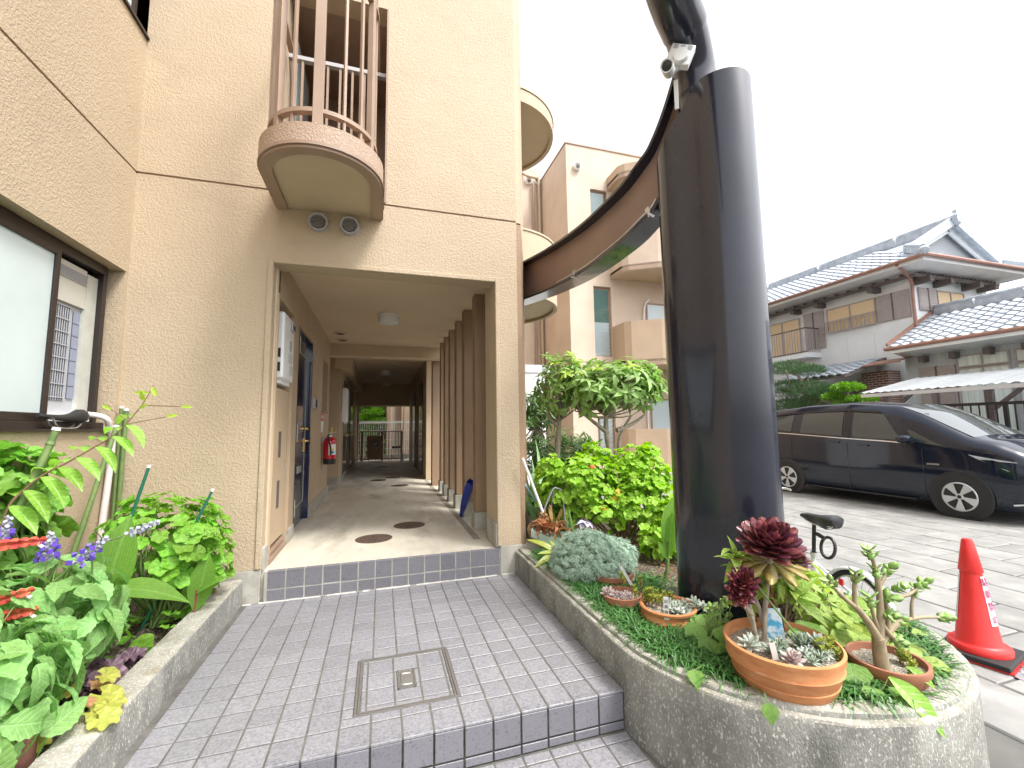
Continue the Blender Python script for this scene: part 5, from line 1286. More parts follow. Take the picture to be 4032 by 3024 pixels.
def feather(r, n=5):
    mb = MB()
    for k in range(n):
        a = (k - (n - 1) / 2) * .5; mb.add([(-.05, .1, 0), (.05, .1, 0), (math.sin(a) * .9 + .06, .25 + math.cos(a) * .7, .1), (math.sin(a) * .9 - .06, .25 + math.cos(a) * .7, .12)], [(0, 1, 2, 3)])
    return mb
fm_ = rawmesh('sprig', feather(r), L['artemisia']); mb = MB()
for c, rad, n in (((1.71, .97, .36), (.31, .30, .24), 1500), ((2.05, 1.12, .32), (.22, .22, .16), 500), ((1.84, .82, .33), (.22, .2, .14), 400)):
    for _, m in bush_items(r, c, rad, n, [fm_], .03, .058, .70, .5, zmin=.17):
        mb.mesh(fm_, m)
        if r.random() < .6: mb.mesh(fm_, m @ Matrix.Rotation(r.uniform(1.5, 3), 4, 'Y') @ Matrix.Rotation(.9, 4, 'X'))
build('foliage', mb, L['artemisia'], t, kind='stuff'); stems(t, (1.75, .95, .18), [Vector((1.71, .97, .36)) + rv(r, .13) for _ in range(50)], .003, 'brownstem', r=r)
# clay pots along the rim
pot('clay_pot', (1.68, .36), [(0, .145), (.085, .145), (.112, .255), (.133, .257), (.136, .30), (.124, .302), (.115, .26), (0, .25)], 'small rimmed clay pot of pinkish rosettes, middle of the three along the rim', 'terracotta_red', (.115, .272))
t = thing('rosette_succulent', (1.67, .35, .27), 'low pinkish white rosettes filling the small rimmed pot', 'plant')
def rosette(c, rad, key, layers=4, per=7, tilt=(0, 0, 1), out=None):
    items = []; up = Vector(tilt).normalized(); a = up.cross(Vector((.31, .9, .2))).normalized(); b = up.cross(a)
    for l in range(layers):
        f = (l + 1) / layers; el = 1.25 - 1.15 * f
        for k in range(per):
            an = k * 2 * math.pi / per + l * .45 + r.uniform(-.12, .12); o = a * math.cos(an) + b * math.sin(an)
            d = (o * math.cos(el) + up * math.sin(el)).normalized(); n = (up * math.cos(el) - o * math.sin(el) + rv(r, .05)).normalized()
            items.append((r.choice(LM[key]), frame(d, n, Vector(c) + o * rad * .08 - up * rad * .25 * f, rad * (.5 + .5 * f))))
    return items
it = []
for _ in range(15): a = r.uniform(0, 6.28); q = .095 * math.sqrt(r.random()); it += rosette((1.68 + q * math.cos(a), .36 + q * math.sin(a), .285), .036, 'pinkgrey', 2, 6)
it += rosette((1.575, .38, .315), .05, 'pinkgrey', 3, 6, (-.5, -.3, 1))
place_leaves(t, it)
def sedum(t, c, n, h, spread):
    mb = MB(); st_ = MB(); g = fat_leaf([.2, .32, .36, .28, .1], .25, -.2)
    for k in range(n):
        x = c[0] + r.gauss(0, spread); y = c[1] + r.gauss(0, spread); hh = h * r.uniform(.6, 1.1)
        st_.tube([(x, y, c[2]), (x + r.gauss(0, .01), y, c[2] + hh)], .003, 5)
        for j in range(13):
            a = j * 2.4; z = c[2] + hh - .003 * j + .012; d = Vector((math.cos(a), math.sin(a), .75 - .08 * j)); m = frame(d, (0, 0, 1), (x, y, z), .02); mb.add([m @ v for v in g.v], g.f)
    build('foliage', mb, L['sedum'], t, smooth=True, kind='stuff'); build('stems', st_, M['brownstem'], t)
t = thing('sedum', (1.75, .30, .27), 'two yellow green sedum sprigs standing in the small rimmed pot', 'plant')
sedum(t, (1.735, .41, .27), 2, .12, .02); sedum(t, (1.81, .30, .26), 2, .14, .015)
pot('clay_pot', (1.83, .05), [(0, .14), (.115, .14), (.15, .18), (.176, .235), (.172, .265), (.156, .287), (.158, .297), (.176, .305), (.178, .318), (.168, .325), (.152, .316), (.148, .28), (0, .27)], 'rounded belly clay pot with a white name label, nearest the left of the big bowl', 'terracotta', (.148, .295))
t = thing('sedum', (1.76, .12, .3), 'bushy yellow green sedum at the left side of the belly pot', 'plant'); sedum(t, (1.76, .13, .29), 16, .10, .045); sedum(t, (1.88, .14, .29), 6, .07, .03)
t = thing('silver_succulent', (1.89, .02, .3), 'trailing silver white rosettes at the right of the belly pot', 'plant')
it = []
for x, y, z in ((1.83, -.04, .315), (1.87, .0, .325), (1.90, -.06, .315), (1.93, .01, .33), (1.95, -.05, .335), (1.98, -.02, .345), (2.0, -.07, .335), (1.86, .05, .32), (1.80, .0, .31), (2.02, -.05, .325), (1.84, -.08, .31)): it += rosette((x, y, z), .052, 'silver', 2, 6, (r.gauss(0, .3), r.gauss(-.2, .3), 1))
place_leaves(t, it)
def plabel(p, d, w, h, lab, txt=None):
    t = thing('plant_label', p, lab, 'plant label'); m = frame(d, (-.62, -.78, .1), p); mm = m @ Matrix.Translation((0, h / 2, 0))
    build('stick', MB().obox(mm, w, h, .002), M['white'], t)
    if txt:
        ink = M['blackplastic']
        for i, ch in enumerate(txt): textmesh(ch, w * .78, m @ Matrix.Translation((0, h * .93 - w * .62 - i * w * 1.05, .0016)), ink, 'lettering', t, .0004)
plabel((1.725, -.075, .29), (0.02, 0.0, 1), .030, .135, 'white upright plant label with black characters in the belly pot', '白楽梅')
plabel((1.845, .50, .29), (-.5, .3, 1), .022, .15, 'blank white plant label leaning beside the silvery mound')
# the big shallow bowl
pot('clay_bowl', (1.93, -.70), [(0, .14), (.115, .14), (.17, .185), (.196, .22), (.193, .224), (.215, .25), (.229, .285), (.226, .289), (.243, .33), (.250, .345), (.245, .352), (.256, .395), (.258, .418), (.246, .424), (.236, .40), (.225, .34), (0, .33)], 'large shallow orange terracotta bowl of succulents, biggest pot on the planter', 'terracotta', (.232, .375), 64)
BC = Vector((1.93, -.70, .378))
t = thing('aeonium', (1.95, -.64, .38), 'tall aeonium with dark burgundy rosettes in the big terracotta bowl', 'plant')
it = rosette((1.988, -.62, .87), .155, 'aeonium', 7, 11, (-.28, -.5, 1)) + rosette((1.988, -.62, .80), .16, 'aeonium_old', 1, 11, (-.1, -.2, 1))
it += rosette((2.16, -.60, .77), .10, 'aeonium', 5, 9, (.4, -.5, .8)) + rosette((1.80, -.62, .69), .075, 'aeonium', 4, 9, (-.6, -.5, .7)) + rosette((1.775, -.62, .635), .07, 'aeonium', 4, 9, (-.5, -.7, .4)) + rosette((1.875, -.58, .675), .07, 'aeonium', 4, 9, (.1, -.6, .8))
place_leaves(t, it, 300)
for a, b, c in (((1.905, -.62, .37), (1.935, -.62, .58), (1.985, -.62, .80)), ((1.855, -.62, .37), (1.84, -.62, .5), (1.80, -.62, .66)), ((1.925, -.61, .37), (1.92, -.6, .5), (1.87, -.58, .65)), ((1.95, -.62, .7), (2.05, -.61, .68), (2.15, -.60, .75)), ((1.84, -.62, .52), (1.80, -.63, .56), (1.775, -.62, .62))):
    build('stem', MB().tube(smoothpath([a, b, c], 5), .0125, 9), M['bark'], t, smooth=True)
t = thing('bowl_succulents', (1.9, -.78, .38), 'mixed grey and silver succulent rosettes low in the big terracotta bowl', 'plant')
it = []
for x, y, rad, key, ly, tl in ((1.78, -.66, .075, 'silver', 3, (-.3, -.2, 1)), (1.84, -.74, .07, 'grey', 3, (0, -.2, 1)), (1.90, -.72, .07, 'grey', 3, (0, -.2, 1)), (1.85, -.83, .065, 'pinkgrey', 3, (-.2, -.3, 1)), (2.02, -.74, .085, 'grey', 4, (0, -.2, 1)), (2.08, -.78, .09, 'silver', 4, (.1, -.2, 1)),
                               (1.95, -.80, .05, 'silver', 2, (0, -.2, 1)), (1.99, -.85, .05, 'grey', 2, (0, -.2, 1)), (1.93, -.86, .045, 'grey', 2, (0, -.3, 1)), (2.04, -.84, .045, 'silver', 2, (0, -.2, 1)), (2.0, -.79, .045, 'silver', 2, (0, -.2, 1)), (1.90, -.79, .04, 'grey', 2, (0, 0, 1)), (2.09, -.70, .05, 'grey', 3, (0, 0, 1))):
    rad *= .80; it += rosette((x, y, .392 + rad * .35), rad, key, ly, 7, tl)
place_leaves(t, it)
t = thing('sedum', (2.12, -.80, .38), 'green sedum tuft at the right edge inside the big bowl', 'plant'); sedum(t, (2.10, -.82, .38), 10, .05, .03)
t = thing('nandina', (2.1, -.5, .2), 'nandina sprays with pale narrow leaves between the big bowl and the black post', 'plant')
it = []; tp = []
for x, y, z in ((1.87, -.48, .74), (1.93, -.5, .70), (2.02, -.52, .60), (1.98, -.5, .55), (2.10, -.48, .63), (2.2, -.5, .60), (2.28, -.46, .60), (2.17, -.45, .55), (2.33, -.5, .57), (2.42, -.5, .57), (2.30, -.4, .62), (2.22, -.56, .54), (2.12, -.4, .66), (2.4, -.42, .62)):
    a, b = whorls(r, (x, y, z), (.07, .06, .03), 3, LM['nandina'], .09, .16, 4, .3); it += a; tp += b
place_leaves(t, it); stems(t, (2.12, -.46, .2), tp, .005, 'brownstem', r=r)
redst = mat('red_stem', (.30, .03, .03), None, rough=.5)
for a, b in (((2.06, -.56, .36), (2.03, -.52, .6)), ((2.08, -.55, .36), (2.1, -.5, .6)), ((2.05, -.57, .37), (2.0, -.54, .52))): build('red_stem', MB().tube([a, b], .006, 6), redst, t)
t = thing('green_stick', (2.0, -.72, .4), 'thin pale green stick slanting across the big bowl', 'garden stake')
build('stick', MB().tube([(2.04, -.74, .385), (1.83, -.60, .735)], .0055, 7), M['stem'], t)
t = thing('plant_tag', (1.975, -.62, .37), 'blue and white printed plant tag standing in the big bowl', 'plant label')
build('card', MB().obox(frame((-.1, .05, 1), (-.6, -.75, 0), (1.975, -.625, .455)), .075, .16, .002), mat('blue_print_card', (.10, .42, .66), (.70, .82, .88), 16, .35, lo=.42, hi=.52), t)
plabel((1.805, -.78, .385), (-.15, .1, 1), .025, .075, 'small blank white label in the big terracotta bowl')
# flat dark bowl with the jade plant
pot('clay_bowl', (2.45, -.83), [(0, .145), (.10, .145), (.13, .20), (.158, .275), (.166, .30), (.164, .318), (.15, .318), (.145, .28), (0, .26)], 'flat dark red clay bowl holding the jade plant at the right end', 'terracotta_red', (.148, .285))
t = thing('jade_plant', (2.40, -.85, .28), 'jade plant with thick bare branches and fleshy round leaves', 'plant')
br = [((2.385, -.85, .27), (2.375, -.85, .36), (2.36, -.86, .44), .034, .026), ((2.36, -.86, .43), (2.30, -.86, .52), (2.235, -.85, .60), .02, .014), ((2.24, -.85, .59), (2.15, -.85, .66), (2.085, -.85, .73), .012, .007), ((2.24, -.85, .59), (2.245, -.85, .68), (2.25, -.86, .75), .012, .008),
      ((2.37, -.86, .43), (2.395, -.86, .6), (2.385, -.86, .76), .018, .011), ((2.385, -.86, .75), (2.37, -.86, .81), (2.355, -.86, .85), .010, .007), ((2.39, -.86, .66), (2.44, -.86, .71), (2.48, -.86, .75), .010, .007), ((2.39, -.84, .38), (2.46, -.84, .44), (2.56, -.84, .48), .02, .013), ((2.56, -.84, .48), (2.72, -.84, .475), (2.88, -.85, .455), .011, .006),
      ((2.46, -.84, .44), (2.47, -.84, .52), (2.45, -.84, .64), .012, .009), ((2.64, -.84, .48), (2.65, -.84, .55), (2.69, -.84, .62), .009, .006), ((2.46, -.85, .62), (2.6, -.85, .6), (2.74, -.85, .645), .009, .006), ((2.37, -.86, .46), (2.34, -.86, .55), (2.33, -.86, .63), .010, .007), ((2.40, -.85, .5), (2.44, -.86, .44), (2.5, -.86, .40), .012, .009)]
tips = []
jb = mat('jade_bark', (.24, .19, .12), (.34, .27, .17), 18, .75, bump=.3, bscale=60)
for k, (a, b, c, r0, r1) in enumerate(br):
    p = smoothpath([a, b, c], 5); build('branch', MB().tube(p, [r0 + (r1 - r0) * i / (len(p) - 1) for i in range(len(p))], 10), jb, t, smooth=True)
    if r1 < .0135: tips.append((Vector(c), (Vector(c) - Vector(b)).normalized()))
it = []
for p, d in tips + [(Vector((2.41, -.90, .55)), Vector((.2, -1, .2))), (Vector((2.52, -.88, .66)), Vector((.3, -.6, .5))), (Vector((2.44, -.88, .62)), Vector((0, -.8, .5)))]:
    for l in range(4):
        for k in range(2 if l else 3):
            an = l * 1.57 + k * math.pi + r.uniform(-.3, .3); a = d.cross(Vector((.2, .3, 1))).normalized(); b = d.cross(a); o = a * math.cos(an) + b * math.sin(an)
            f = (o * .8 + d * (.5 if l < 3 else 1.2)).normalized(); it.append((LM['jade'][0], frame(f, d + rv(r, .2), p - d * .018 * l, r.uniform(.035, .055))))
place_leaves(t, it)
t = thing('sedum', (2.53, -.86, .3), 'small green sedum growing at the right inside the flat dark bowl', 'plant'); sedum(t, (2.53, -.87, .285), 5, .05, .02); sedum(t, (2.49, -.92, .285), 2, .04, .015)
# ground cover
t = thing('creeper', (2.85, -.3, .18), 'pale variegated creeper covering the planter between the jade plant and the bicycle', 'plant')
it = []
for _ in range(520):
    while True:
        x = r.uniform(2.42, 3.26); y = r.uniform(-.98, .75)
        if math.hypot(x - 2.36, min(y + .1, 0)) < .86 and math.hypot(x - 2.45, y + .83) > .17 and math.hypot(x - 2.37, y + .1) > .24 and (x > 2.62 or y < -.30): break
    z = .21 + r.random() * ((.22 if y > -.6 else .10) if x < 2.80 and y < -.25 else .06) + (.05 * math.exp(-((y + .05) ** 2) / .15) if x < 2.80 else 0)
    it.append((r.choice(LM['creeper']), frame((r.gauss(0, 1), r.gauss(-.3, 1), r.gauss(-.1, .25)), (r.gauss(-.25, .3), r.gauss(-.3, .3), 1), (x, y, z), r.uniform(.06, .13))))
place_leaves(t, it, 295, L['creeper']); stems(t, (2.85, -.2, .17), [q[1].translation for q in it], .004, 'brownstem', every=9, jitter=.08, r=r)
t = thing('wild_ground_plant', (1.78, -.32, .17), 'heart leaved wild plant between the belly pot and the big bowl', 'plant')
it = []
for x, y, z, s in ((1.83, -.24, .31, .13), (1.90, -.18, .34, .11), (1.93, -.26, .33, .10), (1.76, -.42, .28, .14), (1.72, -.36, .26, .10), (1.69, -.40, .25, .09), (1.80, -.38, .30, .12), (1.88, -.33, .33, .11), (1.86, -.12, .3, .09), (1.96, -.2, .37, .08), (1.56, -.58, .25, .09), (1.53, -.55, .27, .08), (1.66, -.86, .27, .07)):
    it.append((r.choice(LM['violet']), frame((r.uniform(-.9, .5), r.uniform(-1, -.1), -.35), (-.4, -.5, 1), (x, y, z), s * 1.15)))
for _ in range(24): it.append((LM['jade'][0], frame(rv(r), (-.3, -.4, 1), (r.uniform(1.92, 2.06), r.uniform(-.32, -.18), r.uniform(.26, .46)), .045)))
place_leaves(t, it); stems(t, (1.85, -.28, .17), [q[1].translation for q in it], .004, 'stem', every=1, r=r)
t = thing('wild_ground_plant', (2.22, -.80, .17), 'heart leaved wild plant between the two bowls, one long leaf over the rim', 'plant')
it = [(r.choice(LM['violet']), frame((-.7, -.7, -.2), (-.4, -.5, 1), p, s)) for p, s in (((2.22, -.68, .36), .16), ((2.16, -.62, .40), .15), ((2.24, -.80, .31), .17), ((2.2, -.92, .27), .10), ((2.30, -.96, .27), .09), ((2.27, -.56, .40), .14), ((2.32, -.98, .25), .09))]
it.append((LM['vine'][1], frame((.05, -.9, -.35), (-.5, -.3, 1), (2.27, -.95, .32), .23))); it.append((LM['vine'][0], frame((.35, -.75, -.3), (-.5, -.3, 1), (2.42, -.93, .33), .12)))
place_leaves(t, it); stems(t, (2.25, -.78, .17), [q[1].translation for q in it], .004, 'stem', r=r)
mb = MB()
def blade(p, d, h, w):
    n = Vector((d.x, d.y, 0)); s = Vector((-d.y, d.x, 0)).normalized() * w; q = [p, p + Vector((0, 0, h * .55)) + n * h * .25, p + Vector((0, 0, h * .68)) + n * h * .65, p + Vector((0, 0, h * .45)) + n * h * 1.0]
    vs = []
    for i, c in enumerate(q): f = (1, .9, .65, .05)[i]; vs += [c - s * f, c + s * f]
    mb.add(vs, [(0, 1, 3, 2), (2, 3, 5, 4), (4, 5, 7, 6)])
pots = [(1.83, .78, .19), (1.68, .36, .115), (1.83, .05, .15), (1.93, -.70, .16), (2.45, -.83, .12), (2.3, .05, .36)]
cnt = 0
while cnt < 900:
    if r.random() < .72:
        if r.random() < .42: x = 1.49 + abs(r.gauss(0, .16)); y = r.uniform(-.1, 1.7)
        else:
            a = r.uniform(math.pi, math.pi * 2.0); q = .87 - abs(r.gauss(0, .14)); x = 2.36 + q * math.cos(a); y = -.1 + q * math.sin(a)
    else: x = r.uniform(1.5, 2.2); y = r.uniform(-.6, .8)
    if any(math.hypot(x - a, y - b) < c for a, b, c in pots): continue
    if math.hypot(x - 2.36, min(y + .1, 0)) > .90: continue
    if r.random() < .30 and y > .9: continue
    cnt += 1
    for _ in range(r.randint(7, 10)):
        a = r.uniform(0, 6.28); blade(Vector((x + r.gauss(0, .012), y + r.gauss(0, .012), .165)), Vector((math.cos(a), math.sin(a), 0)), r.uniform(.09, .17), r.uniform(.0042, .0062))
build('mondo_grass', mb, L['grass'], kind='stuff', label='dark green mondo grass along the inside of the round planter', cat='grass')
# litter, rock, tools by the building corner
mb = MB()
for _ in range(260):
    x = r.uniform(1.9, 3.0); y = r.uniform(.25, 1.6); g = r.choice(LM['dry']); mb.mesh(g, frame((r.gauss(0, 1), r.gauss(0, 1), .05), (0, 0, 1), (x, y, .185), r.uniform(.02, .05)))
build('leaf_litter', mb, L['dry'], kind='stuff', label='brown leaf litter on the soil behind the clay pots', cat='leaf litter')
bm = bmesh.new(); bmesh.ops.create_icosphere(bm, subdivisions=3, radius=1)
rk = MB().add([Vector((2.17 + v.co.x * .10 * (1 + .25 * math.sin(v.co.y * 7)), .40 + v.co.y * .13 * (1 + .2 * math.sin(v.co.z * 6 + 1)), .20 + v.co.z * .055 * (1 + .3 * math.sin(v.co.x * 8)))) for v in bm.verts], [tuple(v.index for v in f.verts) for f in bm.faces]); bm.free()
build('rock', rk, mat('grey_rock', (.22, .21, .19), (.36, .35, .32), 14, .9, bump=.8, bscale=50), smooth=True, label='grey weathered rock at the foot of the black post', cat='rock')
t = thing('dust_pan', (1.66, 1.8, .17), 'pale green long handled dust pan heaped with dead leaves beside the building', 'dust pan')
pg = mat('pale_green_enamel', (.36, .46, .38), (.42, .52, .44), 6, .45)
po = [(1.50, 1.78), (1.74, 1.60), (1.90, 1.78), (1.66, 1.98)]
zz = [.37, .27, .29, .39]
mb = MB(); n = 4
mb.add([(x, y, z) for (x, y), z in zip(po, zz)] + [(x, y, z + .075) for (x, y), z in zip(po, zz)], [(0, 1, 2, 3), (0, 1, 5, 4), (1, 2, 6, 5), (3, 0, 4, 7), (2, 3, 7, 6)])
po = build('pan', mb, pg, t); sm = po.modifiers.new('solid', 'SOLIDIFY'); sm.thickness = .006
build('frame_bar', MB().tube(smoothpath([(1.56, 1.84, .40), (1.68, 1.86, .62), (1.775, 1.86, .81), (1.83, 1.86, .825), (1.885, 1.86, .78), (1.90, 1.84, .55), (1.90, 1.80, .33)], 5), .010, 8).tube([(1.74, 1.93, .35), (1.80, 1.88, .80)], .009, 8), mat('grey_tube', (.33, .32, .34), None, rough=.4, metal=.6), t, smooth=True)
build('pan_strap', MB().beam((1.56, 1.73, .36), (1.56, 1.735, .43), .02, .006), M['trim'], t)
it = [(r.choice(LM['dry']), frame(rv(r), (0, -.3, 1), (1.70 + r.gauss(0, .07), 1.78 + r.gauss(0, .07), .42 + r.random() * .1), r.uniform(.09, .2))) for _ in range(60)]
tl = thing('dead_leaves', (1.7, 1.78, .38), 'heap of dead brown leaves lying in the green dust pan', 'leaf heap'); place_leaves(tl, it)
t = thing('white_pole', (1.42, 1.85, .45), 'long white pole slanting from the building corner into the dust pan', 'pole')
build('pole', MB().tube([(1.435, 1.82, 1.16), (1.70, 1.80, .44)], .014, 10), M['white'], t, smooth=True)
t = thing('blue_pole', (1.6, 2.2, .45), 'pale blue pole behind the white one by the building corner', 'pole')
build('pole', MB().tube([(1.53, 2.2, .92), (1.70, 2.2, .66), (1.85, 2.2, .4)], .013, 10), mat('pale_blue_paint', (.30, .48, .60), None, rough=.4), t, smooth=True)
t = thing('steel_scoop', (1.55, 2.0, .2), 'bent stainless steel scoop leaning on the building corner', 'scoop')
sc = build('blade', MB().add([(1.46 + .20 * math.sin(i * .3) * (1 - .25 * j), 1.95 + .06 * j, .62 - .055 * i - .02 * j) for i in range(7) for j in range(4)], [(i * 4 + j, i * 4 + j + 1, (i + 1) * 4 + j + 1, (i + 1) * 4 + j) for i in range(6) for j in range(3)]), M['steel'], t, smooth=True)
t = thing('plastic_pot', (1.66, 1.5, .15), 'black plastic nursery pot behind the planter wall near the building', 'plant pot')
build('body', MB().lathe([(0, .15), (.075, .15), (.095, .28), (.10, .28), (.10, .295), (.09, .295), (.085, .2), (0, .19)], (1.64, 1.45, 0), 24), M['blackplastic'], t, smooth=True)
t = thing('variegated_plant', (1.62, 1.35, .2), 'yellow edged strap leaves growing from the black nursery pot', 'plant')
yl = lset('leaf', [leaf_geo([.05, .08, .1, .1, .09, .06, 0], .3, .3 + .3 * i, .2) for i in range(2)], 'sedum')
place_leaves(t, [(r.choice(yl), frame((r.gauss(0, .6), r.gauss(-.5, .4), r.uniform(.3, 1)), (0, -.6, 1), (1.63, 1.42, .28), r.uniform(.18, .3))) for _ in range(11)])
# ---------------------------------------------------------------- traffic cone
CX, CY = 4.215, -.285
t = thing('traffic_cone', (CX, CY, -.21), 'red traffic cone with a white no parking sleeve on a black rubber base', 'traffic cone')
cr = mat('cone_red_plastic', (.72, .025, .022), (.78, .035, .03), 6, .42, bump=.03, bscale=60)
build('cone_body', MB().lathe([(0, .61), (.024, .608), (.033, .595), (.068, .385), (.066, .378), (.058, .378), (.122, -.105), (.132, -.118), (.162, -.122), (.170, -.135), (.168, -.162), (0, -.162)], (CX, CY, 0), 48), cr, t, smooth=True, angle=45)
bz = Matrix.Translation((CX, CY, -.18)) @ Matrix.Rotation(R(13), 4, 'Z')
build('rubber_base', MB().obox(bz, .42, .38, .035), M['rubber'], t, bevel=.008)
build('base_plate', MB().obox(bz @ Matrix.Translation((.015, -.01, -.024)), .43, .39, .010), cr, t)
wp = mat('white_reflective_sheet', (.74, .74, .76), None, rough=.5)
def cone_r(z): return .058 + (.378 - z) / (.378 + .105) * .064 + .0025
for a0, a1 in ((252, 296), (112, 142), (10, 52)):
    vs = []; n = 8
    for z in (.355, .03):
        for i in range(n + 1): a = R(a0 + (a1 - a0) * i / n); vs.append((CX + cone_r(z) * math.cos(a), CY + cone_r(z) * math.sin(a), z))
    sl_ = build('sleeve_panel', MB().add(vs, [(i, i + 1, n + 2 + i, n + 1 + i) for i in range(n)]), wp, t, smooth=True)
    if a0 == 252:
        ink = mat('purple_red_ink', (.42, .03, .16), None, rough=.5); a = R(272); sl_t = Vector((math.cos(a), math.sin(a), .22)).normalized()
        for k, ch in enumerate('駐車禁止'):
            z = .315 - .080 * k; p = Vector((CX + (cone_r(z) + .003) * math.cos(a), CY + (cone_r(z) + .003) * math.sin(a), z))
            x = Vector((-math.sin(a), math.cos(a), 0)); y = sl_t.cross(x)
            textmesh(ch, .060, Matrix(((x.x, y.x, sl_t.x, p.x), (x.y, y.y, sl_t.y, p.y), (x.z, y.z, sl_t.z, p.z), (0, 0, 0, 1))), ink, 'lettering', sl_)
# ---------------------------------------------------------------- small white bicycle behind the planter
BX = 3.75
t = thing('bicycle', (BX, .7, -.21), 'small wheeled white bicycle with a black saddle parked behind the round planter', 'bicycle')
wf = mat('white_frame_enamel', (.72, .73, .74), None, rough=.2, coat=.4)
def seg(name, pts, rad, m, par=None, k=1): return build(name, MB().tube(smoothpath(pts, k) if k > 1 else pts, rad, 10), m, par or t, smooth=True)
prof = [(0, 0)]
sad = MB(); vs = []; n = 12; st_ = [(.66, .012, .640, .02), (.64, .024, .648, .03), (.58, .030, .648, .055), (.52, .038, .645, .07), (.46, .060, .645, .085), (.40, .082, .650, .10), (.35, .086, .657, .095), (.32, .070, .655, .07), (.312, .03, .645, .03)]
for y, w, z, h in st_:
    for j in range(n):
        a = 2 * math.pi * j / n; c, s = math.cos(a), math.sin(a)
        vs.append((BX + w * c, y, z + (h * .35 * s if s > 0 else h * s * (1.0 if abs(c) > .4 else .6))))
sad.add(vs, [(i * n + j, i * n + (j + 1) % n, (i + 1) * n + (j + 1) % n, (i + 1) * n + j) for i in range(len(st_) - 1) for j in range(n)] + [tuple(range(n)), tuple(range(len(vs) - n, len(vs)))])
sd = build('saddle', sad, M['blackplastic'], t, smooth=True)
build('saddle_rail', MB().tube(smoothpath([(BX - .025, .60, .61), (BX - .03, .5, .585), (BX - .05, .36, .59), (BX - .05, .33, .61)], 3), .006, 6).tube(smoothpath([(BX + .025, .60, .61), (BX + .03, .5, .585), (BX + .05, .36, .59), (BX + .05, .33, .61)], 3), .006, 6), M['steel'], sd, smooth=True)
for s in (-1, 1): build('saddle_spring', MB().tube([(BX + s * .05 + .018 * math.cos(i * .9), .36 + .018 * math.sin(i * .9), .575 + .0022 * i) for i in range(28)], .0045, 6), M['steel'], sd)
seg('seat_post', [(BX, .535, .60), (BX, .565, .30)], .0165, M['blackplastic'])
build('seat_clamp', MB().lathe([(.026, .29), (.026, .33)], (BX, .563, 0), 14).tube([(BX - .02, .58, .315), (BX - .05, .66, .325)], .006, 6), M['steel'], t)
lk = build('cable_lock', MB().tube([(BX + .01 + .02 * math.sin(a), .435 + .062 * math.cos(a), .40 + .085 * math.sin(a)) for a in [i * 2 * math.pi / 30 for i in range(30)]], .013, 9, closed=True).tube([(BX, .52, .50), (BX, .45, .475)], .018, 8), M['blackplastic'], t, smooth=True)
seg('seat_tube', [(BX, .565, .31), (BX, .60, .02)], .021, wf)
for s in (-.05, .05): seg('seat_stay', [(BX + s * .3, .568, .24), (BX + s, .22, .025)], .010, wf)
for s in (-.05, .05): seg('chain_stay', [(BX + s * .5, .60, .0), (BX + s, .22, .025)], .011, wf)
seg('main_tube', [(BX, .59, .08), (BX, .9, .14), (BX, 1.16, .36)], .024, wf, k=5)
seg('head_tube', [(BX, 1.14, .46), (BX, 1.18, .28)], .024, wf)
for s in (-.05, .05): seg('fork_blade', [(BX + s * .6, 1.18, .28), (BX + s, 1.25, .025)], .012, wf)
seg('handlebar', [(BX - .30, 1.0, .80), (BX - .26, 1.08, .81), (BX, 1.11, .78), (BX + .26, 1.08, .81), (BX + .30, 1.0, .80)], .012, M['steel'], k=5)
seg('stem', [(BX, 1.14, .45), (BX, 1.11, .78)], .015, M['steel'])
for nm, wy in (('rear', .22), ('front', 1.25)):
    wq = Matrix.Rotation(R(90), 3, 'Y')
    w = build('wheel', MB().tube([(BX, wy + .225 * math.cos(a), .028 + .225 * math.sin(a)) for a in [i * 2 * math.pi / 40 for i in range(40)]], .021, 10, closed=True), M['rubber'], t, smooth=True)
    build('rim', MB().tube([(BX, wy + .20 * math.cos(a), .028 + .20 * math.sin(a)) for a in [i * 2 * math.pi / 40 for i in range(40)]], .009, 8, closed=True), M['alu'], w, smooth=True)
    sp = MB()
    for i in range(20): a = i * 2 * math.pi / 20; sp.tube([(BX + .02 * (1 if i % 2 else -1), wy + .02 * math.cos(a + 1), .028 + .02 * math.sin(a + 1)), (BX, wy + .195 * math.cos(a), .028 + .195 * math.sin(a))], .0022, 4, cap=False)
    build('spokes', sp, M['alu'], w); build('hub', MB().tube([(BX - .05, wy, .028), (BX + .05, wy, .028)], .018, 10), M['steel'], w, smooth=True)
    vs = []; n = 22; a0, a1 = (R(-12), R(150)) if nm == 'rear' else (R(20), R(150))
    a0, a1 = (R(30), R(200)) if nm == 'rear' else (R(10), R(150))
    for i in range(n + 1):
        a = math.pi - (a0 + (a1 - a0) * i / n) if nm == 'front' else a0 + (a1 - a0) * i / n
        for x, rr in ((-.036, .252), (-.022, .268), (0, .273), (.022, .268), (.036, .252)): vs.append((BX + x, wy + rr * math.cos(a), .028 + rr * math.sin(a)))
    fd = build('mudguard', MB().add(vs, [(i * 5 + j, i * 5 + j + 1, (i + 1) * 5 + j + 1, (i + 1) * 5 + j) for i in range(n) for j in range(4)]), wf, t, smooth=True)
    sm = fd.modifiers.new('solid', 'SOLIDIFY'); sm.thickness = .003
build('reflector', MB().obox(Matrix.Translation((BX - .012, .33, .15)), .02, .035, .05), cr, t, bevel=.004)
build('crank', MB().tube([(BX - .07, .60, .0), (BX - .08, .52, -.10)], .009, 8).lathe([(0, -.06), (.07, -.06), (.07, -.052), (0, -.052)], (BX, .60, 0), 24, axis=Matrix.Rotation(R(90), 3, 'Y')), M['blackplastic'], t)
build('kickstand', MB().tube([(BX - .06, .26, .0), (BX - .14, .20, -.21)], .008, 8), M['blackplastic'], t)
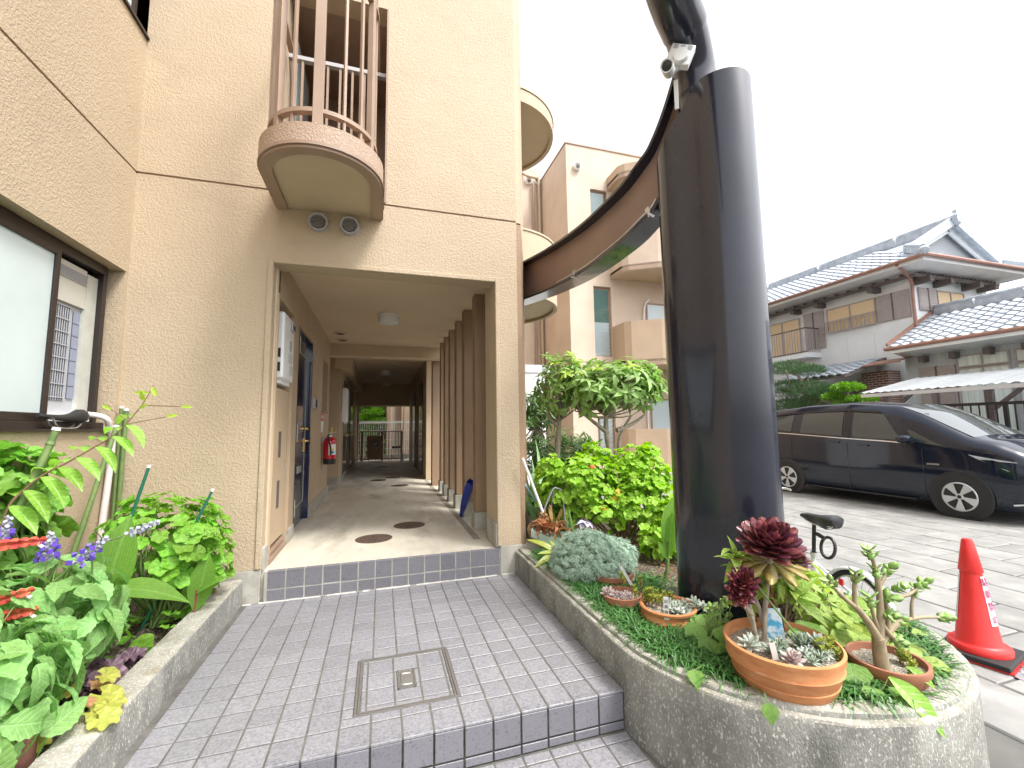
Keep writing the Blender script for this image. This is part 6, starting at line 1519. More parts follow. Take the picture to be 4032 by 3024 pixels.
# ---------------------------------------------------------------- black minivan
t = thing('minivan', (10.70, 4.2, -.21), 'black minivan parked side on in front of the tiled roof house', 'car')
cp_ = mat('black_car_paint', (.008, .012, .024), None, rough=.07, spec=.55)  # black paint with the bluish lens flare put into its base colour
cg = glassmat('tinted_car_glass', (.035, .045, .045), .03, 0, .8)
ST = [(1.585, .12, .50, .56, .26, .55, .44, .48, .50, .51), (1.64, .02, .72, .78, .26, .76, .62, .70, .74, .76), (1.80, -.02, .88, .94, .30, .92, .76, .82, .93, .97), (2.10, -.02, .97, 1.0, .34, .985, .88, .88, 1.08, 1.14), (2.36, -.02, .99, 1.02, .38, 1.0, .94, .88, 1.15, 1.21),
      (2.75, -.02, 1.0, 1.02, .40, 1.01, .99, .85, 1.37, 1.45), (3.10, -.02, 1.0, 1.02, .42, 1.01, 1.03, .82, 1.58, 1.66), (3.50, -.02, 1.0, 1.02, .42, 1.01, 1.06, .79, 1.76, 1.84), (4.40, -.02, 1.0, 1.02, .42, 1.01, 1.10, .77, 1.86, 1.935), (5.40, -.02, 1.0, 1.02, .42, 1.01, 1.17, .76, 1.85, 1.925), (6.20, 0, .98, 1.0, .42, .99, 1.22, .75, 1.79, 1.86),
      (6.58, .04, .93, .96, .44, .95, 1.22, .72, 1.70, 1.77), (6.72, .12, .86, .90, .46, .89, 1.16, .66, 1.52, 1.58)]
def csec(y):
    for i in range(len(ST) - 1):
        if ST[i][0] <= y <= ST[i + 1][0]:
            f = (y - ST[i][0]) / (ST[i + 1][0] - ST[i][0]); return [a + (b - a) * f for a, b in zip(ST[i], ST[i + 1])]
    return list(ST[0] if y < ST[0][0] else ST[-1])
def cring(y):
    _, zb, w0, w1, z1, w2, z2, w3, z3, z4 = csec(y)
    h = [(0, zb), (w0 * .9, zb), (w0, zb + .06), (w0 + (w1 - w0) * .6, (zb + z1) / 2), (w1, z1), (w1 + .004, z1 + (z2 - z1) * .45), (w1 - .01, z1 + (z2 - z1) * .8), (w2, z2)]
    for f in (.25, .5, .75): h.append((w2 + (w3 - w2) * f + .03 * math.sin(math.pi * f), z2 + (z3 - z2) * f))
    h += [(w3, z3), (w3 * .86, z3 + (z4 - z3) * .55), (w3 * .5, z4 - (z4 - z3) * .12), (0, z4)]
    return [(x, z) for x, z in h] + [(-x, z) for x, z in h[-2:0:-1]]
ys = [1.585, 1.61, 1.64, 1.7, 1.8] + [1.9 + .1 * i for i in range(47)] + [6.6, 6.66, 6.72]
vs = []; m_ = len(cring(2))
for y in ys: vs += [(10.70 + x, y, z) for x, z in cring(y)]
fs = [(i * m_ + j, i * m_ + (j + 1) % m_, (i + 1) * m_ + (j + 1) % m_, (i + 1) * m_ + j) for i in range(len(ys) - 1) for j in range(m_)] + [tuple(range(m_)), tuple(range((len(ys) - 1) * m_, len(ys) * m_))]
build('body', MB().add(vs, fs), cp_, t, smooth=True, angle=60)
def spt(y, f, s, off=.006):
    """Point on the side of the cabin, f from belt line to roof rail."""
    _, zb, w0, w1, z1, w2, z2, w3, z3, z4 = csec(y); w = w2 + (w3 - w2) * f + .03 * math.sin(math.pi * f) + off
    return (10.70 + s * w, y, z2 + (z3 - z2) * f)
def side_glass(name, quad, s, m, off=.006, par=t):
    (ya, fa), (yb, fb), (yc, fc), (yd, fd) = quad; n = 8; vs = []
    for i in range(n + 1):
        u = i / n
        for j in range(7):
            v = j / 6; y = (ya + (yb - ya) * u) * (1 - v) + (yd + (yc - yd) * u) * v; f = (fa + (fb - fa) * u) * (1 - v) + (fd + (fc - fd) * u) * v
            vs.append(spt(y, f, s, off))
    return build(name, MB().add(vs, [(i * 7 + j, i * 7 + j + 1, (i + 1) * 7 + j + 1, (i + 1) * 7 + j) for i in range(n) for j in range(6)]), m, par, smooth=True)
wsg = glassmat('windscreen_glass', (.05, .06, .06), .03, 0, .5)
wsg.node_tree.nodes['Principled BSDF'].inputs['IOR'].default_value = 2.3
bt = mat('black_trim', (.012, .012, .013), None, rough=.35); chrome = mat('chrome', (.7, .7, .72), None, rough=.12, metal=1.0)
for s in (-1, 1):
    side_glass('side_window', ((3.36, .10), (4.28, .10), (4.30, .80), (3.72, .80)), s, cg)
    side_glass('side_window', ((4.50, .10), (5.48, .10), (5.46, .80), (4.50, .80)), s, cg)
    side_glass('side_window', ((5.72, .14), (6.35, .2), (6.25, .72), (5.70, .78)), s, cg)
    side_glass('quarter_window', ((2.66, .10), (3.16, .10), (3.30, .48), (3.18, .44)), s, cg)
    side_glass('weather_strip', ((3.30, .03), (6.4, .03), (6.4, .055), (3.30, .055)), s, chrome, .009)
    side_glass('window_visor', ((3.74, .83), (6.3, .80), (6.3, .85), (3.80, .89)), s, bt, .022)
    side_glass('pillar', ((4.34, .05), (4.44, .05), (4.44, .9), (4.36, .9)), s, bt, .004)
    for y, z in ((4.07, 1.0), (4.66, 1.05)): build('door_handle', MB().beam((10.70 + s * 1.03, y - .11, z), (10.70 + s * 1.03, y + .11, z + .012), .025, .035), cp_, t, bevel=.008)
    for y0, y1 in ((4.39, 4.39), (3.05, 3.05), (5.72, 5.72)):
        q = []
        for k in range(9): z = .05 + k * (.92 + .1 * (y0 > 4)) / 8; _, zb, w0, w1, z1, w2, z2, *_r = csec(y0); q.append((10.70 + s * (1.0225 if z < .75 else 1.0225 - (z - .75) * .04), y0, z))
        build('door_gap', MB().tube(q, .005, 4), bt, t)
    build('sill_strip', MB().beam((10.70 + s * 1.02, 3.2, .03), (10.70 + s * 1.02, 5.4, .03), .02, .03), bt, t)
    mr = build('side_mirror', MB().lathe([(0, -.12), (.06, -.115), (.095, -.06), (.10, .03), (.085, .09), (0, .10)], (10.70 + s * 1.17, 3.22, 1.15), 20, axis=Matrix(((1, 0, 0), (0, 0, 1), (0, 1, 0))) @ Matrix.Diagonal((1.15, .78, 1.0))), cp_, t, smooth=True)
    build('mirror_foot', MB().beam((10.70 + s * 1.0, 3.18, 1.08), (10.70 + s * 1.14, 3.22, 1.12), .05, .04), bt, mr)
    build('hybrid_badge', MB().beam((10.70 + s * 1.027, 2.80, .70), (10.70 + s * 1.027, 2.99, .70), .006, .03), chrome, t)
    hl = []
    hp = [(1.66, .70), (1.72, .60), (1.95, .66), (2.30, .84), (2.40, .90), (2.1, .845), (1.85, .80)]
    for y, z in hp:
        _, zb, w0, w1, z1, w2, z2, w3, z3, z4 = csec(y); f = (z - z1) / max(z2 - z1, .01); w = w1 + (w2 - w1) * min(f, 1) if z <= z2 else w2 + (w3 - w2) * (z - z2) / max(z3 - z2, .01)
        hl.append((10.70 + s * (w + .012), y - .004, z))
    build('headlight', MB().add(hl, [tuple(range(len(hl)))]), glassmat('headlight_lens', (.45, .48, .5), .08, 0, .7), t)
    build('fog_lamp_trim', MB().beam((10.70 + s * .86, 1.70, .16), (10.70 + s * .98, 1.92, .12), .02, .025), chrome, t)
    build('tail_lamp', MB().box(10.70 + s * .93 - .03, 10.70 + s * .93 + .03, 6.62, 6.70, .75, 1.15), cr, t, bevel=.01)
for y0, y1, nm, m in ((2.38, 3.46, 'windscreen', cg),):
    vs = []; n = 10
    for i in range(n + 1):
        y = y0 + (y1 - y0) * i / n; _, zb, w0, w1, z1, w2, z2, w3, z3, z4 = csec(y)
        for x, z in ((-w3 * .93, z3 + (z4 - z3) * .34), (-w3 * .5, z4 - (z4 - z3) * .12), (0, z4), (w3 * .5, z4 - (z4 - z3) * .12), (w3 * .93, z3 + (z4 - z3) * .34)): vs.append((10.70 + x, y - .004, z + .008))
    build(nm, MB().add(vs, [(i * 5 + j, i * 5 + j + 1, (i + 1) * 5 + j + 1, (i + 1) * 5 + j) for i in range(n) for j in range(4)]), wsg, t, smooth=True)
build('wiper', MB().tube([(10.3, 2.40, 1.22), (10.75, 2.58, 1.36)], .008, 6).tube([(10.8, 2.40, 1.22), (11.2, 2.58, 1.35)], .008, 6), bt, t)
build('grille', MB().box(10.2, 11.2, 1.60, 1.66, .42, .56), bt, t); build('grille_bar', MB().box(10.2, 11.2, 1.590, 1.61, .50, .525), chrome, t)
build('bumper_intake', MB().box(10.25, 11.15, 1.60, 1.68, .06, .24), bt, t, bevel=.02)
hubm = mat('silver_hubcap', (.58, .59, .60), None, rough=.28, metal=.7)
for y in (2.56, 5.87):
    for s in (-1, 1):
        ax = Matrix.Rotation(R(90 * s), 3, 'Y'); c = (10.70 + s * .84, y, .165)
        build('wheel_arch', MB().lathe([(.0, .184), (.432, .184), (.445, .176)], c, 40, axis=ax), bt, t)
        w = build('wheel', MB().lathe([(.20, .0), (.30, .0), (.355, .02), (.372, .05), (.374, .10), (.370, .16), (.352, .188), (.30, .196), (.25, .196), (.245, .185), (0, .175)], c, 44, axis=ax), M['rubber'], t, smooth=True)
        hb = MB()
        hb.lathe([(.250, .198), (.243, .205), (.228, .203), (.222, .190)], c, 44, axis=ax); hb.lathe([(0, .206), (.045, .205), (.055, .196)], c, 20, axis=ax)
        for k in range(5):
            a = k * 2 * math.pi / 5 + .3
            for d0, d1, o in ((.0, .46, .01), (.30, .62, .0)):
                p = []
                for rr, aa in ((.04, a + .1), (.232, a + d0), (.232, a + d1 * .98), (.05, a + .75)):
                    q = ax @ Vector((rr * math.cos(aa), rr * math.sin(aa), .203 - .006 * (rr < .1) * -1)); p.append(q + Vector(c))
                if o: hb.add(p, [(0, 1, 2, 3)])
                else: hb.add([p[0], p[1] + (p[2] - p[1]) * .35, p[2], p[3]], [(0, 1, 2, 3)])
        build('hubcap', hb, hubm, w); build('hubcap_well', MB().lathe([(0, .188), (.225, .188)], c, 30, axis=ax), bt, w)
        build('hub_emblem', MB().lathe([(0, .208), (.03, .208)], c, 16, axis=ax), bt, w)
# ---------------------------------------------------------------- traditional tiled house
HS = thing('tiled_house', (18, 8, -.2), 'two storey white walled house with grey tiled hip and gable roof behind the minivan', 'building')
hw = mat('white_house_plaster', (.76, .78, .79), (.82, .84, .85), 1.5, .8, bump=.1, bscale=40)
hsoff = mat('house_soffit', (.66, .65, .64), (.72, .71, .70), 2, .75)
hwood = mat('dark_timber', (.11, .09, .085), (.16, .13, .12), 6, .6)
hcop = mat('copper_gutter', (.30, .15, .11), (.36, .19, .14), 5, .5)
htile = mat('silver_grey_roof_tile', (.34, .38, .43), (.50, .54, .59), 5, .42, rough2=.55, bump=.1, bscale=60)
hshut = mat('bronze_shutter', (.36, .31, .30), (.41, .355, .34), 8, .45)
hblind = mat('straw_blind', (.74, .55, .33), (.82, .63, .40), 12, .75, stretch=(1, 1, 14))
hglass = mat('curtained_glass', (.52, .60, .57), (.72, .78, .75), 2.5, .25, stretch=(1, 7, .2), spec=.6)
def hp_(name, mb, m, par=None, **k): return build(name, mb, m, par or HS, **k)
hp_('wall', MB().box(18, 18.2, 7.59, 17, -.2, 6.78).box(18.2, 22.3, 7.59, 7.79, -.2, 6.78).box(22.1, 22.3, 7.79, 17, -.2, 6.78), hw)
for y in (8.9, 9.9, 11.0): hp_('wall_seam', MB().box(17.995, 18.005, y - .012, y + .012, 3.3, 4.9), hsoff)
def tile_roof(name, P, U, V, rows, urange, par=None, tw=.30, th=.30):
    """P eave point, U along the eave, V up the slope (unit); urange(v) gives the extent along U."""
    P = Vector(P); U = Vector(U); V = Vector(V); N = U.cross(V); N = N if N.z > 0 else -N
    mb = MB()
    for r_ in range(rows):
        v0, v1 = r_ * th, (r_ + 1) * th + .02; a, b = urange((v0 + v1) / 2)
        n = max(int(round((b - a) / tw * 4)), 1); vs = []
        for i in range(n + 1):
            u = a + (b - a) * i / n; w = .032 * math.sin(2 * math.pi * u / tw) + .014 * math.sin(4 * math.pi * u / tw)
            q = P + U * u
            vs += [q + V * v0 + N * (w - .0), q + V * v0 + N * (w + .05), q + V * v1 + N * (w + .005)]
        mb.add(vs, [f for i in range(n) for f in ((i * 3, i * 3 + 1, i * 3 + 4, i * 3 + 3), (i * 3 + 1, i * 3 + 2, i * 3 + 5, i * 3 + 4))])
    o = build(name, mb, htile, par or HS, smooth=True, angle=40); o['kind'] = 'stuff'; return o
sl_l = Vector((3.30, 0, 1.82)); Lv = sl_l.length; rf = hp_('roof', MB().add([(16.75, 6.45, 6.84), (16.75, 17, 6.84), (20.05, 17, 8.62), (20.05, 7.3, 8.62), (17.65, 7.3, 7.32)], [(0, 1, 2, 3, 4)]).add([(23.35, 6.45, 6.84), (23.35, 17, 6.84), (20.05, 17, 8.62), (20.05, 7.3, 8.62), (22.45, 7.3, 7.32)], [(0, 1, 2, 3, 4)]).add([(16.75, 6.45, 6.84), (23.35, 6.45, 6.84), (22.35, 7.5, 7.38), (17.75, 7.5, 7.38)], [(0, 1, 2, 3)]), htile)
tile_roof('roof_tiles', (16.72, 17, 6.86), (0, -1, 0), sl_l.normalized(), int(Lv / .30), lambda v: (0, min(17 - 6.45 - v * .876, 17 - 7.22) if v > .9 else 17 - 6.45 - v * .876), rf)
sf = Vector((0, 1.05, .54)); tile_roof('roof_tiles', (16.75, 6.43, 6.86), (1, 0, 0), sf.normalized(), 4, lambda v: (v * .88, 6.6 - v * .88), rf)
tile_roof('roof_tiles', (23.38, 7.22, 6.86), (0, 1, 0), Vector((-3.30, 0, 1.82)).normalized(), int(Lv / .30), lambda v: (0, 9.8), rf)
rg = build('ridge', MB().beam((20.05, 7.2, 8.74), (20.05, 17, 8.74), .26, .34).tube([(20.05, 7.15, 8.93), (20.05, 17, 8.93)], .09, 10), htile, rf)
build('ridge_end_tile', MB().lathe([(0, .16), (.2, .14), (.24, .0), (0, -.02)], (20.05, 7.14, 8.84), 16, axis=Matrix.Rotation(R(90), 3, 'X')).obox(Matrix.Translation((20.05, 7.12, 9.06)), .16, .12, .2), htile, rf)
for a, b in (((16.72, 6.42, 6.98), (17.75, 7.45, 7.55)), ((17.6, 7.24, 7.44), (20.0, 7.24, 8.74)), ((23.38, 6.42, 6.98), (22.35, 7.45, 7.55)), ((22.5, 7.24, 7.44), (20.1, 7.24, 8.74))):
    build('hip_ridge', MB().beam(a, b, .2, .2).tube([Vector(a) + Vector((0, 0, .14)), Vector(b) + Vector((0, 0, .14))], .075, 8), htile, rf)
    build('hip_end_tile', MB().lathe([(0, .12), (.13, .1), (.16, 0)], a, 14, axis=(Vector(a) - Vector(b)).to_track_quat('Z', 'Y').to_matrix()), htile, rf)
for y in (9, 12.2, 15): build('white_strap', MB().beam((20.05 - .16, y, 8.72), (20.05 + .16, y, 8.96), .03, .36), hw, rf)
hp_('gable_wall', MB().prism([(17.75, 7.36), (22.35, 7.36), (20.05, 8.56)], 7.56, 7.60, 'y'), mat('gable_panel', (.36, .38, .40), None, rough=.7))
hp_('bargeboard', MB().beam((17.55, 7.40, 7.24), (20.05, 7.40, 8.55), .06, .22, (0, 0, 1)), hw); hp_('bargeboard', MB().beam((22.55, 7.40, 7.24), (20.05, 7.40, 8.55), .06, .22, (0, 0, 1)), hw)
hp_('eaves_soffit', MB().add([(16.78, 6.48, 6.80), (16.78, 17, 6.80), (18.0, 17, 6.70), (18.0, 7.59, 6.70)], [(0, 1, 2, 3)]).add([(16.78, 6.48, 6.80), (23.3, 6.48, 6.80), (22.3, 7.59, 6.70), (18.0, 7.59, 6.70)], [(0, 1, 2, 3)]), hsoff)
hp_('eaves_board', MB().box(16.76, 16.80, 6.46, 17, 6.70, 6.84).box(16.80, 23.3, 6.46, 6.50, 6.70, 6.84), hsoff)
hp_('gutter', MB().tube([(16.70, 6.38, 6.86), (16.70, 17, 6.86)], .06, 8), hcop, smooth=True); hp_('gutter', MB().tube([(16.70, 6.38, 6.86), (23.4, 6.38, 6.86)], .06, 8), hcop, smooth=True)
for i in range(20):
    y = 7.7 + i * .46; hp_('rafter_end', MB().box(17.72, 17.99, y - .035, y + .035, 6.58, 6.69), hwood)
for i in range(19):
    x = 18.05 + i * .23; hp_('rafter_end', MB().box(x - .03, x + .03, 7.25, 7.585, 6.58, 6.69), hwood)
for y in (8.6, 10.7, 11.8, 13.6): hp_('beam_end', MB().box(17.5, 17.99, y - .09, y + .09, 6.32, 6.52), hwood)
for x in (18.2, 19.3, 20.9, 21.8): hp_('beam_end', MB().box(x - .1, x + .1, 7.05, 7.585, 6.32, 6.52), hwood)
hp_('eaves_beam', MB().box(17.6, 17.75, 7.2, 17, 6.50, 6.60).box(17.75, 22.3, 7.2, 7.32, 6.50, 6.60), hwood)
def hwin(y0, y1, z0, z1, kind, x=17.99, axis='y'):
    def bx(a0, a1, b0, b1, d0, d1): return MB().box(x - d1, x - d0, a0, a1, b0, b1) if axis == 'y' else MB().box(a0, a1, x - d1, x - d0, b0, b1)
    if kind == 'shutter':
        s = hp_('shutter', bx(y0, y1, z0, z1, 0, .05), hshut); n = int((z1 - z0) / .085)
        for k in range(n): build('louvre', bx(y0 + .05, y1 - .05, z0 + .03 + k * .085, z0 + .085 + k * .085, .05, .065), hshut, s)
        build('mullion', bx((y0 + y1) / 2 - .025, (y0 + y1) / 2 + .025, z0, z1, .05, .075), hwood, s)
        return s
    f = hp_('window', bx(y0, y1, z0, z1, 0, .03), {'blind': hblind, 'glass': hglass}[kind])
    t_ = .04
    for q in ((y0, y1, z1 - t_, z1), (y0, y1, z0, z0 + t_), (y0, y0 + t_, z0 + t_, z1 - t_), (y1 - t_, y1, z0 + t_, z1 - t_), ((y0 + y1) / 2 - .02, (y0 + y1) / 2 + .02, z0 + t_, z1 - t_)):
        build('frame', bx(*q, .03, .06), hshut, f)
    return f
hwin(8.73, 10.60, 5.2, 6.2, 'blind'); hwin(7.64, 8.68, 5.2, 6.2, 'shutter'); hwin(11.82, 13.6, 4.55, 6.18, 'blind'); hwin(10.74, 11.62, 4.65, 6.25, 'shutter')
rl = hp_('window_railing', MB().box(17.80, 17.85, 8.7, 10.65, 5.62, 5.66).box(17.80, 17.85, 8.7, 10.65, 5.18, 5.22), hshut)
for k in range(13): build('bar', MB().box(17.81, 17.84, 8.76 + k * .15, 8.79 + k * .15, 5.22, 5.62), hshut, rl)
hp_('balcony_floor', MB().box(17.2, 17.99, 10.98, 14, 4.25, 4.45), hw)
rl = hp_('balcony_railing', MB().box(17.18, 17.22, 10.98, 14, 5.48, 5.53).box(17.22, 17.98, 10.98, 11.02, 5.48, 5.53).box(17.18, 17.22, 10.98, 14, 4.48, 4.52), hwood)
for k in range(24): build('bar', MB().box(17.19, 17.21, 11.0 + k * .125, 11.025 + k * .125, 4.46, 5.48), hshut, rl)
for k in range(6): build('bar', MB().box(17.26 + k * .125, 17.285 + k * .125, 10.99, 11.01, 4.46, 5.48), hshut, rl)
hwin(18.33, 19.27, 5.42, 6.25, 'shutter', 7.585, 'x'); hwin(19.30, 20.82, 5.40, 6.22, 'blind', 7.585, 'x'); hwin(21.6, 22.2, 5.5, 6.15, 'blind', 7.585, 'x')
hp_('down_pipe', MB().tube(smoothpath([(16.72, 7.2, 6.78), (17.4, 7.35, 6.62), (17.93, 7.5, 6.40), (17.95, 7.52, 5.9), (17.95, 7.52, 4.5)], 4), .05, 8).tube(smoothpath([(17.95, 7.52, 4.5), (17.5, 7.4, 4.32), (16.6, 7.2, 3.98)], 3), .05, 8), hcop, smooth=True)
# single storey wing with its own roof
hp_('wing_wall', MB().box(17.3, 17.5, -3, 7.585, -.2, 3.8).box(17.5, 22, -3, -2.8, -.2, 3.8), mat('grey_plank_wall', (.44, .48, .50), (.52, .56, .58), 3, .8, stretch=(1, 6, .3)))
sw = Vector((2.65, 0, 1.38)); lw = hp_('wing_roof', MB().add([(16.42, 7.56, 3.92), (16.42, -3, 3.92), (19.05, -3, 5.27), (19.05, 7.56, 5.27)], [(0, 1, 2, 3)]), htile)
tile_roof('roof_tiles', (16.40, 7.50, 3.95), (0, -1, 0), sw.normalized(), int(sw.length / .3), lambda v: (0, 10.4), lw)
build('ridge', MB().beam((19.05, 7.5, 5.38), (19.05, -3, 5.38), .24, .26).tube([(19.05, 7.5, 5.55), (19.05, -3, 5.55)], .09, 8), htile, lw)
build('flashing', MB().beam((16.45, 7.57, 4.08), (19.0, 7.57, 5.42), .05, .10), hcop, lw)
for y in (6.4, 5.2, 4.0, 2.8): build('white_strap', MB().beam((18.92, y, 5.36), (19.18, y, 5.5), .03, .3), hw, lw)
hp_('gutter', MB().tube([(16.36, 7.6, 3.92), (16.36, -3, 3.92)], .06, 8), hcop, smooth=True)
hp_('wing_soffit', MB().add([(16.42, 7.56, 3.86), (16.42, -3, 3.86), (17.3, -3, 3.66), (17.3, 7.56, 3.66)], [(0, 1, 2, 3)]).box(16.40, 16.44, -3, 7.56, 3.76, 3.9), hw)
for i in range(9): hp_('rafter_end', MB().box(17.0, 17.29, 6.9 - i * .8, 7.05 - i * .8, 3.42, 3.62), hwood)
hwin(6.25, 7.2, .3, 3.25, 'shutter', 17.29)
for k in range(4): hwin(5.0 - k * 1.3, 6.2 - k * 1.3, .2, 3.1, 'glass', 17.29)
for k in range(4): hwin(5.0 - k * 1.3, 6.2 - k * 1.3, 3.12, 3.5, 'glass', 17.29)
hp_('copper_canopy', MB().add([(16.6, 8.55, 3.50), (16.6, 7.3, 3.50), (17.3, 7.3, 3.68), (17.3, 8.55, 3.68), (16.6, 8.55, 3.46), (16.6, 7.3, 3.46)], [(0, 1, 2, 3), (0, 1, 5, 4)]), hcop)
hp_('brick_pillar', MB().box(17.25, 17.9, 8.12, 9.0, -.2, 3.30), None or hwood)
bk = bpy.data.objects['brick_pillar']; bkm, nt, b, out = _new('dark_brick')
tc = nt.nodes.new('ShaderNodeNewGeometry'); mp = nt.nodes.new('ShaderNodeMapping'); mp.inputs['Rotation'].default_value = (R(90), 0, R(90)); nt.links.new(tc.outputs['Position'], mp.inputs[0])
sx = nt.nodes.new('ShaderNodeSeparateXYZ'); cb = nt.nodes.new('ShaderNodeCombineXYZ'); nt.links.new(tc.outputs['Position'], sx.inputs[0]); nt.links.new(sx.outputs[1], cb.inputs[0]); nt.links.new(sx.outputs[2], cb.inputs[1])
bt_ = nt.nodes.new('ShaderNodeTexBrick'); bt_.inputs['Scale'].default_value = 1.0; bt_.inputs['Brick Width'].default_value = .24; bt_.inputs['Row Height'].default_value = .085; bt_.inputs['Mortar Size'].default_value = .012
bt_.inputs['Color1'].default_value = (.12, .05, .04, 1); bt_.inputs['Color2'].default_value = (.17, .075, .055, 1); bt_.inputs['Mortar'].default_value = (.36, .32, .29, 1)
nt.links.new(cb.outputs[0], bt_.inputs['Vector']); nt.links.new(bt_.outputs[0], b.inputs['Base Color']); b.inputs['Roughness'].default_value = .8
bk.data.materials.clear(); bk.data.materials.append(bkm)
pr = hp_('porch_roof', MB().add([(15.7, 8.5, 3.14), (15.7, 11.3, 3.14), (17.9, 11.3, 3.86), (17.9, 8.5, 3.86), (15.7, 8.5, 3.06), (15.7, 11.3, 3.06), (17.9, 8.5, 3.72)], [(0, 1, 2, 3), (0, 1, 5, 4), (0, 3, 6, 4)]), hwood)
tile_roof('roof_tiles', (15.72, 11.2, 3.18), (0, -1, 0), Vector((2.2, 0, .72)).normalized(), 7, lambda v: (0, 2.65), pr)
hp_('porch_wall', MB().box(17.6, 17.95, 9.0, 11.6, -.2, 3.0), hwood)
# television mast on the roof
t = thing('antenna', (20, 11.1, 8.9), 'thin television antenna mast rising from the house roof', 'antenna')
build('mast', MB().tube([(20, 11.1, 8.9), (20, 11.1, 10.9)], .012, 6), M['alu'], t)
for z, l in ((10.85, .3), (10.5, .5), (9.7, .4)): build('element', MB().tube([(20, 11.1 - l / 2, z), (20, 11.1 + l / 2, z)], .008, 5), M['alu'], t)
# car port and railing
t = thing('carport', (15, 2, -.2), 'car port with pale corrugated sloping roof on brown timber posts before the house', 'car port')
cor = leafmat('pale_translucent_sheet', (.60, .63, .66), (.66, .69, .71), .4, .55, .0, .12)
n = 130; vs = []
for i in range(n + 1):
    y = 6.65 - 9.2 * i / n; w = .02 * math.sin(i * 2.2)
    vs += [(13.55, y, 2.33 + w), (16.1, y, 2.84 + w)]
build('roof_sheet', MB().add(vs, [(i * 2, i * 2 + 1, i * 2 + 3, i * 2 + 2) for i in range(n)]), cor, t, smooth=True)
build('edge_beam', MB().box(13.58, 13.66, -2.5, 6.62, 2.20, 2.29), hsoff, t); build('edge_beam', MB().box(15.9, 16.0, -2.5, 6.62, 2.66, 2.76), hwood, t)
for y in (6.1, 3.95, 1.6): 
    build('post', MB().box(13.78, 13.90, y - .07, y + .07, -.2, 2.28), hwood, t); build('brace', MB().beam((13.84, y - .05, 1.75), (13.84, y - .6, 2.24), .07, .08), hwood, t)
    build('post', MB().box(15.85, 15.97, y - .06, y + .06, -.2, 2.7), hwood, t)
t = thing('black_railing', (13.5, 2, -.2), 'black barred railing under the car port behind the minivan bonnet', 'railing')
build('top_rail', MB().box(13.46, 13.54, -2.5, 5.1, 1.83, 1.90), M['blackplastic'], t); build('bottom_rail', MB().box(13.48, 13.52, -2.5, 5.1, 1.0, 1.06), M['blackplastic'], t)
for k in range(50): y = 5.05 - k * .15; wd = .035 if k % 10 == 0 else .011; build('bar', MB().box(13.5 - wd, 13.5 + wd, y - wd, y + wd, -.2 if k % 10 == 0 else 1.06, 1.83), M['blackplastic'], t)
# clipped pines in the neighbour's garden
needle = rawmesh('needle', MB().add([(-.06, 0, 0), (.06, 0, 0), (0, 1, .1), (0, -.02, .07), (.03, .9, -.2)], [(0, 1, 2), (3, 1, 4)]), L['pine'])
def pads(name, lab, trunk, lst, m, key, size, dens=900):
    t = thing(name, trunk[0], lab, 'tree'); build('trunk', MB().tube(smoothpath(trunk, 4), [.09 - .05 * i / (4 * (len(trunk) - 1)) for i in range(4 * (len(trunk) - 1) + 1)], 8), M['bark'], t, smooth=True)
    for c, rad in lst:
        mb = MB(); vol = rad[0] * rad[1] * rad[2]
        for _ in range(int(dens * (vol ** .45) * 3)):
            d = rv(r).normalized(); q = r.uniform(.72, 1.04) if r.random() < .75 else r.random()
            if d.z < -.5 and r.random() < .6: continue
            p = Vector(c) + Vector((d.x * rad[0] * q, d.y * rad[1] * q, d.z * rad[2] * q * (1 if d.z > 0 else .5)))
            f = (d + Vector((0, 0, .5)) + rv(r, .4)).normalized(); mm = frame(f, rv(r), p, size * r.uniform(.7, 1.3)); mb.mesh(key, mm)
        pd = build('foliage_pad', mb, m, t, kind='stuff')
        build('branch', MB().tube([trunk[min(len(trunk) - 1, 1)], Vector(c) - Vector((0, 0, rad[2] * .3))], .03, 6), M['bark'], t)
clump = rawmesh('clump', MB().add([(-.3, 0, 0), (.3, 0, 0), (.35, .6, .1), (0, 1, 0), (-.35, .6, .12)], [(0, 1, 2, 3, 4)]), L['hedge'])
pads('garden_pine', 'grey green cloud pruned pine beside the porch of the tiled house', [(15, 9.6, -.2), (15.1, 9.7, 1.5), (15, 9.5, 2.8), (15, 9.9, 3.5)],
     [((15, 10.2, 3.55), (.6, .7, .30)), ((15, 9.3, 3.35), (.5, .55, .22)), ((15, 10.3, 2.7), (.7, .8, .42)), ((14.9, 9.2, 2.6), (.6, .75, .38)), ((14.9, 10.1, 2.1), (.6, .7, .3)), ((14.9, 9.5, 2.1), (.6, .6, .3)), ((14.9, 8.7, 2.45), (.4, .4, .3))], L['pine'], needle, .13, 1500)
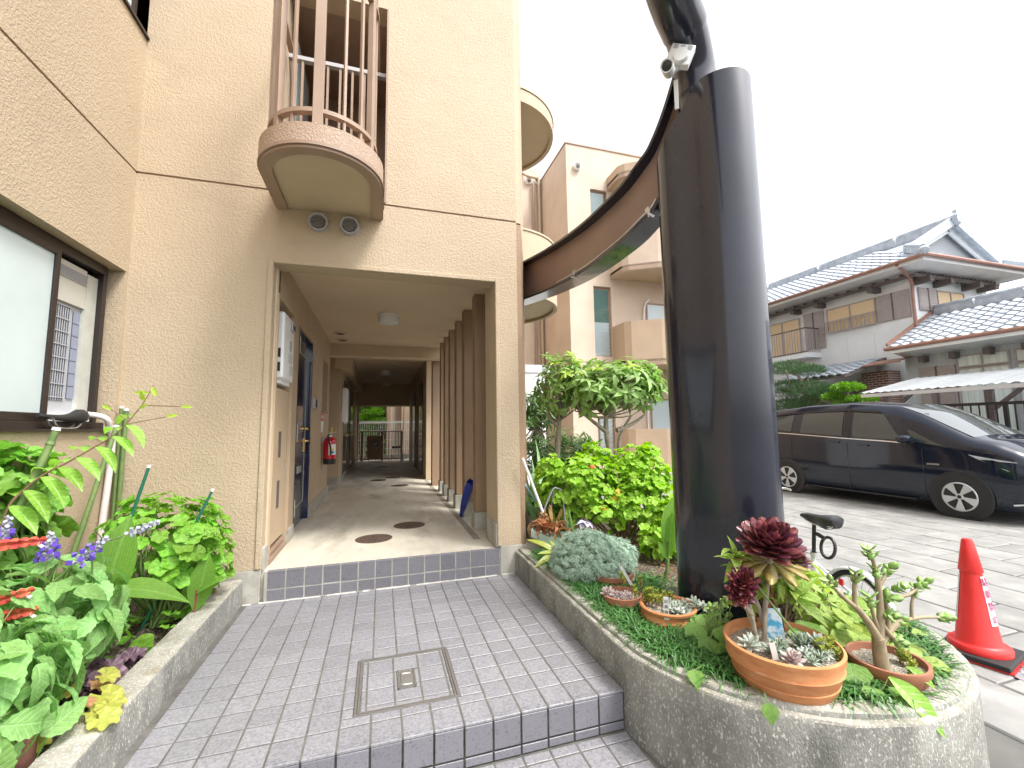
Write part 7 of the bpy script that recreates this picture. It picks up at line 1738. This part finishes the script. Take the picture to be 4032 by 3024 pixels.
pads('clipped_bush', 'bright green cloud clipped bush right of the grey pine, above the minivan roof', [(14.5, 7.6, -.2), (14.5, 7.6, 1.2), (14.5, 7.6, 2.2)],
     [((14.5, 7.62, 2.58), (.40, .45, .17)), ((14.5, 8.1, 2.30), (.32, .32, .15)), ((14.5, 7.25, 2.18), (.36, .42, .14)), ((14.5, 7.8, 2.0), (.4, .4, .15))], L['hedge'], clump, .075, 1500)
t = thing('garden_fence', (16, 13, -.2), 'brown board fence closing the neighbour garden beside the house', 'fence')
for k in range(40): build('board', MB().box(12.05 + k * .15, 12.19 + k * .15, 16.48, 16.51, -.2, 1.9), hwood, t)
# greenery past the corridor and the white cabinet by the garden
pads('topiary_tree', 'cloud pruned green tree seen through the far end of the corridor', [(-.75, 19.2, -.2), (-.7, 19.2, 1.2), (-.75, 19.2, 3.0)],
     [((-.55, 19.2, 3.0), (.55, .4, .22)), ((-.75, 19.1, 2.62), (.4, .4, .2)), ((-.35, 19.0, 2.25), (.5, .4, .22)), ((-.85, 19.0, 2.0), (.45, .4, .2)), ((-.2, 19.0, 1.8), (.6, .4, .2)), ((-.8, 19.0, 1.3), (.6, .4, .25))], L['hedge'], clump, .075, 1500)
t = thing('hedge', (-1, 22, -.2), 'dense bright hedge closing the view behind the corridor', 'hedge'); mb = MB()
for _ in range(5000):
    p = Vector((r.uniform(-4.5, .5), r.uniform(21.5, 22.5), r.uniform(-.1, 3.6))); mb.mesh(clump, frame(rv(r), rv(r), p, r.uniform(.1, .22)))
build('foliage', mb, L['hedge'], t, kind='stuff'); build('core', MB().box(-4.5, .45, 22.3, 22.6, -.2, 3.3), hwood, t)
t = thing('equipment_cabinet', (3.9, 8.3, -.1), 'tall white cabinet with a grey top beside the building in the garden', 'cabinet')
build('body', MB().box(2.6, 4.13, 8.0, 9.0, -.1, 2.88), M['white'], t); build('top', MB().box(2.6, 4.27, 7.97, 9.0, 2.885, 3.09), mat('grey_cap', (.50, .52, .54), None, rough=.5), t)
